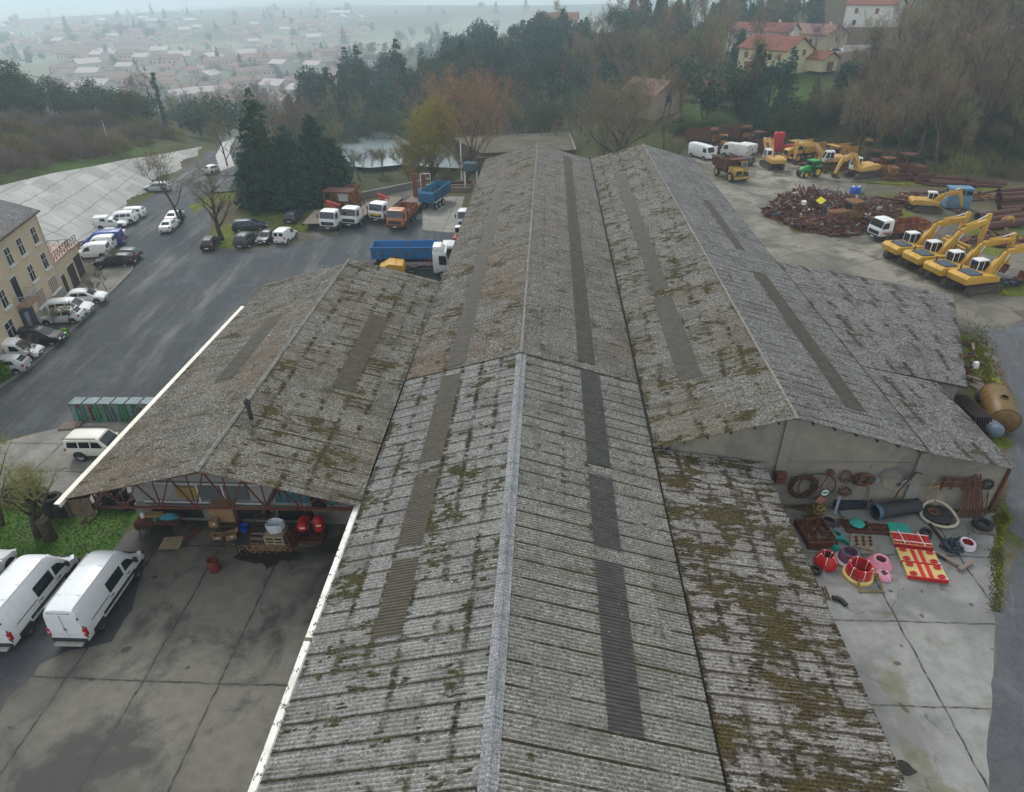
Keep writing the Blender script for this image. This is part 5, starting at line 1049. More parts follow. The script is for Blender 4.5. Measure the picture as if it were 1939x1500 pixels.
def excavator(label, loc, rz, body=None, cabmat=None, pose=None, swing=0.0, group='yellow excavators', sc=1.0, trackmat=None, hood=True, cabside=1):
    body = body or m_yel; cabmat = cabmat or m_cabw
    pose = pose or dict(knee=(2.6, 4.5), tip=(6.1, 5.3), stick=(6.4, 2.3), bucket=(5.6, 1.5))
    t = thing('excavator', label, 'excavator', loc, rz, group, sc); add_tracks(t, mat=trackmat)
    piv = t
    def rot(o): o.rotation_euler = (0, 0, swing); return o
    mb = MB(); mb.prism([(-2.75, 1.25), (1.5, 1.25), (1.5, 1.75), (.6, 2.0), (-.3, 2.1), (-2.5, 2.15), (-2.85, 1.9)], -1.32, 1.32); up = rot(mb.build('upper_body', body, t, bevel=.06))
    if hood: mb = MB(); mb.box((-1.45, -.15, 2.2), (1.5, 1.9, .16)); mb.build('engine_hood', m_hood, up, bevel=.05)
    mb = MB(); mb.box((-.1, -cabside * .95, 1.62), (2.9, .5, .1)); mb.build('side_step', paint('cream_step', (.55, .5, .38), .6), up)
    mb = MB(); mb.prism([(-.15, 1.3), (1.55, 1.3), (1.6, 2.0), (1.2, 3.0), (-.15, 3.05)], cabside * .35, cabside * 1.32); cb_ = mb.build('cab', m_plast if hood else cabmat, up, bevel=.06)
    mb = MB(); mb.box((.5, cabside * .835, 3.06), (1.35, 1.0, .14)); mb.build('cab_roof', cabmat, cb_, bevel=.05)
    for s in (1, -1):
        y = cabside * .835 + s * .492
        for x0, x1, x2 in ((-.05, .55, .55), (.65, 1.35, 1.15)): mb = MB(); mb.add([(x0, y + s * .012, 2.0), (x1 + .08, y + s * .012, 2.0), (x2, y + s * .012, 2.9), (x0, y + s * .012, 2.9)], [(0, 1, 2, 3)]); mb.build('cab_window', glass(), cb_, fix=False)
        mb = MB(); [mb.beam((x, y, 1.9), (x, y, 3.0), .07) for x in (-.1, .6)]; mb.beam((1.58, y, 2.0), (1.2, y, 3.0), .07); mb.build('cab_pillar', cabmat, cb_)
    mb = MB(); mb.add([(1.615, cabside * .45, 2.02), (1.615, cabside * 1.22, 2.02), (1.235, cabside * 1.22, 2.95), (1.235, cabside * .45, 2.95)], [(0, 1, 2, 3)]); mb.build('windscreen', glass(), cb_, fix=False)
    mb = MB(); mb.add([(-.165, cabside * .45, 2.2), (-.165, cabside * 1.22, 2.2), (-.165, cabside * 1.22, 2.9), (-.165, cabside * .45, 2.9)], [(0, 1, 2, 3)]); mb.build('cab_window', glass(), cb_, fix=False)
    mb = MB(); mb.tube((-1.9, .7, 2.1), (-1.9, .7, 2.75), .08, n=8); mb.build('exhaust', m_chas, up)
    k, tp, sk, bk = pose['knee'], pose['tip'], pose['stick'], pose['bucket']; y = -cabside * .12
    mb = MB(); arm_seg(mb, (.9, 1.8), k, .62, .68, y - .24, y + .24, .1); arm_seg(mb, k, tp, .66, .40, y - .235, y + .235); bm_ = mb.build('boom', body, up, bevel=.03)
    mb = MB(); d = Vector((sk[0] - tp[0], sk[1] - tp[1])).normalized(); back = (tp[0] - d.x * .75, tp[1] - d.y * .75); arm_seg(mb, back, sk, .5, .3, y - .18, y + .18, .15); mb.build('stick', body, up, bevel=.03)
    mb = MB(); kx = Vector(k); tx = Vector(tp); mb.tube((1.5, y + .34, 1.7), (k[0] * .85 + .2, y + .34, k[1] * .80), .085, n=8); mb.tube((1.5, y - .34, 1.7), (k[0] * .85 + .2, y - .34, k[1] * .80), .085, n=8); nrm = Vector((-(tx - kx).y, (tx - kx).x)).normalized(); s_ = kx.lerp(tx, .2) + nrm * .5; mb.tube((s_.x, y, s_.y), tuple((kx.lerp(tx, .62) + nrm * .5).to_3d().xzy * Vector((1, 0, 1)) + Vector((0, y, 0))), .10, n=8); mb.build('hydraulic_cylinder', body, up)
    mb = MB(); e = kx.lerp(tx, .62) + nrm * .5; mb.tube((e.x, y, e.y), (back[0], y, back[1]), .06, n=8); [mb.tube((k[0] * .85 + .2, y + s * .34, k[1] * .80), (k[0] + .15, y + s * .34, k[1] - .05), .055, n=8) for s in (1, -1)]; mb.build('piston_rod', m_chrome, up)
    mb = MB(); mb.path([(1.0, y + .1, 2.2), (k[0] - .5, y + .1, k[1] + .1), (k[0] + .1, y + .1, k[1] + .42), tuple((kx.lerp(tx, .3) + nrm * .42).to_3d().xzy * Vector((1, 0, 1)) + Vector((0, y + .1, 0)))], .05, n=5); mb.build('hydraulic_hose', m_plast, up)
    mb = MB(); bx, bz = bk; sx, sz = sk; mb.prism([(sx - .15, sz + .1), (sx + .15, sz), (sx + .05, sz - .6), (bx + .2, bz - .35), (bx - .25, bz - .1), (bx - .1, bz + .1), (bx + .2, bz - .1), (sx - .2, sz - .4)], y - .5, y + .5)
    for i in range(4): mb.box((bx - .3, y - .4 + i * .27, bz - .06), (.28, .08, .08))
    mb.build('bucket', m_rust, up)
    return t
for n_, (px, py) in {'furthest yellow excavator of the row of four, beside the striped lorry': (1722, 489), 'second yellow excavator of the row, its stick hanging highest': (1762, 507), 'third yellow excavator of the row with dark engine cover': (1804, 528), 'nearest yellow excavator of the row of four, long brown tracks in view': (1850, 545)}.items():
    q = at(px, py, .3); i_ = (1722, 1762, 1804, 1850).index(px)
    pz = [dict(knee=(2.5, 4.2), tip=(6.2, 4.7), stick=(5.6, 1.9), bucket=(5.1, 1.2)), dict(knee=(2.6, 4.3), tip=(5.7, 5.4), stick=(5.7, 2.4), bucket=(5.3, 1.6)), dict(knee=(2.5, 4.0), tip=(6.3, 4.2), stick=(6.7, 1.4), bucket=(6.2, .8)), dict(knee=(2.4, 4.0), tip=(6.4, 4.4), stick=(6.0, 1.4), bucket=(5.5, .8))][i_]
    excavator(n_, (q.x - .2, q.y + .2, .006), math.radians(17), pose=pz, swing=math.radians(-4 + i_))
m_exo = paint('pale_excavator', (.55, .32, .08), .5, .4, (.25, .14, .06))
q = at(1458, 318); excavator('pale orange excavator with white cab left of the red tanks, boom folded away', (q.x + .3, q.y + .2, .006), math.radians(95), m_exo, None, dict(knee=(2.4, 4.2), tip=(5.2, 3.4), stick=(3.4, 1.6), bucket=(2.8, 1.2)), group='older excavators at the back', hood=False)
q = at(1572, 322); excavator('pale orange excavator whose boom reaches left over the green tractor', (q.x, q.y + 1.5, .006), math.radians(185), m_exo, None, dict(knee=(2.8, 4.0), tip=(6.3, 4.1), stick=(6.2, 1.6), bucket=(5.8, .9)), group='older excavators at the back', hood=False)
q = at(1622, 338); excavator('pale orange excavator with white cab, bucket on the ground by the tractor', (q.x + .8, q.y + .9, .006), math.radians(205), m_exo, None, dict(knee=(2.4, 3.9), tip=(5.0, 3.2), stick=(5.9, 1.2), bucket=(5.2, .7)), group='older excavators at the back', hood=False, cabside=-1)
q = at(1752, 400); excavator('small excavator with white cab and bent yellow arm beside the blue cabin', (q.x, q.y, .006), math.radians(-12), m_yel2, None, dict(knee=(2.2, 3.0), tip=(4.3, 3.4), stick=(5.2, 1.0), bucket=(4.6, .5)), group='older excavators at the back', sc=.85, hood=False)
# ---------------------------------------------------------------- haul dumpers
def dumper(label, loc, rz, mat, bedmat, sc=1.0, group='old haul dumpers', cover=True):
    t = thing('haul_dumper', label, 'dumper', loc, rz, group, sc)
    mb = MB(); [mb.box((0, s * .6, 1.1), (6.6, .3, .5)) for s in (1, -1)]; mb.box((2.6, 0, .9), (1.6, 2.6, .35)); mb.build('chassis', m_chas, t)
    mb = MB(); mb.prism([(1.5, 1.2), (3.7, 1.1), (3.75, 2.0), (3.4, 2.25), (1.5, 2.35)], -1.35, .15); mb.build('bonnet', mat, t, bevel=.08)
    mb = MB(); mb.box((3.72, -.6, 1.6), (.08, 1.1, .7)); mb.build('grille', m_chas, t)
    mb = MB(); mb.prism([(1.4, 1.5), (2.9, 1.5), (2.95, 2.2), (2.7, 3.2), (1.4, 3.25)], .2, 1.35); cb_ = mb.build('cab', mat, t, bevel=.06)
    mb = MB(); mb.add([(2.97, .3, 2.25), (2.97, 1.25, 2.25), (2.74, 1.25, 3.1), (2.74, .3, 3.1)], [(0, 1, 2, 3)]); mb.build('windscreen', glass(), cb_, fix=False); mb = MB(); mb.add([(1.6, 1.365, 2.25), (2.75, 1.365, 2.25), (2.6, 1.365, 3.05), (1.6, 1.365, 3.05)], [(0, 1, 2, 3)]); mb.build('side_window', glass(), cb_, fix=False); mb = MB(); mb.add([(1.6, .185, 2.4), (2.75, .185, 2.4), (2.6, .185, 3.05), (1.6, .185, 3.05)], [(0, 1, 2, 3)]); mb.build('side_window', glass(), cb_, fix=False)
    mb = MB(); side = [(-3.6, 2.1), (-3.1, 1.6), (.9, 1.5), (1.25, 2.0), (1.25, 3.3), (2.6, 3.45), (2.6, 3.6), (.9, 3.55), (-3.7, 2.9)]
    for s in (1, -1): mb.prism(side, s * 1.55 - .05, s * 1.55 + .05)
    mb.prism([(-3.6, 2.1), (-3.1, 1.6), (.9, 1.5), (.9, 1.62), (-3.05, 1.72), (-3.5, 2.2)], -1.5, 1.5); mb.prism([(.95, 1.5), (1.25, 2.0), (1.25, 3.3), (2.6, 3.45), (2.6, 3.56), (1.15, 3.5), (.85, 1.6)], -1.5, 1.5)
    for s in (1, -1):
        for x in (-2.6, -1.4, -.2, .9): mb.box((x, s * 1.66, 2.3), (.16, .14, 1.4))
        mb.box((-1.2, s * 1.64, 3.2), (4.8, .16, .2))
    mb.build('dump_body', bedmat, t)
    for x, g in ((2.5, 1.35), (-1.9, 1.3)):
        for s in (1, -1): wheel(t, x, s * g, .8, .55, mat)
    mb = MB(); mb.beam((3.85, -1.4, .85), (3.85, 1.4, .85), .2, .35); mb.build('bumper', mat, t); mb = MB(); [mb.beam((3.5, s, 1.1), (3.5, s, 2.3), .05) for s in (.3, 1.3)]; mb.beam((3.5, .3, 2.3), (3.5, 1.3, 2.3), .05); mb.build('handrail', mat, t)
    return t
q = at(1387, 344); dumper('yellow haul dumper with rusty body facing the camera beside the hall roof', (q.x, q.y + 2.6, .006), math.radians(-72), m_yel2, m_rust)
q = at(1335, 283); dumper('rusty haul dumper side on at the far left of the hedge', (q.x, q.y + 2.5, .0), math.radians(-10), m_yrust, m_rust)
q = at(1398, 278); dumper('rusty haul dumper beneath the hedge behind the white vans', (q.x, q.y + 3, .0), math.radians(-30), m_yrust, m_rust)
q = at(1522, 305); dumper('clean yellow dumper right of the red tanks', (q.x, q.y + 1.2, .0), math.radians(205), m_yel, m_yel2, .95)
# tractor
q = at(1533, 335); t = thing('tractor', 'bright green farm tractor with yellow wheels in the back yard', 'tractor', (q.x, q.y + .4, .006), math.radians(205))
mb = MB(); mb.prism([(.3, .9), (2.1, .9), (2.2, 1.3), (1.9, 1.65), (.3, 1.85)], -.42, .42); mb.build('bonnet', m_green, t, bevel=.1); mb = MB(); mb.box((-.5, 0, 1.0), (1.6, .8, .6)); mb.build('body', m_green, t, bevel=.05)
mb = MB(); mb.prism([(-1.2, 1.3), (.35, 1.3), (.25, 2.5), (-1.1, 2.5)], -.7, .7); cb_ = mb.build('cab', glass(), t, bevel=.05); mb = MB(); mb.box((-.4, 0, 2.6), (1.7, 1.6, .2)); mb.build('cab_roof', m_green, cb_, bevel=.06); mb = MB(); [mb.beam((a, s * .71, 1.3), (b, s * .71, 2.55), .07) for s in (1, -1) for a, b in ((-1.2, -1.1), (.35, .25), (-.5, -.5))]; mb.build('cab_pillar', m_green, cb_)
for s in (1, -1): wheel(t, -.75, s * .9, .85, .5, m_wy); wheel(t, 1.55, s * .8, .58, .4, m_wy); mb = MB(); mb.box((-.75, s * .9, 1.78), (1.3, .5, .08)); mb.build('mudguard', m_green, t, bevel=.03)
mb = MB(); mb.box((2.35, 0, .8), (.4, .7, .5)); mb.build('front_weight', m_chas, t)
# crawler wrecks
def dozer(label, loc, rz, mat, sc=1.0, blade=True, group='rusting crawler machines'):
    t = thing('crawler_loader', label, 'bulldozer', loc, rz, group, sc); add_tracks(t, 3.2, 1.0, .5, 1.9, m_rust)
    mb = MB(); mb.prism([(-.2, .9), (2.0, .9), (2.0, 1.9), (-.2, 2.0)], -.6, .6); mb.build('bonnet', mat, t, bevel=.05); mb = MB(); mb.box((-1.0, 0, 1.3), (1.7, 1.7, .8)); mb.build('body', mat, t, bevel=.04)
    mb = MB(); [mb.beam((x, s * .8, 1.6), (x, s * .8, 2.9), .12) for x in (-1.7, -.3) for s in (1, -1)]; mb.box((-1.0, 0, 2.95), (1.7, 1.8, .1)); mb.box((-1.72, 0, 1.95), (.08, 1.5, .6)); mb.build('cab_frame', mat, t)
    mb = MB(); mb.box((-.28, 0, 2.4), (.05, 1.4, .6)); mb.build('windscreen', glass(), t)
    if blade: mb = MB(); [mb.beam((.3, s * 1.25, .8), (2.6, s * 1.25, .6), .16) for s in (1, -1)]; mb.prism([(2.5, .1), (2.8, .1), (2.65, .6), (2.8, 1.2), (2.6, 1.2), (2.45, .6)], -1.5, 1.5); mb.build('blade', m_rust, t)
    return t
q = at(1686, 338); dozer('rusty yellow crawler machine below the wooded slope, left one', (q.x, q.y + 1, .0), math.radians(-85), m_yrust)
q = at(1726, 340); dozer('brown rusty crawler wreck right of the yellow crawler', (q.x, q.y + 1, .0), math.radians(-70), m_rust, 1.25)
q = at(1597, 432); dozer('old crawler loader parked against the scrap heap', (q.x, q.y + .8, .0), math.radians(195), rusty('olive_rust', keep=(.16, .11, .03), amount=.45), 1.15)
q = at(1352, 283); dozer('rusty crawler between the two dumpers under the hedge', (q.x + 1.5, q.y - .5, .0), math.radians(-95), m_yrust, .9)
# vans in the back yard
STEP = dict(st=[(-2.7,.5,1.2,2.4,.95,.9),(-2.65,.42,1.3,2.5,1.0,.88),(-1,.42,1.3,2.55,1.0,.88),(1.6,.42,1.3,2.52,1.0,.88),(2.2,.42,1.28,2.36,1.0,.87),(2.62,.44,1.2,1.3,.97,.86),(2.72,.5,.9,.94,.9,.8)], ws=(2.24,2.58), rw=None, sg=[(1.25,2.25,1.25,2.05)], wh=(-1.6,1.75), r=.36)
q = at(1330, 303); t = vehicle_from_spec('box_van', 'tall white box van with its door open by the hall roof', 'van', STEP, white, (q.x, q.y + 1.6, .006), math.radians(-58)); mb = MB(); mb.box((2.0, 1.5, 1.5), (.05, .9, 1.7)); mb.build('open_door', white, t)
q = at(1394, 300); vehicle_from_spec('box_van', 'old white van with rusty roof, behind the yellow haul dumper', 'van', STEP, paint('stained_white', (.62, .62, .58), .6, .5, (.3, .22, .14), scale=1), (q.x, q.y + 1, .006), math.radians(140))
q = at(1409, 293); vehicle_from_spec('box_van', 'rounded white van right of the rusty roofed van', 'van', SV, white, (q.x + .3, q.y + 1.6, .006), math.radians(130))
q = at(1400, 312); car('estate', 'dark scrap car behind the rusty roofed dumper', dgrey, (1402, 311), 150)
# red tanks
for px, lb in ((1467, 'left red upright tank at the back of the yard'), (1476, 'right red upright tank at the back of the yard')):
    q = at(px, 296); t = thing('upright_tank', lb, 'tank', (q.x, q.y + 1, 0), 0, 'pair of red tanks'); mb = MB(); mb.lathe([(.2, .5), (.55, .7), (.6, .9), (.6, 3.8), (.52, 4.1), (.2, 4.25), (0, 4.28)], 18); mb.build('vessel', paint('tank_red', (.45, .02, .03), .4, .2), t, smooth=50); mb = MB(); [mb.beam((.5 * math.cos(a), .5 * math.sin(a), 0), (.5 * math.cos(a), .5 * math.sin(a), .8), .1) for a in (0, 2.1, 4.2)]; mb.build('feet', m_chas, t); mb = MB(); mb.tube((0, 0, 4.2), (0, 0, 4.5), .1, n=8); mb.build('valve', m_chas, t)
q = at(1490, 292); t = thing('pump_skid', 'red pump skid on the ground right of the red tanks', 'pump', (q.x + 1, q.y + 2, 0), .3); mb = MB(); mb.box((0, 0, .3), (3.5, 1.5, .3)); mb.build('skid', m_rust, t); mb = MB(); mb.lathe([(0, -1.2), (.5, -1.1), (.5, 1.1), (0, 1.2)], 14, (0, 0, .95), 'x'); mb.build('vessel', MATS['tank_red'], t, smooth=40)
# blue cabin
q = at(1812, 397); t = thing('cabin', 'faded blue wheelhouse cabin standing among rusty steel', 'cabin', (q.x, q.y + .8, 0), math.radians(-8)); m_fb = paint('faded_blue', (.10, .20, .29), .7, .4, (.12, .10, .08))
mb = MB(); mb.box((0, 0, 1.0), (3.2, 2.0, 1.6)); mb.build('body', m_fb, t, bevel=.05); mb = MB(); mb.box((0, 0, 2.35), (3.1, 1.9, 1.1), top=(.94, .9)); up = mb.build('upper_cab', m_fb, t, bevel=.06)
mb = MB(); mb.box((0, 0, 2.95), (3.2, 2.05, .14)); mb.build('roof', m_fb, t, bevel=.04)
for x in (-1.0, 0, 1.0): mb = MB(); mb.box((x, -.93, 2.4), (.8, .06, .55)); mb.build('window', glass(), up)
mb = MB(); mb.box((-1.53, 0, 2.4), (.06, 1.3, .55)); mb.build('window', glass(), up)

q = hit(1592, 312); dumper('yellow haul dumper squeezed behind the tractor and the excavators', (q[0], q[1] + 1.5, 0), math.radians(200), m_yrust, m_yel2, .9)
q = hit(1652, 322); dozer('rusty loader frame wedged right of the pale excavators', (q[0], q[1], 0), math.radians(-110), m_rust, 1.0, False)
q = hit(1440, 288); dozer('dark red wreck under the hedge right of the dumpers', (q[0], q[1], 0), math.radians(-60), m_rust2, 1.2, False)
q = hit(1640, 303); dozer('yellow loader carcass close under the slope', (q[0], q[1], 0), math.radians(-120), m_yrust, 1.1, False)
# ================================================================ clutter in the two working corners
def one(name, label, cat, mb, mat, loc=(0, 0, 0), rz=0.0, group=None, bevel=0, smooth=None):
    o = mb.build(name, mat, None, bevel=bevel, smooth=smooth); o.location = loc; o.rotation_euler = (0, 0, rz); return tag(o, label, cat, group)
def ringpts(r, n=28, c=(0, 0, 0), ax='z', squash=1.0, wob=0.0, seed=0):
    R = random.Random(seed); out = []
    for k in range(n):
        a = 2 * math.pi * k / n; rr = r * (1 + R.uniform(-wob, wob)); x, y = rr * math.cos(a), rr * math.sin(a) * squash
        out.append((c[0] + x, c[1] + y, c[2]) if ax == 'z' else (c[0] + x, c[1] + R.uniform(-wob, wob), c[2] + y))
    return out
m_lacq = paint('red_lacquer', (.50, .015, .02), .3, .1); m_band = paint('cream_yellow', (.62, .46, .17), .5, .15); m_teal2 = paint('jade_paint', (.02, .30, .23), .5, .2); m_wrap = paint('plastic_wrap', (.58, .52, .55), .3, .2); m_pinkw = paint('pink_wrap', (.62, .24, .32), .35, .2); m_purple = paint('plum_casting', (.20, .10, .17), .5, .3); m_strap = paint('white_strap', (.78, .75, .70), .6, 0); m_brass = paint('worn_brass', (.24, .17, .06), .5, .5, (.07, .04, .02)); m_hose = paint('dark_hose', (.025, .026, .028), .6, .2); m_cream = paint('cream_hose', (.46, .42, .32), .7, .3); m_oldwood = paint('pale_pallet', (.32, .25, .17), .9, .4, (.14, .09, .05), scale=5); m_navyp = paint('blue_black_casting', (.018, .025, .04), .5, .3); m_card = paint('cardboard', (.30, .19, .10), .9, .25, (.16, .10, .05)); m_oxid = rusty('red_brown_scrap', (.085, .035, .025), (.14, .06, .035))
def liner(label, pix, r, h, mat, band=None, taper=.72, straps=0, group=None, wrap=None, z=0):
    """round crusher liner: a flared ring with real wall, optional coloured band and strapping"""
    q = at(*pix); t = thing('crusher_liner', label, 'machine part', (q.x, q.y, z), 0, group)
    prof = [(r * .96, 0), (r, h * .12), (r * .99, h * .32), (r * (1 + taper * 1.1) / 2.1 + r * .05, h * .66), (r * taper, h), (r * (taper - .10), h), (r * ((1 + taper) / 2 - .16), h * .55), (r * .84, 0)]
    mb = MB(); mb.lathe(prof, 28, closed=True); mb.build('casting', mat, t, smooth=40)
    if band: mb = MB(); k = .52; mb.lathe([(r * (1 - (1 - taper) * .45) + .02, h * .42), (r * (1 - (1 - taper) * .62) + .025, h * .60), (r * (1 - (1 - taper) * .62) - .03, h * .60), (r * (1 - (1 - taper) * .45) - .03, h * .42)], 28, closed=True); mb.build('painted_band', band, t, smooth=40)
    for i in range(straps):
        a = 2 * math.pi * i / straps + .5; c_, s_ = math.cos(a), math.sin(a); mb = MB()
        mb.path([(c_ * r * 1.02, s_ * r * 1.02, .05), (c_ * (r * (1 + taper) / 2 + .03), s_ * (r * (1 + taper) / 2 + .03), h * .62), (c_ * r * taper * 1.02, s_ * r * taper * 1.02, h + .02), (c_ * r * (taper - .12), s_ * r * (taper - .12), h + .02), (c_ * r * (taper - .18), s_ * r * (taper - .18), h * .4)], .022, n=4); mb.build('strap', m_strap, t)
    if wrap:
        mb = MB(); R = random.Random(len(label)); n = 18; secs = []
        for zz, kk in ((.01, 1.18), (h * .3, 1.12), (h * .75, 1.0 * taper + .16), (h * 1.03, taper + .02), (h * .95, taper - .2)):
            secs.append([(r * kk * (1 + R.uniform(-.06, .06)) * math.cos(2 * math.pi * k / n), r * kk * (1 + R.uniform(-.06, .06)) * math.sin(2 * math.pi * k / n), zz + R.uniform(0, .04)) for k in range(n)])
        mb.loft(secs, caps=False); mb.build('wrapping', wrap, t, smooth=25, fix=False)
    return t
liner('red domed crusher liner with a cream band, nearest the lean-to roof', (1562, 1068), .66, .75, m_lacq, m_band, .58, 5)
t = liner('open red crusher bowl standing on a cream lower ring, in front of the wrapped liner', (1623, 1092), .66, .95, m_lacq, m_band, .93, 6)
mb = MB(); mb.lathe([(.80, 0), (.82, .22), (.70, .30), (.66, .24), (.68, 0)], 28, closed=True); mb.build('lower_ring', m_band, t, smooth=40)
liner('plum coloured liner in clear plastic between the two red liners', (1605, 1060), .58, .70, m_purple, None, .78, 0, None, None); t = COL.objects[-1]
q = at(1605, 1062); mb = MB(); mb.lathe([(.70, 0), (.74, .12), (.62, .24), (.55, .1)], 20, closed=True); one('wrapped_base', 'crumpled grey plastic skirt round the plum coloured liner', 'wrapping', mb, m_wrap, (q.x, q.y, 0), smooth=40)
liner('pink wrapped liner, the larger of the two pink bundles', (1664, 1070), .60, .50, m_pinkw, None, .66, 0, None, m_pinkw)
liner('small pink wrapped bundle with white straps in front of the larger one', (1671, 1092), .48, .32, m_pinkw, None, .5, 4, None, None)
liner('jade green liner ring, nearest of the two green castings', (1592, 1037), .60, .34, m_teal2, None, .82)
liner('teal flat casting just behind the jade green ring', (1583, 1016), .50, .22, paint('teal_casting', (.02, .20, .21), .5, .2), None, .5)
liner('blue black round casting leaning by the brass rings', (1567, 993), .46, .35, m_navyp, None, .75)
liner('red ring in a clear bag beside the big tyre', (1829, 1035), .42, .36, m_lacq, None, .92, 0, None, m_wrap)
# red and cream jaw plates
def jaw(label, px0, px1, L, Wd, mode):
    a, b = at(*px0), at(*px1); c = (a + b) / 2; t = thing('jaw_plate', label, 'machine part', (c.x, c.y, 0), math.radians(-8))
    mb = MB(); mb.box((0, 0, .14), (L, Wd, .16)); mb.build('backing_plate', m_band if mode else m_band, t, bevel=.02)
    mb = MB(); mb.box((0, -Wd / 2 - .02, .14), (L, .07, .24)); mb.build('edge', m_lacq, t)
    if mode:
        for x in (-.21, .21): mb = MB(); mb.box((x, 0, .235), (.22, Wd * .98, .03)); mb.build('stripe', m_lacq, t)
        for x in (-L / 2 + .32, L / 2 - .32):
            for y in (-Wd * .32, Wd * .32):
                mb = MB(); mb.lathe([(.15, .22), (.17, .30), (.12, .36), (.07, .36), (.05, .24)], 14, closed=True); p = mb.build('wear_pad', m_lacq, t, smooth=40); p.location = (x, y, 0); p.scale = (1.25, .8, 1)
        for y in (-Wd * .42, Wd * .42): mb = MB(); mb.box((L / 2 - .06, y, .26), (.08, .08, .05)); mb.build('lug', m_strap, t)
    else:
        for i in range(5): mb = MB(); mb.box((-L / 2 + L * (i + .5) / 5, 0, .26), (L / 5 - .07, Wd * .8, .10)); mb.build('slat', m_lacq, t, bevel=.02)
        for y in (-Wd * .3, Wd * .3): mb = MB(); mb.beam((-L / 2, y, .325), (L / 2, y, .325), .05, .02); mb.build('strap', m_strap, t)
        for x in (-.5, .6): mb = MB(); mb.beam((x, -Wd / 2, .335), (x - .1, Wd / 2, .335), .05, .02); mb.build('strap', m_strap, t)
    return t
jaw('red slatted crusher plate strapped with white bands, furthest of three', (1690, 1030), (1755, 1022), 2.1, 1.15, 0)
jaw('cream plate with double red stripe and red pads, middle of three', (1700, 1062), (1772, 1054), 2.1, 1.10, 1)
jaw('cream plate with double red stripe and red pads, nearest of three', (1717, 1089), (1782, 1084), 2.1, 1.10, 1)
q = at(1701, 1005); mb = MB(); mb.box((0, 0, .18), (1.2, .9, .08)); [mb.box((x, 0, .07), (.1, .9, .14)) for x in (-.5, 0, .5)]; one('green_board', 'jade green board lying above the red slatted plate', 'board', mb, m_teal2, (q.x, q.y, 0), math.radians(-6))
# trays, pallets and rusty bits
def pallet(label, pix, rz=0, mat=None, z=0, L=1.2, Wd=1.0, group='pallets', tilt=0):
    q = at(*pix); mb = MB(); n = 7
    for i in range(n): mb.box((0, -Wd / 2 + Wd * (i + .5) / n, .13), (L, Wd / n - .045, .025))
    for x in (-L / 2 + .06, 0, L / 2 - .06): mb.box((x, 0, .07), (.1, Wd, .09))
    for i in (0, 3, 6): mb.box((0, -Wd / 2 + Wd * (i + .5) / n, .012), (L, Wd / n - .045, .024))
    o = one('pallet', label, 'pallet', mb, mat or m_oldwood, (q.x, q.y, z), rz, group); o.rotation_euler = (tilt, 0, rz); return o
def tray(label, pix, L, Wd, h, mat, fill=None, rz=0, n=26, fs=.14, seed=1):
    q = at(*pix); t = thing('steel_tray', label, 'tray', (q.x, q.y, 0), rz); mb = MB(); mb.box((0, 0, .05), (L, Wd, .06))
    for s in (1, -1): mb.box((s * L / 2, 0, h / 2), (.06, Wd + .06, h)); mb.box((0, s * Wd / 2, h / 2), (L, .06, h))
    mb.build('box', mat, t)
    if fill:
        R = random.Random(seed); mb = MB()
        for _ in range(n): mb.box((R.uniform(-.45, .45) * L, R.uniform(-.45, .45) * Wd, h * .6 + R.uniform(0, .12)), (R.uniform(.5, 1.6) * fs, R.uniform(.3, 1) * fs, R.uniform(.3, .8) * fs), R=Matrix.Rotation(R.uniform(0, 3), 3, 'Z') @ Matrix.Rotation(R.uniform(-.5, .5), 3, 'X'))
        tag(mb.build('scrap_load', fill, t), kind='stuff')
tray('rusty cage crate full of brown scrap beside the lean-to roof', (1542, 1015), 1.7, 2.1, .5, m_oxid, m_rust, .1, 60, .18)
tray('shallow brown tray with a green lump on it', (1622, 1000), 1.4, .95, .22, m_rust, m_rust2, -.1)
tray('shallow brown tray between the green lump tray and the green board', (1660, 1004), 1.5, .8, .18, m_rust2, m_rust, -.08)
q = at(1623, 990, .35); mb = MB(); R = random.Random(3); mb.lathe([(.42, 0), (.46, .08), (.3, .16), (0, .2)], 9); one('green_casting', 'jade green lump of casting on the brown tray', 'machine part', mb, m_teal2, (q.x, q.y, .26), .4)
pallet('pallet under the rusty bits in front of the trays', (1630, 1030), -.35)
for i in range(9): 
    q = at(1630, 1028); mb = MB(); mb.lathe([(.05, 0), (.09, .01), (.09, .10), (.05, .10)], 8, closed=True); one('rusty_collar', 'small rusty collar on the pallet in front of the trays', 'machine part', mb, m_rust, (q.x - .4 + .38 * (i % 3) + .03 * i, q.y - .32 + .3 * (i // 3), .145), i, 'rusty collars on a pallet')
pallet('grey pallet lying under the teal casting', (1562, 1012), .1, m_wood)
pallet('weathered pallet beneath the big tyre at the wall end', (1860, 1003), -.15, m_wood)
def tyre(label, loc, r=.5, w=.3, rx=0.0, rz=0.0, group=None):
    mb = MB(); h = w / 2; mb.lathe([(r * .58, -h * .8), (r * .86, -h), (r * .98, -h * .7), (r, 0), (r * .98, h * .7), (r * .86, h), (r * .58, h * .8), (r * .62, 0)], 26, closed=True)
    o = one('tyre', label, 'tyre', mb, m_tyre, loc, rz, group, smooth=40); o.rotation_euler = (rx, 0, rz); return o
q = at(1857, 1000); tyre('large tyre lying on the weathered pallet by the weeds', (q.x, q.y, .33), .58, .36)
q = at(1752, 1012); tyre('small tyre in front of the coil drum', (q.x, q.y, .16), .34, .26, .2)
q = at(1540, 1083); tyre('tyre lying at the edge of the mossy lean-to roof', (q.x + .1, q.y, .14), .34, .24)
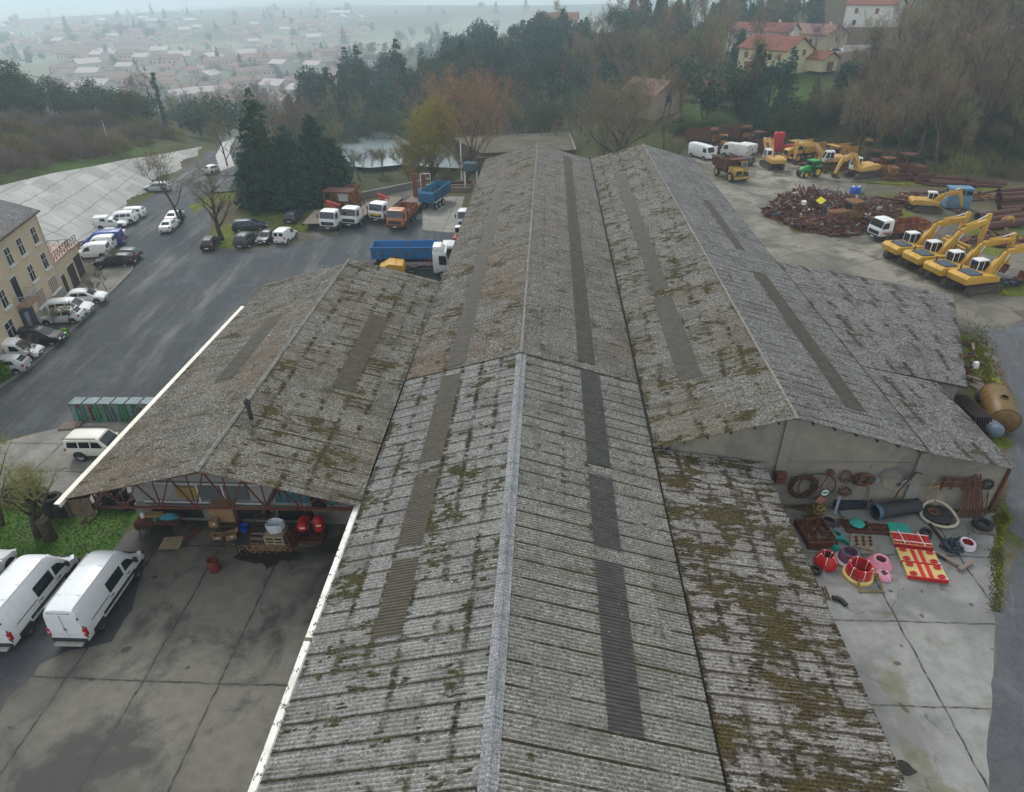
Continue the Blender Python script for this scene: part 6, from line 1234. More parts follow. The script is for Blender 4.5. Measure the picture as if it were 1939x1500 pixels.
# black scrap pile
q = at(1800, 1040); R = random.Random(11); mb = MB()
for i in range(46):
    a, d = R.uniform(0, 6.28), abs(R.gauss(0, .55)); p = (d * math.cos(a) * 1.3, d * math.sin(a), .08 + max(0, .55 - d * .5) * R.random())
    mb.box(p, (R.uniform(.1, .5), R.uniform(.06, .25), R.uniform(.05, .2)), R=Matrix.Rotation(R.uniform(0, 3), 3, 'Z') @ Matrix.Rotation(R.uniform(-.6, .6), 3, 'X'))
tag(one('black_scrap_pile', 'heap of black offcuts and oily bits right of the jaw plates', 'scrap', mb, m_navyp, (q.x, q.y, 0)), kind='stuff')
for (a, b, lb) in (((1770, 1048), (1812, 1074), 'long timber baulk lying in front of the black offcuts'), ((1815, 1082), (1838, 1068), 'short timber baulk with a crosspiece, lowest of the baulks'), ((1745, 975), (1790, 1035), 'thin dark beam lying from the coil drum to the black offcuts')):
    A, B = at(*a), at(*b); mb = MB(); mb.beam((A.x, A.y, .12), (B.x, B.y, .12), .2 if 'thin' not in lb else .1, .2); one('timber_baulk', lb, 'timber', mb, m_wood if 'thin' not in lb else m_dksteel)
q = at(1776, 990); t = thing('coil_drum', 'black hose drum with a big cream hose looped over it', 'hose drum', (q.x + .1, q.y + .5, 0), 0); mb = MB(); mb.lathe([(0, 0), (.85, .02), (.88, .3), (.5, .36), (0, .36)], 24); mb.build('drum', m_hose, t, smooth=40); mb = MB(); mb.lathe([(.2, .36), (.32, .40), (.34, .46), (.2, .46)], 18, (-.25, .05, 0), closed=True); mb.build('rust_ring', m_orust, t)
mb = MB(); pts = [(math.cos(a) * 1.05 + .1, math.sin(a) * .95 - .1, .15 + .5 * max(0, math.sin(a)) ** 1.3) for a in np.linspace(0, 2 * math.pi, 33)[:-1]]; mb.path(pts, .095, 10, close=True); one('hose', 'thick cream hose loop draped over the black drum', 'hose', mb, m_cream, (q.x + .1, q.y + .5, 0), smooth=60)
# black channel sections and pipe by the wall
A, B = at(1582, 968), at(1638, 964); mb = MB(); mb.beam((A.x, A.y + .3, .3), (B.x, B.y + .4, .3), .7, .5); mb.beam((A.x, A.y - .1, .6), (B.x, B.y, .6), .06, .1); one('steel_trough', 'long dark steel trough at the foot of the concrete wall, left', 'trough', mb, m_navyp, bevel=.03)
A, B = at(1655, 985), at(1735, 972); t = thing('steel_pipe', 'fat black pipe with a blue open end lying along the wall', 'pipe', (A.x, A.y + .2, .5), head(A, B)); L = (B - A).length; mb = MB(); mb.lathe([(.48, 0), (.48, L), (.40, L), (.40, 0)], 20, axis='x', closed=True); mb.build('shell', m_hose, t, smooth=40); mb = MB(); mb.lathe([(.50, -.02), (.50, .22), (.46, .22), (.46, -.02)], 20, axis='x', closed=True); mb.build('end_ring', paint('dull_blue', (.06, .12, .18), .6, .3), t, smooth=40)
q = at(1580, 975); mb = MB(); mb.beam((0, 0, .1), (.15, .3, 1.3), .16, .08); one('grey_lever', 'pale grey lever leaning against the dark trough', 'lever', mb, paint('lever_grey', (.25, .27, .33), .5), (q.x, q.y, 0))
# brass rings
for i, (dx, dy, z, tl) in enumerate(((0, 0, .02, 0), (.4, .1, .02, 0), (.1, .5, .02, 0), (.5, .5, .02, 0), (.2, .2, .22, .2), (.45, .35, .22, -.2))):
    q = at(1546, 974); mb = MB(); mb.lathe([(.13, 0), (.21, 0), (.21, .18), (.13, .18)], 16, closed=True); o = one('brass_ring', 'worn brass bush ring stacked beside the dark trough', 'bush', mb, m_brass, (q.x + dx, q.y + dy, z), 0, 'brass rings by the wall', smooth=40); o.rotation_euler = (tl, 0, 0)
# things hanging on the concrete wall
WY = 33.66
def onwall(px, py): return atY(px, py, WY)
def coil(label, px, py, r, n, rad, mat, wob=.05, sq=1.0, seed=1, name='hose_coil', cat='hose'):
    c = onwall(px, py); mb = MB(); R = random.Random(seed)
    for i in range(n):
        mb.path(ringpts(r * (1 + R.uniform(-.22, .12) * (n > 1)), 26, (R.uniform(-.08, .08) * r, -.06 - R.uniform(0, .18), R.uniform(-.1, .05) * r), 'y', sq, wob * .5, seed * 31 + i), rad, 6, True)
    o = one(name, label, cat, mb, mat, (c.x, WY, c.z), 0, None, smooth=60); return o
coil('thick bundle of dark brown hose hanging left on the wall', 1520, 918, .78, 10, .045, rusty('brown_rubber', (.045, .022, .016), (.07, .035, .024)), .05, 1.05, 2)
coil('single wide black hoop hanging over the brown hose bundle', 1543, 918, 1.12, 1, .04, m_hose, .03, .92, 5)
coil('small tangle of red brown cable right of the black hoop', 1600, 900, .35, 4, .022, m_oxid, .2, 1.2, 3)
coil('messy loop of thin brown wire below the red cable', 1598, 928, .38, 6, .014, m_rust, .3, .8, 4)
coil('brown hose coil with double ring in the middle of the wall', 1638, 905, .48, 7, .04, rusty('tan_hose', (.12, .05, .03), (.17, .08, .045)), .05, .9, 6)
coil('smaller brown coil overlapping the double ring', 1628, 905, .50, 4, .04, MATS['brown_rubber'], .05, .92, 8)
coil('black hose coil hanging at the right end of the wall', 1868, 915, .34, 6, .035, m_hose, .05, 1.0, 9)
c = onwall(1690, 905); t = thing('wire_sling', 'grey wire rope sling arched on the wall with shackles at both ends', 'sling', (c.x, WY, c.z)); mb = MB(); pts = [(math.cos(a) * .85, -.1, math.sin(a) * .75 + .1) for a in np.linspace(-.1, math.pi + .15, 20)]; mb.path(pts, .03, 6); mb.path([(p[0] * .86, -.14, p[2] * .82) for p in pts], .025, 6); mb.build('rope', paint('wire_grey', (.14, .16, .18), .5, .3), t, smooth=60)
for x in (-.95, .75, .95, .85): mb = MB(); mb.path(ringpts(.11, 12, (x, -.12, -.1 - .1 * (x > .8) - .2 * (x == .75)), 'y', 1.3), .03, 6, True); mb.build('shackle', paint('shackle_grey', (.3, .34, .37), .4, .2), t)
mb = MB(); mb.path([(-.7, -.1, -.1), (-.45, -.08, -.7), (-.1, -.08, -.95), (.05, -.08, -.8), (0, -.08, -.98)], .012, 5); mb.build('tail_wire', m_rust, t)
c = onwall(1640, 935); mb = MB(); mb.path([(0, -.08, .55), (-.05, -.1, .2), (-.1, -.1, -.4)], .02, 5); mb.path([(0, -.08, .55), (.1, -.1, .2), (.12, -.1, -.4)], .02, 5); one('hanging_cord', 'thin brown cord hanging below the double ring coil', 'cord', mb, m_oxid, (c.x, WY, c.z))
c = onwall(1475, 898); mb = MB(); mb.box((0, -.25, 0), (.62, .5, .75)); mb.lathe([(.2, -.52), (.24, -.45), (.24, -.1), (.2, -.05)], 12, (0, 0, 0), 'y'); one('motor_box', 'rusty brown motor box fixed to the wall by the lean-to roof', 'motor', mb, m_rust, (c.x, WY - .05, c.z), bevel=.04)
c = onwall(1572, 892); mb = MB(); mb.lathe([(0, -.3), (.2, -.28), (.2, -.05), (0, -.05)], 12, (0, 0, 0), 'y'); mb.beam((0, -.1, 0), (-.5, -.3, -1.2), .05); mb.path([(0, -.1, -.1), (.3, -.2, -.6), (-.1, -.2, -1.0), (.2, -.2, -1.3)], .015, 5); one('hose_reel', 'rusty reel with a dangling cable inside the black hoop', 'reel', mb, m_oxid, (c.x, WY, c.z))
# yellow frame, rack and rods at the right
t = thing('tube_frame', 'yellow tube frame with a pointed top leaning on the wall', 'frame', (0, 0, 0)); mb = MB(); A, B, C_, D, E_ = [atY(x, y, 33.35) for x, y in ((1745, 962), (1757, 925), (1772, 908), (1778, 920), (1768, 958))]; mb.path([A, B, C_, D, E_], .035, 6); mb.path([B, D], .035, 6); mb.build('tubes', paint('dull_yellow', (.36, .25, .09), .6, .5), t)
q = onwall(1820, 912); mb = MB()
for dz in (.42, .25, -.05, -.22): mb.beam((-1.2, -.2, dz), (.75, -.2, dz - .05), .08)
for x in (-1.0, -.4, .3): mb.beam((x, -.2, -.5), (x, -.2, .45), .08)
one('steel_rack', 'rusty red steel rack fixed along the right part of the wall', 'rack', mb, m_oxid, (q.x - .2, WY, q.z))
R = random.Random(5)
for i in range(11):
    a = atY(1812 + i * 5, 985 - i * .6, 32.9); b = onwall(1834 + i * 2.2 + R.uniform(-2, 2), 903 + R.uniform(-6, 4)); a.z = 0.02; mb = MB(); mb.tube(a, b, .045, n=6); one('steel_rod', 'rusty red rod leaning in a fan against the right end of the wall', 'rod', mb, m_oxid, group='rods leaning on the wall')
A, B = onwall(1700, 925), onwall(1733, 890); mb = MB(); mb.path([(A.x - .25, WY - .25, .3), (A.x, WY - .2, A.z), (B.x, WY - .2, B.z), (B.x + .35, WY - .2, B.z - .15)], .05, 6); one('bent_pipe', 'bent dark red pipe between the sling and the yellow frame', 'pipe', mb, m_rust)
c = atY(1868, 955, 33.2); mb = MB(); [mb.beam((c.x + .1, 33.6, c.z + .7), (c.x + dx, 33.1, .02), .05) for dx in (-.3, .15)]; one('trestle_leg', 'pale twin leg trestle leaning below the black coil', 'trestle', mb, m_oxid)
q = at(1556, 970); t = thing('paddle_sign', 'round green and white paddle sign on a pink stand', 'sign', (q.x, q.y + .3, 0)); mb = MB(); mb.lathe([(0, -.02), (.22, -.02), (.22, .02), (0, .02)], 20, (0, 0, 1.35), 'y'); fc = mb.build('disc', m_strap, t); mb = MB(); mb.box((0, -.03, 1.38), (.3, .02, .14)); mb.build('green_bar', m_teal2, fc); mb = MB(); mb.beam((0, 0, 0), (0, 0, 1.15), .05); mb.build('pole', m_oxid, t); mb = MB(); mb.box((-.15, 0, .75), (.5, .06, .5), R=Matrix.Rotation(.5, 3, 'Y')); mb.build('stand', paint('dusty_pink', (.35, .15, .13), .7), t)
q = at(1645, 1112); mb = MB(); P_ = [Vector((-.62, .35, .55)), Vector((.55, .5, .55)), Vector((.62, -.35, .05)), Vector((-.62, -.4, .05))]
for i in range(4): mb.beam(P_[i], P_[(i + 1) % 4], .07)
mb.beam((-.62, .35, .55), (-.62, .35, 0), .07); mb.beam((.55, .5, .55), (.55, .5, 0), .07); [mb.box((P_[i].x, P_[i].y, .05), (.14, .14, .1)) for i in (2, 3)]; one('stand_frame', 'rusty yellow tube stand in front of the open red bowl', 'stand', mb, paint('stand_yellow', (.22, .14, .05), .7, .6, (.08, .04, .02)), (q.x, q.y, 0))
q = at(1590, 1142); mb = MB(); mb.path([(-.35, .25, .13), (-.1, .22, .14), (.12, .05, .14), (.22, -.25, .13)], .13, 12); one('hose_elbow', 'black rubber elbow lying on the concrete below the liners', 'hose', mb, m_hose, (q.x, q.y, 0), smooth=50)
q = at(1563, 1125); mb = MB(); [mb.beam((x, -.45, .05), (x, .45, .12), .06) for x in (-.09, .09)]; [mb.beam((-.09, y, .08), (.09, y, .08), .05) for y in (-.3, 0, .3)]; one('ladder_bracket', 'short rusty ladder bracket beside the lean-to roof', 'bracket', mb, m_oxid, (q.x, q.y, 0))
for i in range(30):
    pass
mb = MB(); R = random.Random(9)
for i in range(500):
    px, py = R.choice([(1535, 985), (1520, 960), (1596, 992), (1545, 1035), (1690, 968)]); q = at(px + R.gauss(0, 9), py + R.gauss(0, 5)); mb.box((q.x, q.y, R.uniform(.02, .12)), (R.uniform(.04, .14), R.uniform(.03, .1), R.uniform(.02, .05)), R=Matrix.Rotation(R.uniform(0, 3), 3, 'Z') @ Matrix.Rotation(R.uniform(-.5, .5), 3, 'X'))
o = mb.build('rust_litter', m_rust); o['kind'] = 'stuff'
# ---------------------------------------------------------------- under and before the canopy
q = at(408, 1080); t = thing('oil_drum', 'dark red open oil drum standing alone on the apron', 'drum', (q.x, q.y, 0)); mb = MB(); mb.lathe([(.29, 0), (.30, .02), (.30, .28), (.315, .30), (.30, .32), (.30, .58), (.315, .60), (.30, .62), (.30, .88), (.28, .88), (.27, .1)], 22); mb.build('shell', rusty('drum_red', keep=(.16, .02, .02), amount=.1), t, smooth=30); mb = MB(); mb.lathe([(0, .12), (.272, .12)], 18); mb.build('inside', m_blk, t)
pallet('greyish brown pallet tilted on the apron left of the table', (326, 1030), .12, m_oldwood, tilt=0)
q = at(350, 1024); mb = MB(); mb.beam((0, 0, .1), (.5, .9, .1), .3, .2); one('timber_block', 'brown timber block beside the pallet', 'timber', mb, m_oxid, (q.x, q.y, 0))
q = at(305, 1003); t = thing('work_table', 'long rusty work table under the canopy loaded with odds and ends', 'table', (q.x, q.y + .1, 0)); mb = MB(); mb.box((0, 0, .8), (2.7, .9, .06)); mb.build('top', m_rust, t)
for x in (-1.2, 1.2):
    for y in (-.4, .4): mb = MB(); mb.beam((x, y, 0), (x, y, .8), .06); mb.build('leg', m_oxid, t)
mb = MB(); mb.box((-.9, -.47, .55), (.9, .03, .5)); mb.build('front_panel', m_rust2, t)
q = Vector((q.x, q.y + .1, .83))
mb = MB(); mb.lathe([(.13, 0), (.14, .22), (.06, .32), (.05, .36), (0, .36)], 14); one('white_jug', 'white plastic jug at the left end of the work table', 'jug', mb, m_strap, (q.x - 1.0, q.y + .1, .83), smooth=40)
mb = MB(); mb.box((0, 0, .09), (1.0, .4, .18)); one('cardboard_sheet', 'flat cardboard carton on the work table behind the jug', 'box', mb, m_card, (q.x - .3, q.y + .25, .83), .06)
R = random.Random(2); mb = MB(); secs = [[(.6 * k_ * math.cos(a) * R.uniform(.8, 1.1), .35 * k_ * math.sin(a) * R.uniform(.8, 1.1), z) for a in np.linspace(0, 6.28, 13)[:-1]] for k_, z in ((1, 0), (.9, .12), (.5, .22), (.1, .25))]; mb.loft(secs); one('blue_sheet', 'crumpled turquoise plastic sheet on the work table', 'sheet', mb, paint('turquoise_sheet', (.05, .30, .36), .4, .2), (q.x + .65, q.y + .15, .83), smooth=25)
mb = MB(); mb.lathe([(.12, 0), (.13, .1), (0, .1)], 12); one('green_pot', 'little green pot on the work table in front of the carton', 'pot', mb, m_teal2, (q.x - .1, q.y - .15, .83))
def carton(label, pix, d, rz, z=0.0, open_=False, mat=None, dy=0):
    q = at(*pix); t = thing('cardboard_box', label, 'box', (q.x, q.y + dy, z), rz, 'cardboard boxes under the canopy'); mb = MB(); w, l, h = d
    mb.box((0, 0, .02), (w, l, .03)); [mb.box((s * w / 2, 0, h / 2), (.025, l, h)) for s in (1, -1)]; [mb.box((0, s * l / 2, h / 2), (w, .025, h)) for s in (1, -1)]
    if not open_: mb.box((0, 0, h), (w, l, .02))
    mb.build('carton', mat or m_card, t)
    if open_:
        for s in (1, -1): mb = MB(); mb.quad((s * w / 2, -l / 2, h), (s * w / 2, l / 2, h), (s * (w / 2 + .2), l / 2, h + .12), (s * (w / 2 + .2), -l / 2, h + .12)); mb.build('flap', mat or m_card, t, fix=False)
    mb = MB(); mb.box((.05, -l / 2 - .016, h * .6), (w * .3, .01, h * .2)); mb.build('sticker', m_strap, t)
    return t
q = at(418, 1006); t = thing('big_carton', 'large brown carton panel standing on a trolley under the canopy', 'box', (q.x + .1, q.y + .9, 0)); mb = MB(); mb.box((0, 0, .95), (1.55, .9, 1.2)); mb.build('carton', m_card, t); mb = MB(); mb.box((0, -.2, .3), (2.0, 1.2, .1)); [mb.box((x, y, .12), (.1, .1, .24)) for x in (-.9, .9) for y in (-.6, .3)]; mb.build('trolley', m_dksteel, t)
carton('small lidded box on the trolley in front of the large carton', (407, 1008), (.5, .4, .45), .1, .36, dy=.25)
carton('open box lying on the apron with flaps spread, right one', (438, 1018), (.6, .45, .4), .5, 0, True)
carton('open box with white cups inside, left of the spread one', (414, 1018), (.5, .4, .25), .1, 0, True)
q = at(461, 1010); mb = MB(); mb.lathe([(.2, 0), (.27, .42), (.29, .42), (.29, .45), (.25, .45), (.2, .06)], 18); one('bucket', 'bright blue bucket between the boxes and the steel stair', 'bucket', mb, paint('bucket_blue', (.02, .07, .42), .4), (q.x, q.y + .2, 0), smooth=40)
q = at(486, 1028); t = thing('step_rack', 'dark slatted steel stair leading up to the workshop dock', 'stairs', (q.x + .1, q.y + .1, 0)); mb = MB(); [mb.beam((x, 0, .05), (x, 2.2, 1.3), .08) for x in (-.55, .55)]; mb.build('stringers', m_dksteel, t)
for k in range(8): mb = MB(); mb.box((0, .12 + k * .28, .14 + k * .158), (1.1, .2, .04)); mb.build('tread', m_wood if k < 2 else m_dksteel, t)
q = at(523, 1028); t = thing('pallet_crate', 'wooden crate of pallets with a white bag on top', 'crate', (q.x, q.y + .3, 0)); mb = MB(); n = 3
for z in (.12, .36, .62): mb.box((0, -.5, z), (1.2, .03, .12)); mb.box((0, .5, z), (1.2, .03, .12)); mb.box((-.6, 0, z), (.03, 1.0, .12)); mb.box((.6, 0, z), (.03, 1.0, .12))
[mb.box((x, y, .36), (.1, .1, .72)) for x in (-.55, 0, .55) for y in (-.46, .46)]; mb.box((0, 0, .66), (1.15, .95, .05)); mb.build('slats', m_oldwood, t)
mb = MB(); R = random.Random(8); secs = [[(.52 * k_ * math.cos(a) * R.uniform(.8, 1.15), .42 * k_ * math.sin(a) * R.uniform(.8, 1.15), z + R.uniform(0, .1)) for a in np.linspace(0, 6.28, 13)[:-1]] for k_, z in ((1, 0), (1.15, .35), (1.05, .62), (.7, .4), (.3, .3))]; mb.loft(secs); one('white_bag', 'open white bulk bag sitting on the wooden crate', 'bag', mb, paint('bag_white', (.62, .64, .68), .7, .2), (q.x, q.y + .35, .7), smooth=25)
pallet('pallet stood on edge between the crate and the red cylinders', (557, 1030), 1.45, m_oxid, z=.5, tilt=1.4)
for px, lb, ln in ((577, 'red cylinder tank on a stand under the canopy, left one', .9), (606, 'red cylinder tank on a stand under the canopy, right one', .8)):
    q = at(px, 1020); t = thing('air_tank', lb, 'tank', (q.x, q.y + .3, .0), .15); mb = MB(); mb.lathe([(0, -.55), (.2, -.52), (.33, -.4), (.35, -.3), (.35, .3), (.33, .4), (.2, .52), (0, .55)], 20, (0, 0, .95), 'y' if px < 600 else 'z'); mb.build('vessel', m_lacq, t, smooth=50); mb = MB(); [mb.beam((x, y, 0), (x * .7, y * .7, .8), .06) for x in (-.3, .3) for y in (-.3, .3)]; mb.build('stand', m_chas, t); mb = MB(); mb.box((.05, -.58 if px < 600 else -.36, 1.1), (.3, .02, .12)); mb.build('sticker', m_strap, t)
q = at(540, 1022); mb = MB(); mb.box((0, 0, .08), (1.9, .9, .16)); one('low_platform', 'low dark platform beneath the red cylinders', 'platform', mb, m_rust2, (q.x + 1.5, q.y + .2, 0))
for i in range(5):
    q = at(598 + i * 9, 985); mb = MB(); mb.box((0, 0, .6), (.12, .5, 1.2)); one('steel_gate_leaf', 'black steel panel stacked on edge at the canopy corner', 'panel', mb, m_navyp, (q.x, q.y + .3, .3), .15, 'panels stacked at the canopy corner')
t = NT('oil_stain'); c = t.coord(); t.out(t.mix(t.noise(c, 6, 4), (.010, .009, .008), (.03, .022, .016)), .5)
sheet('oil_spill', rough(P2((455, 1040), (480, 1035), (540, 1036), (570, 1046), (565, 1056), (530, 1062), (505, 1078), (495, 1066), (460, 1062), (440, 1056), (452, 1048)), .12, .25), .010, t.m)
sheet('wet_patch', rough(P2((1697, 1440), (1720, 1445), (1738, 1462), (1722, 1470), (1700, 1474)), .06, .2), .012, t.m)
mb = MB(); R = random.Random(4)
for i in range(420): q = at(505 + R.gauss(0, 30), 1037 + R.gauss(0, 5)); mb.box((q.x, q.y, .02), (R.uniform(.03, .1), R.uniform(.03, .08), .02), R=Matrix.Rotation(R.uniform(0, 3), 3, 'Z') @ Matrix.Rotation(R.uniform(-.4, .4), 3, 'X'))
o = mb.build('leaf_litter', m_card); o['kind'] = 'stuff'
# gas bottle cages
m_galv = paint('galvanised_mesh', (.15, .20, .20), .5, .3, metal=.2); m_gg = paint('bottle_green', (.03, .30, .10), .4, .1); m_gr = paint('bottle_red', (.22, .02, .03), .4, .1); m_gk = paint('bottle_grey', (.16, .2, .22), .4, .1)
A, B = at(143, 800), at(292, 800); R = random.Random(6)
for i in range(6):
    p = A.lerp(B, (i + .5) / 5.6); t = thing('gas_cage', 'galvanised mesh cage of gas bottles in the row by the canopy', 'cage', (p.x, p.y + .4, 0), 0, 'gas bottle cages in a row'); mb = MB(); w, d, h = .92, .9, 1.75
    for x in (-w / 2, w / 2):
        for y in (-d / 2, d / 2): mb.beam((x, y, 0), (x, y, h), .05)
    for z in (.1, h * .5, h):
        mb.beam((-w / 2, -d / 2, z), (w / 2, -d / 2, z), .04); mb.beam((-w / 2, d / 2, z), (w / 2, d / 2, z), .04); [mb.beam((x, -d / 2, z), (x, d / 2, z), .04) for x in (-w / 2, w / 2)]
    for k in range(1, 6): mb.beam((-w / 2 + w * k / 6, -d / 2, .1), (-w / 2 + w * k / 6, -d / 2, h), .012); mb.beam((-w / 2 + w * k / 6, d / 2, .1), (-w / 2 + w * k / 6, d / 2, h), .012); mb.beam((-w / 2, -d / 2 + d * k / 6, .1), (-w / 2, -d / 2 + d * k / 6, h), .012)
    mb.build('frame', m_galv, t); mb = MB(); mb.box((0, 0, h + .02), (w + .05, d + .05, .03)); mb.build('roof', m_galv, t)
    for k in range(5):
        mm = R.choice([m_gg, m_gg, m_gk, m_gr] if i != 1 else [m_gr, m_gg]); mb = MB(); hh = R.choice([1.2, 1.35, 1.45]); mb.lathe([(.10, 0), (.11, .02), (.11, hh - .2), (.06, hh - .06), (.035, hh), (.035, hh + .1), (0, hh + .1)], 12); o = one('gas_bottle', {m_gg.name: 'green topped', m_gr.name: 'dark red', m_gk.name: 'grey'}[mm.name] + ' gas bottle standing in a mesh cage', 'gas bottle', mb, mm, (p.x - .3 + .3 * (k % 3), p.y + .2 + .35 * (k // 3), .03), 0, {m_gg.name: 'green', m_gr.name: 'red', m_gk.name: 'grey'}[mm.name] + ' gas bottles in the cages', smooth=40)
pallet('pale pallet lying beside the first gas cage', (134, 808), .15, m_wood, L=1.5)
tag(COL.objects[-1], cat='pallet')
# tyre stacks beyond the lawn
for i, (px, py, k) in enumerate(((28, 946, 3), (50, 938, 3), (75, 946, 2), (105, 970, 4), (125, 972, 3), (205, 955, 3), (225, 950, 3), (243, 958, 2))):
    q = at(px, py)
    for j in range(k): tyre('black tyre in the stacks at the far edge of the lawn', (q.x + .06 * j, q.y, .18 + .34 * j), .62, .34, .05 * (j - 1), j, 'tyres stacked by the lawn')
# tanks and scrap along the lane
def tank(label, a, b, r, mat, z=None, hole=True):
    A, B = at(*a), at(*b); z = z or r + .1; t = thing('steel_tank', label, 'tank', (A.x, A.y, z), head(A, B)); L = (B - A).length; mb = MB(); mb.lathe([(0, -.3), (r * .5, -.25), (r * .85, -.1), (r, .08), (r, L - .08), (r * .85, L + .1), (r * .5, L + .25), (0, L + .3)], 26, axis='x'); mb.build('shell', mat, t, smooth=50)
    if hole:
        mb = MB(); mb.lathe([(.26, r * .98), (.30, r * .98), (.30, r + .1), (.26, r + .1)], 16, (L * .45, 0, 0), closed=True); m_ = mb.build('manhole', mat, t); mb = MB(); mb.lathe([(0, r + .01), (.26, r + .01)], 16, (L * .45, 0, 0)); mb.build('opening', m_blk, m_)
        for x in (.08, L - .08): mb = MB(); mb.lathe([(r + .03, x - .03), (r + .03, x + .03), (r, x + .03), (r, x - .03)], 24, axis='x', closed=True); mb.build('weld_ring', mat, t)
        mb = MB(); mb.tube((-.2, 0, r * .2), (-.55, 0, r * .3), .08, n=8); mb.build('spout', mat, t); mb = MB(); mb.lathe([(.10, -.42), (.16, -.42), (.16, -.2), (.10, -.2)], 12, (0, 0, -.25), 'x', closed=True); mb.build('port', m_rust, t)
    mb = MB(); [mb.box((x, 0, -r + .02), (.2, r * 1.4, .36)) for x in (L * .2, L * .8)]; mb.build('saddle', m_rust, t)
tank('big ochre brown tank with a manhole lying beside the lane', (1892, 822), (1872, 768), 1.0, paint('ochre_tank', (.135, .075, .016), .4, .5, (.06, .03, .012)))
tank('grey blue cylinder with a white flange at the annex corner', (1882, 832), (1862, 812), .55, paint('tank_blue', (.12, .16, .20), .4, .3), hole=False)
q = at(1858, 758); mb = MB(); mb.lathe([(0, 0), (.5, .05), (.62, .5), (.5, .95), (.2, 1.1), (0, 1.1)], 18); one('grey_vessel', 'grey domed vessel just behind the ochre tank', 'tank', mb, paint('vessel_grey', (.10, .11, .12), .5, .5), (q.x, q.y, 0), smooth=50)
for i in range(7):
    q = at(1840, 812); mb = MB(); mb.box((0, 0, 0), (.06, 3.2, 1.6), R=Matrix.Rotation(-.25, 3, 'Y')); one('steel_sheet', 'dark sheet leaning in the stack against the annex end', 'sheet', mb, m_navyp if i % 2 else m_rust2, (q.x - .6 + .19 * i, q.y + .8, .8), .1, 'sheets leaning on the annex')
R = random.Random(14)
for i in range(16):
    q = at(1836 + R.uniform(0, 26), 655 + i * 5.2); mb = MB(); mb.beam((0, 0, .1), (R.uniform(-.9, .9), R.uniform(.4, 1.6), R.uniform(.1, .5)), R.uniform(.08, .3), R.uniform(.06, .25)); one('scrap_piece', 'odd rusty or grey offcut lying along the annex wall', 'scrap', mb, R.choice([m_rust, m_wood, m_rust2, m_navyp]), (q.x, q.y, 0), R.uniform(0, 3), 'offcuts along the annex')
q = at(1845, 697); mb = MB(); mb.box((0, 0, .3), (.45, .4, .6), top=(.8, .8)); one('white_can', 'small white can among the offcuts by the annex', 'can', mb, m_strap, (q.x, q.y, 0), bevel=.04)
pallet('broken pallet by the offcuts along the annex', (1853, 733), .4, m_wood)
# ---------------------------------------------------------------- scrap heap, pipes and steel in the back yard
R = random.Random(21); hc = [at(x, y) for x, y in ((1500, 408), (1530, 398), (1560, 405), (1600, 398), (1545, 425), (1575, 432), (1640, 398), (1590, 415))]; hcx = [(p.x, p.y, r, h) for p, (r, h) in zip(hc, ((3.2, 1.5), (4.4, 2.5), (4.3, 2.3), (4.0, 1.5), (3.4, 1.1), (3.0, 1.0), (3.6, 1.0), (3.6, 1.2)))]
def hheap(x, y): return max([0] + [h * max(0, 1 - (math.hypot(x - a, y - b) / (r * 1.25)) ** 2) ** .8 for a, b, r, h in hcx])
smats = [m_rust, m_rust2, m_oxid, m_rust, m_rust2, m_oxid, m_rust, m_dksteel, paint('scrap_grey', (.12, .14, .16), .6, .4), paint('scrap_blue', (.04, .12, .18), .6, .5), m_yrust, paint('scrap_pale', (.38, .36, .33), .7, .6)]
mb = MB(); cnt = 0
gx = np.linspace(27, 52, 60); gy = np.linspace(85, 112, 64)
vv = [(x, y, hheap(x, y) * .92 + (R.uniform(-.12, .12) if hheap(x, y) > .1 else -.3)) for y in gy for x in gx]
for j in range(63):
    for i in range(59):
        k = j * 60 + i
        if max(vv[k][2], vv[k + 1][2], vv[k + 60][2], vv[k + 61][2]) > 0: mb.f.append((k, k + 1, k + 61, k + 60)); mb.mi.append(0)
mb.v = vv
while cnt < 3000:
    a, b, r, h = R.choice(hcx); an, d = R.uniform(0, 6.28), r * 1.2 * math.sqrt(R.random()); x, y = a + d * math.cos(an), b + d * math.sin(an); z = hheap(x, y); cnt += 1
    M_ = Matrix.Rotation(R.uniform(0, 6.28), 3, 'Z') @ Matrix.Rotation(R.gauss(0, .45), 3, 'X') @ Matrix.Rotation(R.gauss(0, .45), 3, 'Y'); k = R.random(); mi = (R.choice([8, 9, 10, 7, 11]) if R.random() < .22 else R.randrange(7))
    if k < .5: mb.box((x, y, z + .05), (R.uniform(.8, 3.0), R.uniform(.04, .14), R.uniform(.04, .14)), R=M_, mat=mi)
    elif k < .85: mb.box((x, y, z + .05), (R.uniform(.3, 1.3), R.uniform(.2, .8), R.uniform(.02, .25)), R=M_, mat=mi)
    else: dv = M_ @ Vector((R.uniform(.3, 1.1), 0, 0)); mb.tube(Vector((x, y, z)) - dv, Vector((x, y, z)) + dv, R.uniform(.06, .28), n=7, mat=mi)
o = mb.build('scrap_heap', smats, fix=False); o['kind'] = 'stuff'
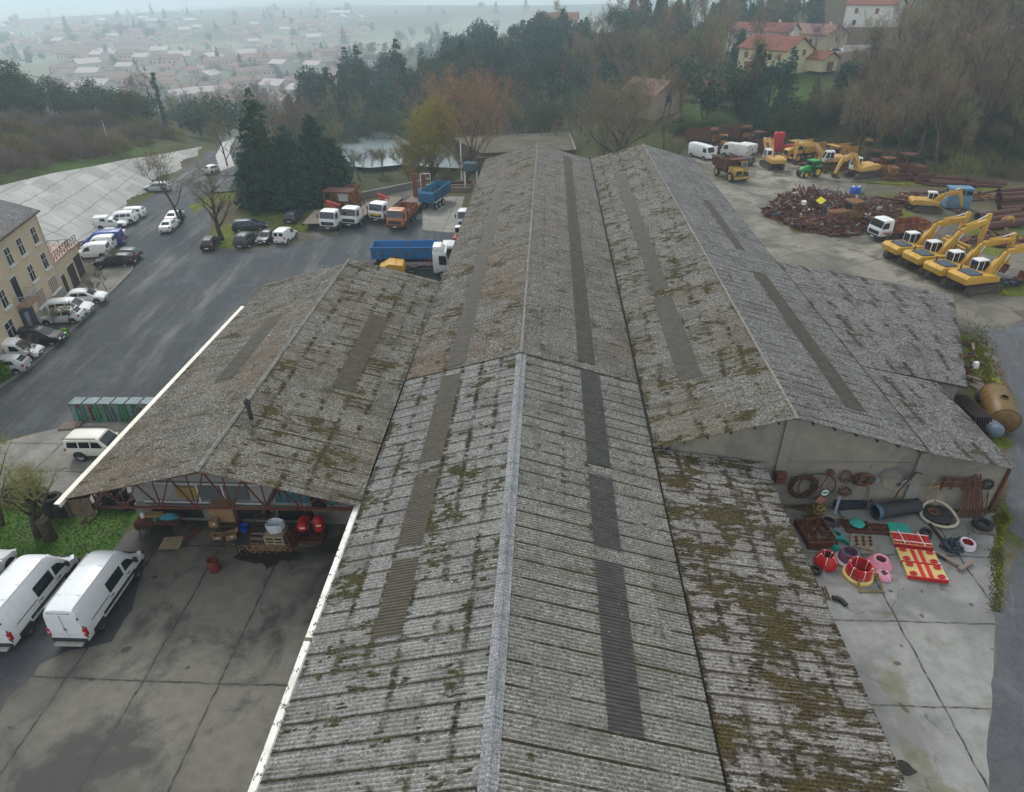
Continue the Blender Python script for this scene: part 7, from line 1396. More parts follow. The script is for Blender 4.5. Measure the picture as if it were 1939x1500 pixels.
for px, py, nm, lb, mt, d in ((1530, 402, 'white_cylinder', 'white cylinder lying on the scrap heap', m_strap, 'c'), (1521, 391, 'white_lump', 'small white drum high on the scrap heap', m_strap, 'd'), (1487, 408, 'white_sheet', 'bent white sheet on the left flank of the scrap heap', m_strap, 's'), (1553, 386, 'yellow_panel', 'bright yellow panel tipped on top of the scrap heap', paint('lemon_panel', (.6, .5, .02), .4, .1), 's'), (1557, 372, 'orange_box', 'orange machine cover on the crest of the scrap heap', paint('orange_cover', (.45, .22, .03), .5, .3), 'b'), (1560, 433, 'red_bumper', 'red car bumper at the foot of the scrap heap', paint('bumper_red', (.5, .02, .03), .4, .1), 'b'), (1504, 421, 'blue_crate', 'blue crate in the lower left of the scrap heap', paint('crate_blue', (.03, .17, .32), .5, .2), 'b'), (1568, 378, 'pale_sheet', 'pale sheet beside the orange cover on the heap', m_strap, 's')):
    q = at(px, py, 1.2); z = hheap(q.x, q.y); q = at(px, py, z); mb = MB()
    if d == 'c': mb.lathe([(0, -.8), (.3, -.75), (.36, -.6), (.36, .6), (.3, .75), (0, .8)], 14, axis='x')
    elif d == 'd': mb.lathe([(.3, 0), (.32, .1), (.32, .5), (0, .55)], 12)
    elif d == 's': mb.box((0, 0, .2), (1.4, .9, .06), R=Matrix.Rotation(.5, 3, 'X') @ Matrix.Rotation(.4, 3, 'Z'))
    else: mb.box((0, 0, .2), (1.3, .7, .5), R=Matrix.Rotation(.3, 3, 'X'), top=(.8, .85))
    one(nm, lb, 'scrap', mb, mt, (q.x, q.y, z + .25), 2.2 if d == 'c' else .4, bevel=.04 if d == 'b' else 0, smooth=40)
for px in (1613, 1624):
    q = at(px, 366); t = thing('blue_drum', 'bright blue drum with white cap beyond the scrap heap, ' + ('left one' if px == 1613 else 'right one'), 'drum', (q.x, q.y, 0)); mb = MB(); mb.lathe([(.38, 0), (.4, .05), (.4, .9), (.36, .95), (0, .96)], 14); mb.build('body', paint('drum_blue', (.02, .10, .55), .4, .1), t, smooth=40); mb = MB(); mb.lathe([(.16, .95), (.16, 1.15), (0, 1.16)], 10); mb.build('cap', m_strap, t)
m_pipe = rusty('pipe_rust', (.075, .028, .024), (.11, .045, .035))
def pipe(label, a, b, r, z, group, mat=None):
    A, B = at(*a), at(*b); L = (B - A).length; mb = MB(); mb.lathe([(r, 0), (r, L), (r * .85, L), (r * .85, 0)], 16, axis='x', closed=True); o = one('steel_pipe', label, 'pipe', mb, mat or m_pipe, (A.x, A.y, z), head(A, B), group, smooth=40); return o
for i in range(3): pipe('fat rusty pipe in the near bundle right of the blue cabin', (1848 + i * 6, 418 + i * 10), (1925 + i * 4, 408 + i * 10), .55, .56, 'fat pipes near the excavators')
for i in range(7): pipe('long rusty pipe in the stack at the right edge', (1885 + (i % 4) * 2, 378 + (i % 4) * 8), (1975, 372 + (i % 4) * 8), .42, .43 + .8 * (i // 4), 'pipes stacked at the right edge')
for i in range(12): pipe('thin rusty pipe on the long pile below the wooded slope', (1745 + R.uniform(-5, 15), 343 + (i % 5) * 2.2), (1830 + R.uniform(-20, 60), 348 + (i % 5) * 2.2), .2, .22 + .35 * (i // 5), 'thin pipes below the wood')
for i in range(5): pipe('thin rusty pipe on the short pile further right below the wood', (1832 + R.uniform(0, 8), 345 + i * 2), (1895 + R.uniform(-10, 10), 348 + i * 2), .22, .24 + .2 * (i % 2), 'thin pipes further right')
for i in range(22):
    px, py = R.uniform(1620, 1700), R.uniform(388, 440); A = at(px, py); mb = MB(); L = R.uniform(2.5, 6); mb.box((0, 0, 0), (L, .14, .26)); mb.box((0, 0, .13), (L, .3, .03)); mb.box((0, 0, -.13), (L, .3, .03)); one('steel_beam', 'rusty beam lying in the pile between heap and small excavator', 'beam', mb, R.choice([m_pipe, m_rust, m_rust2]), (A.x, A.y, .2 + R.choice([0, .3, .6])), math.radians(R.gauss(-25, 16)), 'rusty beams in the middle of the yard')
for i in range(16):
    px, py = R.uniform(1720, 1890), R.uniform(370, 382); A = at(px, py); mb = MB(); mb.beam((-R.uniform(1, 3), 0, .2), (R.uniform(1, 3), R.uniform(-.5, .5), .3 + R.uniform(0, .6)), .2, .25); one('steel_beam', 'rusty beam behind the small excavator and the blue cabin', 'beam', mb, R.choice([m_pipe, m_rust, m_yrust]), (A.x, A.y, 0), R.uniform(-.4, .4), 'rusty beams behind the blue cabin')
q = at(1905, 430); t = thing('concrete_mixer', 'ochre drum lying on the grass by the fat pipes', 'drum', (q.x, q.y, .7), .5); mb = MB(); mb.lathe([(0, -.8), (.5, -.75), (.8, -.3), (.8, .3), (.5, .75), (0, .8)], 16, axis='x'); mb.build('drum', rusty('ochre_drum', keep=(.3, .18, .04), amount=.2), t, smooth=50); mb = MB(); [mb.box((x, 0, -.6), (.15, 1.0, .25)) for x in (-.4, .4)]; mb.build('cradle', m_rust, t)
for i in range(4): A = at(1905 + i * 8, 470 + i * 3); mb = MB(); mb.box((0, 0, .3), (5, .4, .5)); one('steel_beam', 'heavy purple brown beam at the right edge behind the excavators', 'beam', mb, m_rust2, (A.x + 2, A.y, .0), math.radians(-35), 'heavy beams at the right edge')
for a, b, lb in (((1790, 448), (1836, 470), 'loose yellow boom lying between the second and third excavators'), ((1784, 452), (1826, 474), 'second loose yellow boom lying beside the first')):
    A, B = at(*a, 1.0), at(*b, .6); mb = MB(); mb.beam(A, B, .35, .45); one('spare_boom', lb, 'machine part', mb, m_yel2, bevel=.05)
q = at(1900, 540); mb = MB(); [mb.box((R.uniform(-1.6, 1.6), R.uniform(-.5, .5), .2 + R.uniform(0, .3)), (R.uniform(.4, 1.2), R.uniform(.2, .5), R.uniform(.1, .4)), rz=R.uniform(0, 3)) for _ in range(30)]; tag(one('track_links', 'dark heap of track links on the grass by the nearest excavator', 'scrap', mb, m_navyp, (q.x, q.y, 0)), kind='stuff')
q = at(1842, 513); mb = MB(); mb.box((0, 0, .25), (.6, .5, .5), top=(.6, .7)); one('rusty_block', 'small rusty block on the concrete behind the nearest excavator', 'scrap', mb, m_rust, (q.x + 3, q.y, 0), .4, bevel=.05)
mb = MB(); R = random.Random(61)
for i in range(420):
    px, py, sx, sy = R.choice([(1600, 318, 40, 5), (1660, 330, 30, 5), (1700, 392, 50, 6), (1800, 378, 60, 4), (1430, 283, 30, 4), (1345, 288, 20, 3), (1655, 415, 20, 9), (1870, 462, 30, 6)]); q = hit(R.gauss(px, sx), R.gauss(py, sy))
    if q: mb.box((q[0], q[1], R.uniform(.05, .5)), (R.uniform(.3, 2.2), R.uniform(.1, .7), R.uniform(.08, .5)), R=Matrix.Rotation(R.uniform(0, 3), 3, 'Z') @ Matrix.Rotation(R.gauss(0, .25), 3, 'Y'), mat=R.choice([0, 0, 1, 2, 2, 3, 4]))
o = mb.build('scrap_litter', [m_rust, m_rust2, m_oxid, m_yrust, m_dksteel], fix=False); o['kind'] = 'stuff'
# walls along the yard edge
def wall_run(label, pts, h, w, mat, name='boundary_wall', cap=None, z=None):
    t = thing(name, label, 'wall', (0, 0, 0)); mb = MB()
    for a, b in zip(pts[:-1], pts[1:]):
        za, zb = (gz(*a[:2]) if z is None else z, gz(*b[:2]) if z is None else z); mb.beam((a[0], a[1], (za + zb) / 2 + h / 2 - .15), (b[0], b[1], (za + zb) / 2 + h / 2 - .15), w, h + .3)
    mb.build('wall', mat, t)
    if cap:
        mb = MB(); [mb.beam((a[0], a[1], h + .04), (b[0], b[1], h + .04), w + .1, .08) for a, b in zip(pts[:-1], pts[1:])]; mb.build('coping', cap, t)
wall_run('low grey boundary wall behind the lorries and trailers', P2((615, 398), (680, 377), (740, 365), (800, 352)), .9, .25, paint('block_wall', (.17, .16, .15), .9, .4), cap=m_cem2)
for i in range(3): A, B = at(845, 352 + i * 6), at(893, 350 + i * 6); mb = MB(); mb.beam((A.x, A.y, .4 + .0), (B.x, B.y, .4), .3, .5); one('steel_beam', 'long grey girder stacked behind the blue tipper trailer', 'beam', mb, m_wood if i else m_rust, group='girders behind the blue trailer')
q = at(884, 362); t = thing('gantry', 'small dark hut on white posts by the far left eave', 'hut', (-12.5, 111.5, 0)); mb = MB(); mb.box((0, 0, 3.4), (2.2, 1.6, 1.2)); mb.build('cabin', paint('hut_blue', (.05, .08, .11), .5), t); mb = MB(); [mb.beam((x, y, 0), (x, y, 2.8), .14) for x in (-1, 1) for y in (-.6, .6)]; mb.build('posts', m_strap, t)
t = thing('railing_gate', 'white tubular frame leaning by the blue tipper trailer', 'gate', (*at(807, 360)[:2], 0), .2); mb = MB(); [mb.beam((x, 0, 0), (x, 0, 2.6), .1) for x in (-.8, 0, .8)]; [mb.beam((-.8, 0, z), (.8, 0, z), .08) for z in (.9, 1.8, 2.6)]; mb.build('tubes', m_strap, t)
# ramp wall and bin
rp = [at(x, y, z) for x, y, z in ((420, 335, 0), (412, 312, 0), (425, 285, -1.2), (437, 262, -2.5))]
mb = MB(); P1 = [(p.x, p.y) for p in rp]
for a, b, za, zb in ((rp[0], rp[1], .6, 1.2), (rp[1], rp[2], 1.2, .8), (rp[2], rp[3], .8, .2)):
    n = Vector((1, .25, 0)); vs = []
    for p, z in ((a, za), (b, zb)): g0 = gz(p.x, p.y); vs += [(p.x, p.y, g0 - .5), (p.x, p.y, g0 + z + .4), (p.x + 2.6, p.y + .4, g0 + z + 1.2), (p.x + 2.6, p.y + .4, g0 - .5)]
    mb.add(vs, [(0, 1, 5, 4), (1, 2, 6, 5), (2, 3, 7, 6), (0, 3, 2, 1), (4, 5, 6, 7)])
one('ramp_wall', 'pale sloping concrete ramp wall between the two roads', 'wall', mb, m_emb)
q = at(128, 638); t = thing('litter_bin', 'bright green litter bin on the pavement by the black people carrier', 'bin', (q.x, q.y, .13)); mb = MB(); mb.lathe([(.2, 0), (.24, .75), (.26, .8), (.2, .82), (.18, .2)], 16); mb.build('bin', paint('bin_green', (.12, .42, .02), .5, .1), t, smooth=40); mb = MB(); mb.beam((.3, 0, 0), (.3, 0, 1.0), .06); mb.build('post', m_dksteel, t)
q = at(346, 418); mb = MB(); mb.lathe([(.2, 0), (.22, 1.5), (.15, 1.65), (0, 1.7)], 10); one('bollard', 'dark post standing on the kerb by the roadside tree', 'post', mb, m_hose, (q.x, q.y, 0), smooth=40)
def lamp(label, pix, h, loc=None):
    q = at(*pix) if loc is None else Vector(loc); t = thing('utility_pole', label, 'pole', (q.x, q.y, gz(q.x, q.y))); mb = MB(); mb.tube((0, 0, 0), (0, 0, h), .13, .08, n=8); mb.build('pole', paint('pole_concrete', (.36, .35, .33), .8), t); mb = MB(); mb.beam((-.7, 0, h - .4), (.7, 0, h - .4), .1); mb.build('crossarm', m_dksteel, t)
lamp('pale leaning pole among the thicket above the concrete slope', (0, 0), 5, (-76, 118, 0))
lamp('slim pole where the road bends down to the town', (0, 0), 9, (-80, 190, 0))
q = at(860, 330); t = thing('white_post', 'tall white birch like post between the trees beside the pond', 'post', (-14.6, 116, gz(-14.6, 116))); mb = MB(); mb.tube((0, 0, 0), (0.1, 0, 6.5), .12, .08, n=8); mb.build('post', m_strap, t)
# ================================================================ trees, shrubs, town
def leafmat(name, a, b, scale=3.0, rough=.8):
    t = NT(name); c = t.coord(); oi = t.n('ShaderNodeObjectInfo'); n = t.noise(c, scale, 3); n2 = t.noise(c, .5, 3)
    g = t.mix(t.ramp(n, .3, .7), a, b); g = t.mix(t.ramp(n2, .4, .65, 0, .5), g, tuple(x * .55 for x in a))
    h = t.n('ShaderNodeHueSaturation'); t.set(h.inputs['Color'], g); t.set(h.inputs['Value'], t.ramp(oi.outputs['Random'], 0, 1, .75, 1.3)); t.set(h.inputs['Hue'], t.ramp(oi.outputs['Random'], 0, 1, .485, .515)); h.inputs['Saturation'].default_value = 1
    return t.out(h.outputs[0], rough, spec=.15)
m_bark = leafmat('bark', (.055, .043, .032), (.085, .068, .05)); m_twig = leafmat('twig_brown', (.145, .11, .07), (.20, .16, .10)); m_twig_o = leafmat('twig_orange', (.36, .23, .10), (.45, .30, .15)); m_twig_y = leafmat('twig_yellow', (.34, .29, .05), (.28, .25, .06)); m_twig_g = leafmat('twig_greenish', (.17, .16, .06), (.21, .18, .075)); m_twig_p = leafmat('blossom_pink', (.32, .20, .24), (.22, .13, .15)); m_twig_r = leafmat('twig_russet', (.17, .105, .065), (.22, .14, .085))
m_con = leafmat('conifer_needles', (.028, .07, .042), (.045, .095, .05)); m_con2 = leafmat('spruce_needles', (.02, .065, .05), (.034, .09, .066)); m_pine = leafmat('pine_needles', (.022, .065, .048), (.035, .085, .055)); m_ever = leafmat('evergreen_leaves', (.025, .05, .02), (.045, .075, .03)); m_ivy = leafmat('ivy_leaves', (.03, .10, .02), (.05, .13, .03)); m_bush = leafmat('bush_leaves', (.05, .075, .025), (.075, .095, .035)); m_lime = leafmat('lime_bush_leaves', (.07, .15, .02), (.10, .19, .03))
def mesh_of(mb, name, mat, smooth=False):
    me = bpy.data.meshes.new(name); me.from_pydata(mb.v, [], mb.f); me.materials.append(mat)
    if smooth: me.polygons.foreach_set('use_smooth', [True] * len(me.polygons))
    return me
def sliver(mb, p, d, L, w, R):
    s = d.cross(Vector((R.uniform(-1, 1), R.uniform(-1, 1), R.uniform(-1, 1))));
    if s.length < 1e-4: return
    s = s.normalized() * w / 2; o = len(mb.v); e = p + d * L; m_ = p + d * L * .5 + Vector((R.uniform(-.1, .1), R.uniform(-.1, .1), R.uniform(-.06, .06))) * L
    mb.v += [tuple(p - s), tuple(p + s), tuple(m_ + s * .8), tuple(m_ - s * .8), tuple(e)]; mb.f += [(o, o + 1, o + 2, o + 3), (o + 3, o + 2, o + 4)]
def bare_tree(seed, H, spread=.55, trunk=.018, levels=3, kids=(7, 6, 6), twigs=7, tw=.045, tl=.9, first=.3, up=.35, lean=0.0, fork=1):
    R = random.Random(seed); tm, cm = MB(), MB()
    def br(p, d, L, r, lv):
        n = 4 if lv < 2 else 3; pts = [p]; rs = [r]; dirs = []
        for i in range(n):
            d = (d + Vector((R.gauss(0, .13), R.gauss(0, .13), R.gauss(0, .07) + (.07 if lv else 0)))).normalized(); p = p + d * L / n; pts.append(p); dirs.append(d); rs.append(r * (1 - .78 * (i + 1) / n))
        if lv <= 1: tm.path(pts, r, 6 if lv == 0 else 5, rs=rs)
        elif lv == 2: cm.path(pts, r, 3, rs=[max(x, .012) for x in rs])
        if lv == levels:
            for k in range(twigs):
                t = R.uniform(.1, 1); i = min(int(t * n), n - 1); q = pts[i].lerp(pts[i + 1], t * n - i); dd = (dirs[i] + Vector((R.gauss(0, .6), R.gauss(0, .6), R.gauss(.1, .5)))).normalized(); sliver(cm, q, dd, tl * R.uniform(.5, 1.3), tw * R.uniform(.6, 1.2), R)
            return
        K = kids[lv]
        for k in range(K):
            t = (first + (1 - first) * (k + R.random()) / K) if lv == 0 else R.uniform(.2, 1.0); t = min(t, .999); i = int(t * n); q = pts[i].lerp(pts[i + 1], t * n - i)
            a = R.uniform(0, 6.28) if lv else k * 2.4 + R.uniform(-.5, .5); side = Vector((math.cos(a), math.sin(a), 0)); dd = (dirs[i] * up + side * (1 - up) * 1.1 + Vector((0, 0, .25))).normalized()
            LL = (H * spread * (1 - .45 * (t - first) / (1 - first + .01)) if lv == 0 else L * R.uniform(.4, .7)); br(q, dd, LL, max(rs[i] * .55, .012), lv + 1)
        if lv == 0 or lv == 1:
            br(pts[-1], d, L * .35, max(rs[-1] * .8, .012), lv + 1)
    for f in range(fork):
        br(Vector((0, 0, -.2)), Vector((lean + R.gauss(0, .08 * fork), R.gauss(0, .08 * fork), 1)).normalized(), H * .72, H * trunk, 0)
    return tm, cm
def leafquad(mb, p, s, R, flat=.0):
    n = Vector((R.gauss(0, 1), R.gauss(0, 1), R.gauss(0, 1) + flat)).normalized(); a = n.cross(Vector((R.gauss(0, 1), R.gauss(0, 1), R.gauss(0, 1)))).normalized(); b = n.cross(a); o = len(mb.v)
    mb.v += [tuple(p + a * s), tuple(p + b * s * .55), tuple(p - a * s), tuple(p - b * s * .55)]; mb.f.append((o, o + 1, o + 2, o + 3))
def conifer(seed, H, Rr, dens=1.0, droop=.25, base=.06, leaf=.16, power=.85, gap=.0):
    R = random.Random(seed); tm, cm = MB(), MB(); tm.tube((0, 0, -.3), (0, 0, H * .97), H * .016, .02, n=7); z = H * base
    while z < H:
        f = 1 - z / H; L0 = Rr * (f ** power) * (.8 + .2 * R.random()); k = max(4, int(9 * f + 4)); off = R.uniform(0, 6.28)
        for i in range(k):
            if R.random() < gap: continue
            a = off + 6.28 * i / k + R.uniform(-.2, .2); L = L0 * R.uniform(.6, 1.12) + .12; d = Vector((math.cos(a), math.sin(a), .12 - droop * R.uniform(.5, 1.3)))
            if L > 1: tm.tube((0, 0, z), tuple(Vector((0, 0, z)) + d * L * .9), .03, .01, n=3, caps=False)
            m_ = int(L * 15 * dens) + 4
            for j in range(m_):
                t = (R.random() ** .65); p = Vector((0, 0, z)) + d * L * t + Vector((R.gauss(0, .16), R.gauss(0, .16), R.gauss(-.03, .12) + .10 * t * L * .3)) * (1 + L * .12); leafquad(cm, p, leaf * R.uniform(.6, 1.5), R, .7)
        z += (.34 + .3 * R.random()) * max(.5, H / 14)
    return tm, cm
def crown_tree(seed, H, W_, blobs=9, leaf=.22, n=3000, trunk=True, shape='round', zb=.35):
    """evergreen broadleaf: leaf faces through several uneven clumps"""
    R = random.Random(seed); tm, cm = MB(), MB()
    if trunk:
        tm.tube((0, 0, -.3), (0, 0, H * .55), H * .022, H * .012, n=7)
    bl = []
    for i in range(blobs):
        a = R.uniform(0, 6.28); rr = W_ * .5 * math.sqrt(R.random()) * .75; z = H * R.uniform(zb, .82); k = R.uniform(.22, .40) * W_
        if shape == 'umbrella': z = H * R.uniform(.62, .88); k *= .8
        if shape == 'column': rr *= .5; k = W_ * R.uniform(.3, .5); z = H * (i + .5) / blobs
        bl.append((Vector((rr * math.cos(a), rr * math.sin(a), z)), k))
        if trunk and shape != 'column': tm.tube((0, 0, H * R.uniform(.25, .5)), tuple(bl[-1][0]), H * .008, .02, n=4, caps=False)
    for _ in range(n):
        c, k = R.choice(bl); d = Vector((R.gauss(0, 1), R.gauss(0, 1), R.gauss(0, .8))).normalized(); p = c + d * k * (R.random() ** .35) * R.uniform(.75, 1.12); p.z = max(p.z, .1); leafquad(cm, p, leaf * R.uniform(.6, 1.4), R, .4)
    return tm, cm
def twig_bush(seed, r, h, n=700, tw=.035, L=1.0):
    R = random.Random(seed); cm = MB()
    for _ in range(n):
        a = R.uniform(0, 6.28); d = r * math.sqrt(R.random()); p = Vector((d * math.cos(a), d * math.sin(a), h * (1 - (d / r) ** 2) * R.random() * .8)); sliver(cm, p, Vector((R.gauss(0, .5) + math.cos(a) * .3, R.gauss(0, .5) + math.sin(a) * .3, 1)).normalized(), L * R.uniform(.5, 1.3), tw, R)
    return cm
PRO = {}
def proto(key, tm, cm, mt, mc): PRO[key] = (mesh_of(tm, 'trunk', mt, True) if tm and tm.v else None, mesh_of(cm, 'crown', mc))
for i in range(4): proto(('wood', i), *bare_tree(100 + i, 14 + i, .30, .021, 3, (9, 4, 4), 5, .042, 1.1, .42, .58), m_bark, (m_twig, m_twig_g, m_twig_r, m_twig)[i])
for i in range(2): proto(('spread', i), *bare_tree(200 + i, 10, .62, .02, 3, (8, 6, 5), 7, .05, .95, .28, .4), m_bark, m_twig)
for i in range(3): proto(('con', i), *conifer(300 + i, 14 + 2 * i, 4.2 + .5 * i, .75, leaf=.26, gap=.18, power=.65), m_bark, (m_con, m_con2, m_con)[i])
for i in range(2): proto(('pine', i), *crown_tree(330 + i, 15, 7.5, 9, .26, 2400, True, 'umbrella'), m_bark, m_pine)
for i in range(3): proto(('ever', i), *crown_tree(340 + i, 8 + i, 8.5, 10, .22, 3200, zb=.25), m_bark, (m_ever, m_bush, m_ever)[i])
for i in range(2): proto(('bush', i), *crown_tree(350 + i, 2.6, 3.2, 7, .13, 1500, False, zb=.2), m_bark, (m_bush, m_ever)[i])
for i in range(3): proto(('thicket', i), None, twig_bush(360 + i, 3.2, 3.4, 1300, .04, 1.2), m_bark, (m_twig, leafmat('twig_mauve', (.15, .115, .10), (.20, .155, .14)), m_twig_g)[i])
proto(('ivy', 0), *crown_tree(370, 11, 1.6, 14, .14, 2200, True, 'column'), m_bark, m_ivy)
PRO[('blossom', 0)] = (PRO[('spread', 0)][0], None); b = PRO[('spread', 0)][1].copy(); b.materials.clear(); b.materials.append(m_twig_p); PRO[('blossom', 0)] = (PRO[('spread', 0)][0], b)
def plant(key, name, label, cat, x, y, sc=1.0, rz=None, group=None, z=None, sz=None):
    tm, cm = PRO[key]; z = gz(x, y) if z is None else z
    if tm is None:
        o = bpy.data.objects.new(name, cm); COL.objects.link(o); o.location = (x, y, z); o.rotation_euler = (0, 0, rz if rz is not None else rnd.uniform(0, 6.28)); o.scale = (sc, sc, sz or sc); return tag(o, label, cat, group)
    t = thing(name, label, cat, (x, y, z), rz if rz is not None else rnd.uniform(0, 6.28), group); t.scale = (sc, sc, sz or sc)
    for n_, d_ in (('trunk', tm), ('crown', cm)): o = bpy.data.objects.new(n_, d_); COL.objects.link(o); o.parent = t
    return t
def unique_tree(name, label, tm, cm, mt, mc, x, y, rz=0.0, z=None, cat='tree', group=None):
    t = thing(name, label, cat, (x, y, gz(x, y) if z is None else z), rz, group)
    for n_, mb, m_ in (('trunk', tm, mt), ('crown', cm, mc)): o = bpy.data.objects.new(n_, mesh_of(mb, n_, m_, n_ == 'trunk')); COL.objects.link(o); o.parent = t
    return t
# ---------------------------------------------------------------- trees one can single out
q = at(345, 424); unique_tree('bare_tree', 'leafless tree arching left over the two white saloons', *bare_tree(11, 9.5, .55, .022, 3, (7, 6, 5), 5, .035, .9, .3, .45, -.22), m_bark, m_twig, q.x, q.y)
q = at(421, 455); unique_tree('bare_tree', 'gnarled pollarded tree with thick limbs on the grass verge', *bare_tree(16, 9.0, .50, .042, 3, (9, 6, 5), 5, .032, .8, .2, .4), m_bark, m_twig_g, q.x, q.y)
q = at(432, 330); unique_tree('bare_tree', 'ivy flecked bare tree between the side road and the ramp', *bare_tree(13, 10.0, .38, .018, 3, (8, 5, 5), 5, .04, .8, .3, .5), m_bark, m_twig_g, q.x + .5, q.y)
for i, (px, py, h, r, lb) in enumerate(((507, 402, 16.2, 4.6, 'tallest dark conifer, left of the group behind the parked cars'), (556, 396, 11.2, 4.4, 'middle conifer of the group, half hidden by its neighbours'), (606, 386, 12.2, 5.2, 'broad dark conifer on the right of the group above the lorries'), (478, 395, 8, 3.2, 'lowest conifer at the left foot of the group'), (638, 380, 8.5, 3.4, 'small conifer at the right edge of the group over the site cab'))):
    q = at(px, py); unique_tree('conifer', lb, *conifer(40 + i, h * 1.03, r * 1.12, 1.9, leaf=.2, droop=.3, base=.05, power=.55, gap=.22), m_bark, m_con2 if i % 2 else m_con, q.x, q.y + 1.5)
q = at(812, 350); y0 = 122
unique_tree('bare_tree', 'big yellow green budding tree beside the pond', *bare_tree(21, 16.5, .46, .016, 3, (12, 8, 6), 9, .055, 1.0, .34, .5, fork=2), m_bark, m_twig_y, -22.0, 124.0)
unique_tree('bare_tree', 'second yellow budding tree leaning left by the pond', *bare_tree(22, 11, .50, .017, 3, (10, 7, 6), 8, .055, 1.0, .4, .45, -.2), m_bark, m_twig_y, -25.8, 121.0)
unique_tree('bare_tree', 'tall orange twigged tree just left of the hall roof', *bare_tree(23, 20.5, .62, .015, 3, (13, 8, 6), 8, .045, 1.2, .25, .45), m_bark, m_twig_o, -15.2, 122.0)
unique_tree('bare_tree', 'wide brown bare tree rising behind the valley of the twin roofs', *bare_tree(24, 17, .62, .022, 3, (15, 9, 7), 10, .05, 1.2, .15, .35), m_bark, m_twig, 12.0, 131.0)
q = at(70, 1030); unique_tree('bare_tree', 'twisted pollard with a stump on the lawn at the left edge', *bare_tree(31, 4.6, .55, .075, 3, (10, 6, 5), 4, .02, .7, .35, .4, .1), m_bark, m_twig_g, -31.2, 29.2)
unique_tree('bare_tree', 'slim bare pollard at the very left edge of the lawn', *bare_tree(32, 6.5, .42, .03, 3, (9, 5, 5), 4, .018, .7, .3, .5), m_bark, m_twig_g, -34.2, 30.0)
q = at(78, 1022); mb = MB(); mb.lathe([(.42, -.1), (.36, .5), (.38, 1.5), (.30, 1.55), (0, 1.5)], 10); one('tree_stump', 'thick cut stump beside the twisted pollard on the lawn', 'stump', mb, m_bark, (-30.3, 29.0, 0), smooth=40)
for i, (px, py) in enumerate(((212, 690), (132, 648), (112, 618), (176, 572), (200, 552), (224, 506))):
    px, py = ((58, 693), (112, 628), (133, 618), (178, 573), (203, 551), (226, 507))[i]; q = at(px, py)
    unique_tree('young_tree', ('small pollarded street tree in front of the white small van', 'small pollarded street tree behind the black people carrier', 'small street tree in front of the white hatchback', 'small street tree by the nose of the three door car', 'slender sapling on the empty pavement by the garages', 'small pollarded street tree beside the black estate')[i], *bare_tree(60 + i, 2.6 if i != 4 else 2.2, .42, .028, 2, (8 if i != 4 else 3, 6, 4), 9, .022, .45, .6, .35), m_bark, m_twig, q.x, q.y, z=.13, cat='tree', group='street trees on the pavement')
q = at(8, 715); one('green_bush', 'fresh green bush at the left edge below the silver car', 'bush', MB(), m_lime, (q.x - .5, q.y - .6, .1)); o = COL.objects[-1]
o = bpy.data.objects['green_bush']; o.data = mesh_of(crown_tree(77, 2.0, 2.4, 6, .12, 1200, False, zb=.2)[1], 'leaves', m_lime)
unique_tree('cypress', 'single tall narrow cypress leaning on the left hill', *crown_tree(78, 13, 1.7, 14, .16, 3200, True, 'column'), m_bark, m_con, *hit(316, 246))
# ---------------------------------------------------------------- groups of vegetation
def scatter(n, fn, dmin, seed, tries=40):
    R = random.Random(seed); out = []
    for _ in range(n * tries):
        if len(out) >= n: break
        p = fn(R)
        if p and all((p[0] - a[0]) ** 2 + (p[1] - a[1]) ** 2 > dmin * dmin for a in out): out.append(p)
    return out
def inside(p, poly): return poly_dist(np.array([p[0]]), np.array([p[1]]), np.array(poly, float))[0] == 0
HOUSES = [(57, 190, 15), (68, 240, 17), (84, 240, 15), (108, 262, 16), (37, 166, 10), (21, 158, 11), (3, 300, 16), (64, 152, 7), (74, 193, 8), (58, 174, 13), (-1, 290, 10), (50, 178, 10)]
def clear(p): return all(math.hypot(p[0] - a, p[1] - b) > r for a, b, r in HOUSES)
def in_poly(poly, seed, n, dmin):
    xs_ = [p[0] for p in poly]; ys_ = [p[1] for p in poly]
    def fn(R):
        p = (R.uniform(min(xs_), max(xs_)), R.uniform(min(ys_), max(ys_))); return p if inside(p, poly) and clear(p) else None
    return scatter(n, fn, dmin, seed)
R = random.Random(3)
def in_pix(poly, seed, n, dmin, hidden=()):
    xs_ = [p[0] for p in poly]; ys_ = [p[1] for p in poly]
    def fn(R):
        p = (R.uniform(min(xs_), max(xs_)), R.uniform(min(ys_), max(ys_)))
        if not inside(p, poly): return None
        q = hit(*p); return q if q and clear(q) else None
    return scatter(n, fn, dmin, seed, 12)
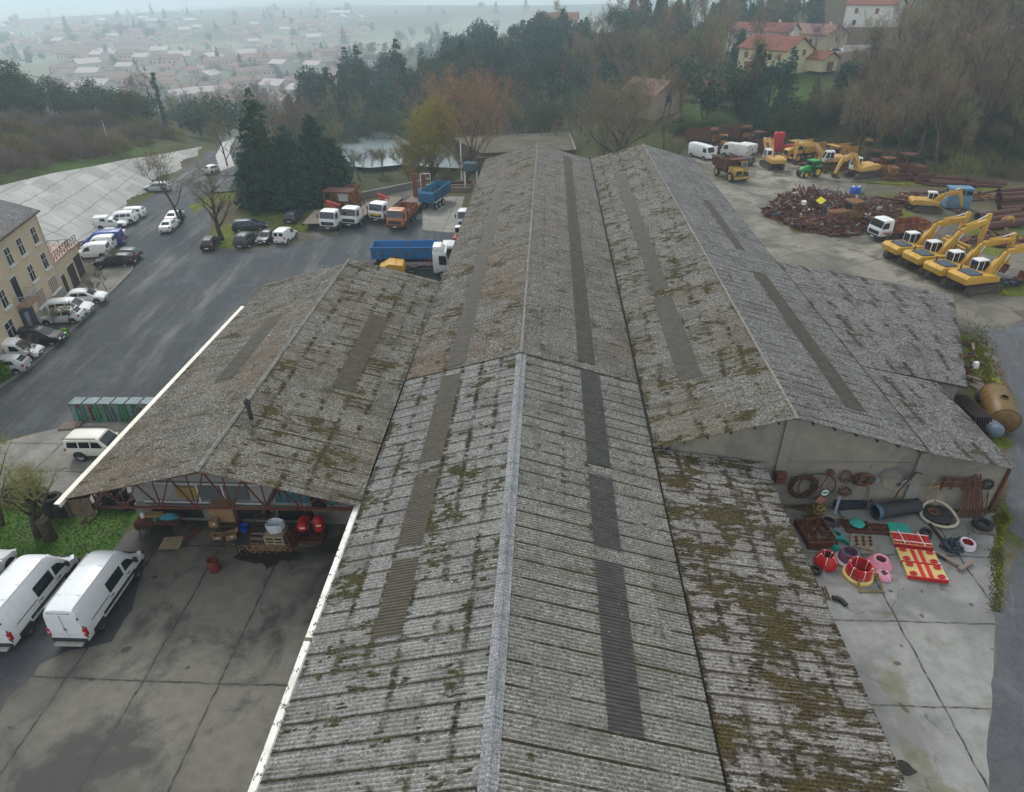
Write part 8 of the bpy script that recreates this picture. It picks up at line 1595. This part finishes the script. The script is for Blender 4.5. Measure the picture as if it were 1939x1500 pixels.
# wooded slope on the right
for x, y in in_pix([(1575, 305), (1640, 318), (1800, 330), (1960, 340), (1960, 40), (1760, 40), (1740, 100), (1640, 150), (1590, 190), (1610, 240)], 1, 170, 2.8): k = R.randrange(4); plant(('wood', k), 'bare_tree', 'slender leafless tree in the brown wood on the right slope', 'tree', x, y, R.uniform(.6, 1.05), group='bare trees on the right slope')
for x, y in in_pix([(1580, 300), (1640, 318), (1800, 332), (1960, 342), (1960, 200), (1700, 230), (1600, 260)], 12, 120, 1.9): k = R.choice([('bush', 0), ('bush', 1), ('bush', 1), ('thicket', 2), ('thicket', 0)]); plant(k, 'shrub', 'low shrub in the undergrowth on the right slope', 'shrub', x, y, R.uniform(.5, 1.1), group='undergrowth on the right slope')
for (px, py, s_) in ((1805, 260, .9), (1768, 250, .8), (1700, 310, .6), (1660, 300, .5)): q = at(px, py, 5); plant(('ivy', 0), 'ivy_tree', ('ivy clad trunk standing bright green in the brown wood, right one', 'ivy clad trunk leaning beside the other ivy trunk, left one', 'short ivy mound behind the yellow crawler', 'short ivy mound left of the yellow crawler')[(1805, 1768, 1700, 1660).index(px)], 'tree', *hit(*{1805: (1795, 300), 1768: (1752, 305), 1700: (1700, 322), 1660: (1655, 316)}[px]), s_)
# evergreens between yard and houses
for i, (px, Y, k, s_, lb) in enumerate(((1415, 158, ('con', 0), .78, 'big blue green cedar standing left of the yellow house lawn'), (1445, 156, ('pine', 0), .68, 'spreading dark pine right beside the big cedar'), (1475, 158, ('con', 2), .55, 'slim conifer between the cedar and the lawn'), (1385, 160, ('ever', 0), .9, 'round evergreen hiding the white pergola house'), (1530, 154, ('con', 1), .45, 'lone small conifer on the bright lawn'), (1570, 152, ('con', 0), .62, 'dark conifer right of the lawn'), (1600, 150, ('pine', 1), .60, 'dark pine in front of the grey shed'), (1500, 150, ('ever', 1), .7, 'light green shrubby tree below the lawn'), (1545, 148, ('spread', 1), .75, 'bare pale tree among the evergreens behind the excavators'), (1640, 142, ('spread', 0), .8, 'bare tree at the right end of the evergreens'), (1465, 147, ('ever', 2), .55, 'dark bushy evergreen above the red tanks'), (1430, 149, ('con', 1), .5, 'blue conifer above the pale orange excavator'))):
    p = atY(px, 250, Y); plant(k, 'evergreen_tree' if k[0] != 'spread' else 'bare_tree', lb, 'tree', p.x, Y, s_ * 1.3)
A, B = (25.5, 146.5), (47, 152.5); t = thing('hedge', 'long clipped green hedge behind the old dumpers', 'hedge', (0, 0, 0)); mb = MB(); R2 = random.Random(5); d = Vector(B) - Vector(A)
for _ in range(5200): s_ = R2.random(); p = Vector(A) + d * s_; z0 = gz(p.x, p.y); leafquad(mb, Vector((p.x + R2.gauss(0, .5), p.y + R2.gauss(0, .5), z0 + R2.uniform(.1, 2.1))), .2, R2, .4)
o = bpy.data.objects.new('leaves', mesh_of(mb, 'leaves', m_ivy)); COL.objects.link(o); o.parent = t
# wood on the ridge behind the pond
WM = [(-70, 205), (-62, 190), (-25, 195), (15, 205), (34, 215), (30, 270), (-5, 285), (-40, 290), (-75, 260)]
for x, y in in_poly(WM, 4, 110, 4.6):
    k = R.choice([('con', 0), ('con', 1), ('con', 2), ('pine', 0), ('pine', 1), ('pine', 0), ('pine', 1)]) if x < 8 or R.random() < .25 else ('wood', R.randrange(4)); cf = k[0] != 'wood'
    plant(k, 'conifer' if cf else 'bare_tree', 'misty dark conifer in the wood on the ridge beyond the pond' if cf else 'misty bare tree in the wood on the ridge beyond the pond', 'tree', x, y, R.uniform(.85, 1.4), group='conifers on the ridge' if cf else 'bare trees on the ridge')
for x, y in in_poly([(-70, 165), (-40, 176), (10, 168), (30, 180), (36, 205), (-20, 196), (-68, 196)], 6, 60, 4.2):
    k = R.choice([('wood', 0), ('wood', 1), ('ever', 1), ('thicket', 0), ('thicket', 2)]); s_ = R.uniform(.5, .9)
    if k[0] == 'wood': plant(k, 'bare_tree', 'thin bare tree on the far bank of the pond', 'tree', x, y, s_, group='bare trees on the far bank')
    else: plant(k, 'shrub', 'mixed shrub on the far bank of the pond', 'shrub', x, y, s_, group='shrubs on the far bank')
for x, y in in_poly([(-42, 117), (-30, 112), (-18, 116), (24, 119), (26, 138), (10, 150), (-8, 124), (-28, 124)], 7, 34, 2.6):
    k = R.choice([('wood', 2), ('wood', 1), ('thicket', 2), ('thicket', 0), ('spread', 1)]); s_ = R.uniform(.25, .5)
    if k[0] == 'thicket': plant(k, 'shrub', 'twiggy shrub on the bank between the yard wall and the pond', 'shrub', x, y, s_ * 1.3, group='shrubs on the near bank')
    else: plant(k, 'bare_tree', 'thin young tree on the bank between the yard wall and the pond', 'tree', x, y, s_, group='young trees on the near bank')
for x, y in in_poly([(-62, 140), (-56, 128), (-46, 116), (-42, 130), (-50, 160), (-66, 190), (-72, 180)], 8, 26, 4.0): k = R.randrange(4); plant(('wood', k), 'bare_tree', 'slender bare tree between the conifers and the side road', 'tree', x, y, R.uniform(.5, .85), group='bare trees by the side road')
# left hill
for x, y in in_pix([(-30, 225), (100, 215), (230, 222), (330, 245), (345, 262), (250, 285), (120, 312), (-30, 340)], 9, 110, 1.9): k = R.randrange(3); plant(('thicket', k), 'thicket', 'leafless purplish thicket on the bank above the concrete slope', 'shrub', x, y, R.uniform(.55, .95), group='thicket above the slope')
for px, py, k, s_ in ((10, 228, 0, .9), (45, 222, 2, .95), (80, 224, 0, 1.0), (115, 222, 2, 1.0), (150, 226, 0, 1.05), (180, 222, 2, 1.0), (210, 228, 0, .95), (245, 236, 1, .8), (275, 238, 0, .8), (30, 214, 2, 1.1), (100, 212, 0, 1.15), (140, 212, 2, 1.15), (170, 214, 0, 1.2), (65, 210, 0, 1.1), (5, 212, 2, 1.1), (195, 216, 0, 1.0)):
    q = hit(px, py)
    if q: plant(('ever', k), 'evergreen_tree', 'rounded evergreen on the crest of the left hill', 'tree', *q, s_, group='evergreens on the left hill')
for x, y in in_pix([(340, 250), (440, 250), (452, 215), (380, 205), (330, 215)], 19, 34, 2.6): k = R.randrange(4); plant(('wood', k), 'bare_tree', 'bare tree beside the road bending down to the town', 'tree', x, y, R.uniform(.45, .75), group='bare trees at the road bend')
for x, y in in_pix([(640, 345), (760, 345), (900, 345), (900, 322), (770, 326), (640, 334)], 23, 24, 1.8): k = R.choice([('wood', 2), ('wood', 1), ('thicket', 2), ('spread', 1)]); plant(k, 'young_tree' if k[0] != 'thicket' else 'shrub', 'slim young tree on the grass bank just behind the yard wall' if k[0] != 'thicket' else 'twiggy shrub on the grass bank just behind the yard wall', 'tree' if k[0] != 'thicket' else 'shrub', x, y, R.uniform(.3, .6), group='young trees behind the yard wall' if k[0] != 'thicket' else 'shrubs behind the yard wall')
# blossom trees by the hill houses, right skyline trees
for i, (x, y) in enumerate(((62, 228), (70, 228), (80, 230), (88, 234), (56, 232))): plant(('blossom', 0), 'blossom_tree', 'pinkish blossom tree in front of the upper hill houses', 'tree', x, y, .72, group='blossom trees on the hill')
# the misty mass of woodland further off reads as one: a single object
FW = MB(); FWm = [m_bark, m_twig, m_twig_r, m_twig_g, m_con, m_ever]
CH_ = []
for i in range(3): CH_.append((bare_tree(500 + i, 14, .30, .018, 3, (8, 4, 3), 4, .065, 1.25, .4, .58), (0, 1 + i)))
CH_.append((conifer(510, 11, 3.8, .3, leaf=.45, gap=.2, power=.6), (0, 4))); CH_.append((crown_tree(511, 9, 7, 9, .45, 650), (0, 5)))
CH_ = [[(np.array(mb.v, float).reshape(-1, 3), mb.f, mi) for mb, mi in zip(mbs, mis)] for mbs, mis in CH_]
def far_tree(k, x, y, sc, rz):
    c, s_ = math.cos(rz) * sc, math.sin(rz) * sc; z = gz(x, y)
    for v, f, mi in CH_[k]:
        w_ = np.stack([v[:, 0] * c - v[:, 1] * s_ + x, v[:, 0] * s_ + v[:, 1] * c + y, v[:, 2] * sc + z], -1); o = len(FW.v); FW.v += w_.tolist(); FW.f += [tuple(i + o for i in q) for q in f]; FW.mi += [mi] * len(f)
R = random.Random(44)
for poly, n, d, ks in (([(88, 186), (104, 180), (150, 215), (200, 300), (170, 360), (130, 290), (112, 275), (116, 240)], 110, 4.2, (0, 1, 2, 1)), ([(90, 118), (112, 112), (150, 170), (160, 230), (110, 200), (92, 165)], 40, 5.0, (0, 1, 1, 2)),
                       ([(10, 215), (50, 200), (62, 215), (60, 262), (100, 285), (110, 330), (40, 330), (25, 280)], 110, 4.0, (0, 1, 2, 3, 3)), ([(-78, 200), (-60, 182), (34, 205), (30, 285), (-60, 300)], 150, 3.6, (0, 2, 3, 3, 4)), ([(26, 150), (48, 160), (50, 186), (40, 200), (18, 186)], 26, 4.0, (0, 1, 2, 4)),
                       ([(-85, 150), (-72, 150), (-85, 230), (-150, 330), (-260, 330), (-170, 230)], 90, 5, (0, 1, 2, 4, 4))):
    for x, y in in_poly(poly, 50 + n, n, d): far_tree(R.choice(ks), x, y, R.uniform(.7, 1.15), R.uniform(0, 6.28))
for px, py, sc in ((1215, 222, .6), (1245, 218, .65), (1265, 225, .6), (1195, 228, .55), (1200, 245, .62), (1250, 240, .7), (1290, 235, .6), (1150, 262, .5), (1100, 255, .55), (1060, 248, .5), (985, 252, .6), (940, 256, .55), (1275, 262, .5), (1330, 225, .6), (1010, 240, .6), (900, 282, .45), (925, 283, .4), (960, 280, .42), (1050, 282, .38), (1085, 278, .45), (1110, 280, .5), (1140, 283, .4)):
    q = hit(px, py)
    if q: plant(('wood', int(px) % 4), 'bare_tree', 'bare tree rising just behind the far end of the halls', 'tree', *q, sc, group='bare trees behind the halls')
# ---------------------------------------------------------------- houses on the hill
m_tile = roof_mat('terracotta_tiles', (.21, .075, .052), (.27, .115, .085), moss=.1, lap=0, patch=.05, endlap=0, seed=2, troughs=.3, pale=(.30, .15, .11)); m_tile2 = roof_mat('faded_tiles', (.24, .14, .105), (.30, .19, .15), moss=.1, lap=0, patch=.1, endlap=0, seed=7, troughs=.3, pale=(.34, .24, .19))
m_hy = paint('pale_yellow_render', (.62, .55, .36), .9, .1); m_hw = paint('white_render', (.68, .65, .60), .9, .1); m_hp = paint('pink_render', (.42, .33, .27), .9, .35); m_shr = paint('brown_shutters', (.22, .09, .06), .7, .1)
def house(label, x, y, L, D, h, rise, rz, wall, tile, z=None, wins=(), chim=True, porch=False, name='house', group=None):
    """gable roof, ridge along local x; front faces local -y"""
    z = gz(x, y) if z is None else z; t = thing(name, label, 'house', (x, y, z - .3), rz, group)
    mb = MB(); mb.prism([(-D / 2, 0), (D / 2, 0), (D / 2, h), (0, h + rise), (-D / 2, h)], -L / 2, L / 2, plane='yz'); mb.build('wall', wall, t)
    o = .5; mb = MB(); e = o * rise / (D / 2); th = .16
    for s in (1, -1):
        a, b = (0, h + rise + .06), (s * (D / 2 + o), h - e + .06); mb.prism([a, b, (b[0], b[1] + th), (0, a[1] + th * 1.2)], -L / 2 - o, L / 2 + o, plane='yz')
    mb.uv = [(v[0], v[1]) for v in mb.v]; rf = mb.build('roof', tile, t, fix=True)
    if chim: mb = MB(); mb.box((L * .22, D * .12, h + rise + .3), (.6, .6, 1.2)); mb.build('chimney', wall, rf)
    for (sd, u, zz, w, hh, kind) in wins:
        n = {'f': (u, -D / 2 - .02, 0), 'e': (L / 2 + .02, u, math.pi / 2), 'w': (-L / 2 - .02, u, math.pi / 2)}[sd]; mb = MB(); mb.box((n[0], n[1], zz), (w, .08, hh), rz=n[2]); mb.build('shutter' if kind == 's' else ('door' if kind == 'd' else 'window'), m_shr if kind in 'sd' else glass(), t)
    if porch:
        mb = MB(); mb.box((-L * .1, -D / 2 - 1.6, h * .82), (L * .8, 3.2, .2)); mb.build('porch_roof', m_hw, t)
        for k in range(4): mb = MB(); mb.beam((-L * .45 + k * L * .24, -D / 2 - 3.0, 0), (-L * .45 + k * L * .24, -D / 2 - 3.0, h * .8), .2); mb.build('porch_post', m_hw, t)
    return t
house('cream yellow house with red tiled gable roof and brown shutters on the hill lawn', 57.0, 192, 15, 9.5, 5.2, 2.6, math.radians(-56), m_hy, m_tile, 8.9, [('e', -1.6, 4.6, 1.0, 1.3, 's'), ('e', 1.4, 4.6, 1.0, 1.3, 's'), ('e', -1.6, 1.4, 1.2, .8, 'g'), ('f', -5, 3.6, 1.2, 1.3, 's'), ('f', -1.5, 3.6, 1.2, 1.3, 's'), ('f', 2.5, 3.6, 1.2, 1.3, 'g'), ('f', 5.4, 3.6, 1.0, 1.3, 's'), ('f', -4, 1.2, 2.0, 1.8, 'd')])
house('small cream garage with red roof right beside the yellow house', 66.5, 188, 7.5, 5.5, 2.8, 1.4, math.radians(-56), m_hy, m_tile, 9.4, [('e', 0, 1.2, 2.2, 2.0, 'd')], chim=False)
house('wide white two storey house with red roof above the yellow house', 66.5, 240, 19, 10, 5.8, 2.0, math.radians(-34), m_hw, m_tile, 9.4, [('f', -6, 4.3, 2.5, 1.2, 'g'), ('f', -1, 4.3, 2.5, 1.2, 'g'), ('f', 4.5, 4.3, 1.5, 1.2, 's'), ('f', -6, 1.4, 2.5, 1.8, 'g'), ('f', 1, 1.4, 2.5, 1.8, 'd')])
house('cream gabled house behind blossom to the right of the white house', 84, 243, 15, 10, 4.6, 2.3, math.radians(-56), m_hy, m_tile2, 9.5, [('e', 0, 3.2, 1.0, 1.1, 's'), ('f', -4, 2.6, 1.2, 1.3, 's'), ('f', 2, 2.6, 1.2, 1.3, 'g')])
house('tall pale house with hipped red roof highest on the hill', 108, 262, 15, 11, 7.2, 2.4, math.radians(-40), m_hw, m_tile, 14.0, [('f', -4, 5.4, 1.1, 1.5, 's'), ('f', 2.5, 5.4, 1.1, 1.5, 's'), ('f', -4, 2.0, 1.1, 1.5, 'g')])
house('red roofed house with white pergola terrace behind the cedar', 38.5, 167, 9, 7, 3.6, 1.8, math.radians(-12), m_hw, m_tile, 4.4, [('f', -2, 2, 1.6, 1.6, 'g')], porch=True)
house('pinkish house half hidden by the brown bare tree behind the hall', 22.5, 161, 9.5, 8, 5.2, 2.2, math.radians(-48), m_hp, m_tile2, 3.2, [('f', -3, 4, 1.0, 1.3, 'g'), ('f', 0, 4, 1.0, 1.3, 'g'), ('f', 3, 4, 1.0, 1.3, 's'), ('e', 0, 4, 1.0, 1.3, 'g')])
house('pale bungalow with grey roof on the misty ridge', 3, 303, 16, 9, 4, 2.2, math.radians(-5), m_hw, m_tile2, 12.0, [('f', -4, 2, 1.5, 1.3, 'g'), ('f', 3, 2, 1.5, 1.3, 's')])
house('low pink roofed house on the misty ridge, nearer one', -1, 255, 13, 8, 3, 1.6, math.radians(4), m_hp, m_tile2, None, [('f', -3, 1.6, 1.2, 1.2, 'g')])
house('grey shed with pale wall among trees above the old excavators', 64, 152, 7, 5, 2.8, 1.0, math.radians(-8), paint('shed_grey', (.42, .45, .46), .8), m_tile_dk, 3.0, [('f', 0, 1.3, 1.2, 1.0, 'g')], chim=False, name='shed')
house('dark roofed house with skylights among the evergreens on the left hill', *hit(18, 190), 12, 9, 3.0, 2.2, math.radians(25), m_hp, rusty('brown_tiles', (.10, .05, .04), (.14, .07, .055)), None, [('f', 0, 1.8, 1.2, 1.2, 'g')])
house('little red roof showing between the evergreens of the left hill', *hit(133, 176), 6, 5, 3.4, 1.4, .3, m_hp, m_tile, None)
wall_run('pale garden wall in front of the upper hill houses', [(66, 214), (84, 219), (96, 224)], 1.5, .3, m_hw)
wall_run('white roadside wall along the top of the right wood', [(96, 190), (106, 192), (116, 194)], 1.3, .3, m_hw)
for k, (x, y) in enumerate(((84, 225), (88, 226))): vehicle_from_spec('hatch_car', ('dark car parked by the garden wall on the hill', 'pale car parked by the garden wall on the hill')[k], 'car', CARS['hatch'], (navy, white)[k], (x, y, gz(x, y)), .3)
# farmland strip, small pond building and dyke behind the hall
t = thing('flat_shed', 'low mossy flat roofed shed behind the far end of the hall', 'building', (0, 0, 0)); mb = MB(); a, b, c_, d_ = [at(x, y, -1.0) for x, y in ((857, 262), (1078, 252), (1090, 284), (912, 290))]; vs = [tuple(p) for p in (a, b, c_, d_)]; mb.add(vs + [(v[0], v[1], v[2] - 4) for v in vs], [(0, 1, 2, 3), (0, 3, 7, 4), (1, 0, 4, 5), (2, 1, 5, 6), (3, 2, 6, 7)]); mb.build('roof', concrete('moss_roof', (.065, .052, .026), (.045, .036, .015), stain=.8), t); mb = MB(); mb.beam(b + Vector((0, 0, .1)), c_ + Vector((0, 0, .1)), .25, .2); mb.build('parapet', m_cem2, t); mb = MB(); mb.beam(a + Vector((0, 0, .1)), b + Vector((0, 0, .1)), .2, .2); mb.build('coping', m_cem2, t)
t = thing('yard_fence', 'dark post and mesh fence closing the far end of the twin halls', 'fence', (0, 0, 0)); mb = MB(); a, b = at(915, 287, 4.5), at(1165, 287, 4.5); a.y = b.y = 113.0; a.x, b.x = -11.6, 9.6; mb.beam(a, b, .1)
mb.build('rail', m_cem2, t)
for k in range(16): p = a.lerp(b, k / 15); mb = MB(); mb.beam((p.x, p.y, 0), (p.x, p.y, 4.5), .16); mb.build('post', m_dksteel, t)
# ---------------------------------------------------------------- the town in the valley
m_tw1 = paint('town_wall', (.44, .40, .36), .9, .2); m_tw2 = paint('town_wall_pink', (.52, .40, .34), .9, .1); m_tr1 = paint('town_roof_orange', (.27, .15, .115), .9, .2); m_tr2 = paint('town_roof_brown', (.20, .125, .10), .9, .2); m_tr3 = paint('town_roof_pale', (.45, .38, .35), .9, .1)
tp = []
for i in range(5):
    L, D, h, rise = ((13, 9, 5, 2.2), (18, 9, 6, 2.2), (10, 8, 4, 2.0), (26, 11, 5, 2.2), (15, 12, 7, 2.6))[i]; mb = MB(); mb.prism([(-D / 2, -1), (D / 2, -1), (D / 2, h), (0, h + rise), (-D / 2, h)], -L / 2, L / 2, plane='yz', mat=0)
    for s in (1, -1): mb.prism([(0, h + rise + .1), (s * (D / 2 + .5), h - .1), (s * (D / 2 + .5), h + .1), (0, h + rise + .3)], -L / 2 - .5, L / 2 + .5, plane='yz', mat=1)
    for k in range(int(L / 3.2)): mb.box((-L / 2 + 1.6 + k * 3.2, -D / 2 - .02, h * .62), (1.0, .06, 1.3), mat=2)
    o = mb.build('town_house', [(m_tw1, m_tw2)[i % 2], (m_tr1, m_tr2, m_tr1, m_tr2, m_tr3)[i], glass()]); tp.append(o.data); bpy.data.objects.remove(o)
R = random.Random(17); spots = []
def town_spot(R):
    px, py = R.uniform(-20, 690), R.choice([R.uniform(58, 140), R.uniform(60, 215), R.uniform(95, 215)]); q = at(px, py, -43)
    if py > 118 and px < 130: return None
    if px > 330 and px < 420 and R.random() < .3: return None
    if q.y > 330 and not (q.y < 420 and abs(q.x + 170) < 22): return (q.x, q.y)
for x, y in scatter(270, town_spot, 13, 17): 
    if y > 2300: continue
    o = bpy.data.objects.new('town_house', R.choice(tp)); COL.objects.link(o); o.location = (x, y, gz(x, y)); o.rotation_euler = (0, 0, R.choice([0, .2, -.3, 1.5, .8]) + R.uniform(-.15, .15)); o.scale = (R.uniform(.85, 1.3),) * 3; tag(o, 'hazy pale house with tiled roof in the distant town', 'house', 'houses of the distant town')
def town_tree(R):
    px, py = R.uniform(-30, 1000), R.uniform(44, 228); q = at(px, py, -42)
    if py > 150 and px < 240: return None
    return (q.x, q.y) if q.y > 270 else None
for x, y in scatter(330, town_tree, 8, 18):
    k = R.choice([('wood', 0), ('wood', 2), ('ever', 0), ('ever', 1), ('con', 0), ('thicket', 0), ('ever', 2)]); s_ = R.uniform(.7, 1.2) * (2.4 if k[0] == 'thicket' else 1)
    if y > 900: s_ *= 1.4
    if k[0] in ('wood',): far_tree(R.randrange(3), x, y, s_ * .8, R.uniform(0, 6))
    elif k[0] == 'thicket': plant(k, 'shrub', 'hazy clump of leafless brush in the valley by the town', 'shrub', x, y, s_, group='brush in the valley')
    else: plant(k, 'evergreen_tree', 'hazy dark green tree among the houses of the distant town', 'tree', x, y, s_, group='evergreens in the town')
house('white house with brown roof nearest the bend, below the left hill', -180, 380, 16, 9, 6, 2.4, .2, m_hw, m_tile2, None, [('f', -4, 3, 1.2, 1.4, 'g'), ('f', 2, 3, 1.2, 1.4, 'g')])
far_o = FW.build('far_woodland', FWm, None, fix=False); far_o['kind'] = 'stuff'
# distant woods: one mass
mb = MB(); R = random.Random(30)
for _ in range(9000):
    y = R.uniform(700, 2200); x = -y * R.uniform(-.05, .75); c_ = math.sin(x * .011 + y * .004) + math.sin(y * .013 - x * .006)
    if c_ < .55: continue
    leafquad(mb, Vector((x, y, -44 + R.uniform(1, 9))), R.uniform(2.0, 4.5), R, .2)
o = bpy.data.objects.new('distant_woods', mesh_of(mb, 'distant_woods', m_ever)); COL.objects.link(o); o['kind'] = 'stuff'
# grass tufts and weeds near the yard
mb = MB(); R = random.Random(33)
def tuft(x, y, z, h):
    for _ in range(4): sliver(mb, Vector((x, y, z)), Vector((R.gauss(0, .35), R.gauss(0, .35), 1)).normalized(), h * R.uniform(.6, 1.2), .035, R)
LAWN = [(p.x, p.y) for p in (at(0, 1060), at(120, 1058), at(215, 1040), at(262, 965), at(240, 945), at(110, 960), at(0, 960))]
for x, y in ((R.uniform(-45, -25), R.uniform(24, 33)) for _ in range(12000)):
    if inside((x, y), LAWN): tuft(x, y, 0, .09)
o = bpy.data.objects.new('lawn_grass', mesh_of(mb, 'lawn_grass', leafmat('lawn_blades', (.05, .11, .016), (.085, .14, .026), .8))); COL.objects.link(o); o['kind'] = 'stuff'
sheet('lawn', rough(LAWN, .15, .6), .012, leafmat('lawn_turf', (.045, .11, .016), (.07, .14, .026), .8))
mb = MB(); EDGE = [at(x, y) for x, y in ((1890, 990), (1888, 1040), (1887, 1060), (1886, 1110), (1885, 1160))]
for _ in range(1000): a, b = R.choice(list(zip(EDGE[:-1], EDGE[1:]))); p = a.lerp(b, R.random()); tuft(p.x + R.gauss(0, .2), p.y, 0, .10)
for px, py, sx, sy, n in ((1850, 660, 14, 22, 700), (1868, 720, 10, 30, 700), (1890, 780, 6, 24, 300), (1895, 985, 8, 6, 260), (1865, 962, 12, 5, 200), (1900, 545, 20, 6, 250), (1535, 975, 8, 14, 160)):
    for _ in range(n): q = at(px + R.gauss(0, sx), py + R.gauss(0, sy)); tuft(q.x, q.y, 0, .22)
o = bpy.data.objects.new('weeds', mesh_of(mb, 'weeds', leafmat('weed_blades', (.14, .15, .02), (.20, .19, .03), .9))); COL.objects.link(o); o['kind'] = 'stuff'
# ================================================================ mist
mb = MB(); mb.box((0, 1630, 25), (5100, 3480, 160)); hz = mb.build('haze', [], None); hz['kind'] = 'stuff'
hm = bpy.data.materials.new('mist'); hm.use_nodes = True; hn = hm.node_tree; hn.nodes.clear()
o_ = hn.nodes.new('ShaderNodeOutputMaterial'); pv = hn.nodes.new('ShaderNodeVolumePrincipled'); pv.inputs['Color'].default_value = (.80, .93, 1.0, 1); pv.inputs['Density'].default_value = .00056; pv.inputs['Anisotropy'].default_value = 0.5
hn.links.new(pv.outputs[0], o_.inputs['Volume']); hz.data.materials.clear(); hz.data.materials.append(hm); hz.display_type = 'WIRE'
# every labelled top-level object is a thing unless said otherwise
for o in COL.objects:
    if o.parent is None and o.get('label') and not o.get('kind'): o['kind'] = 'thing'
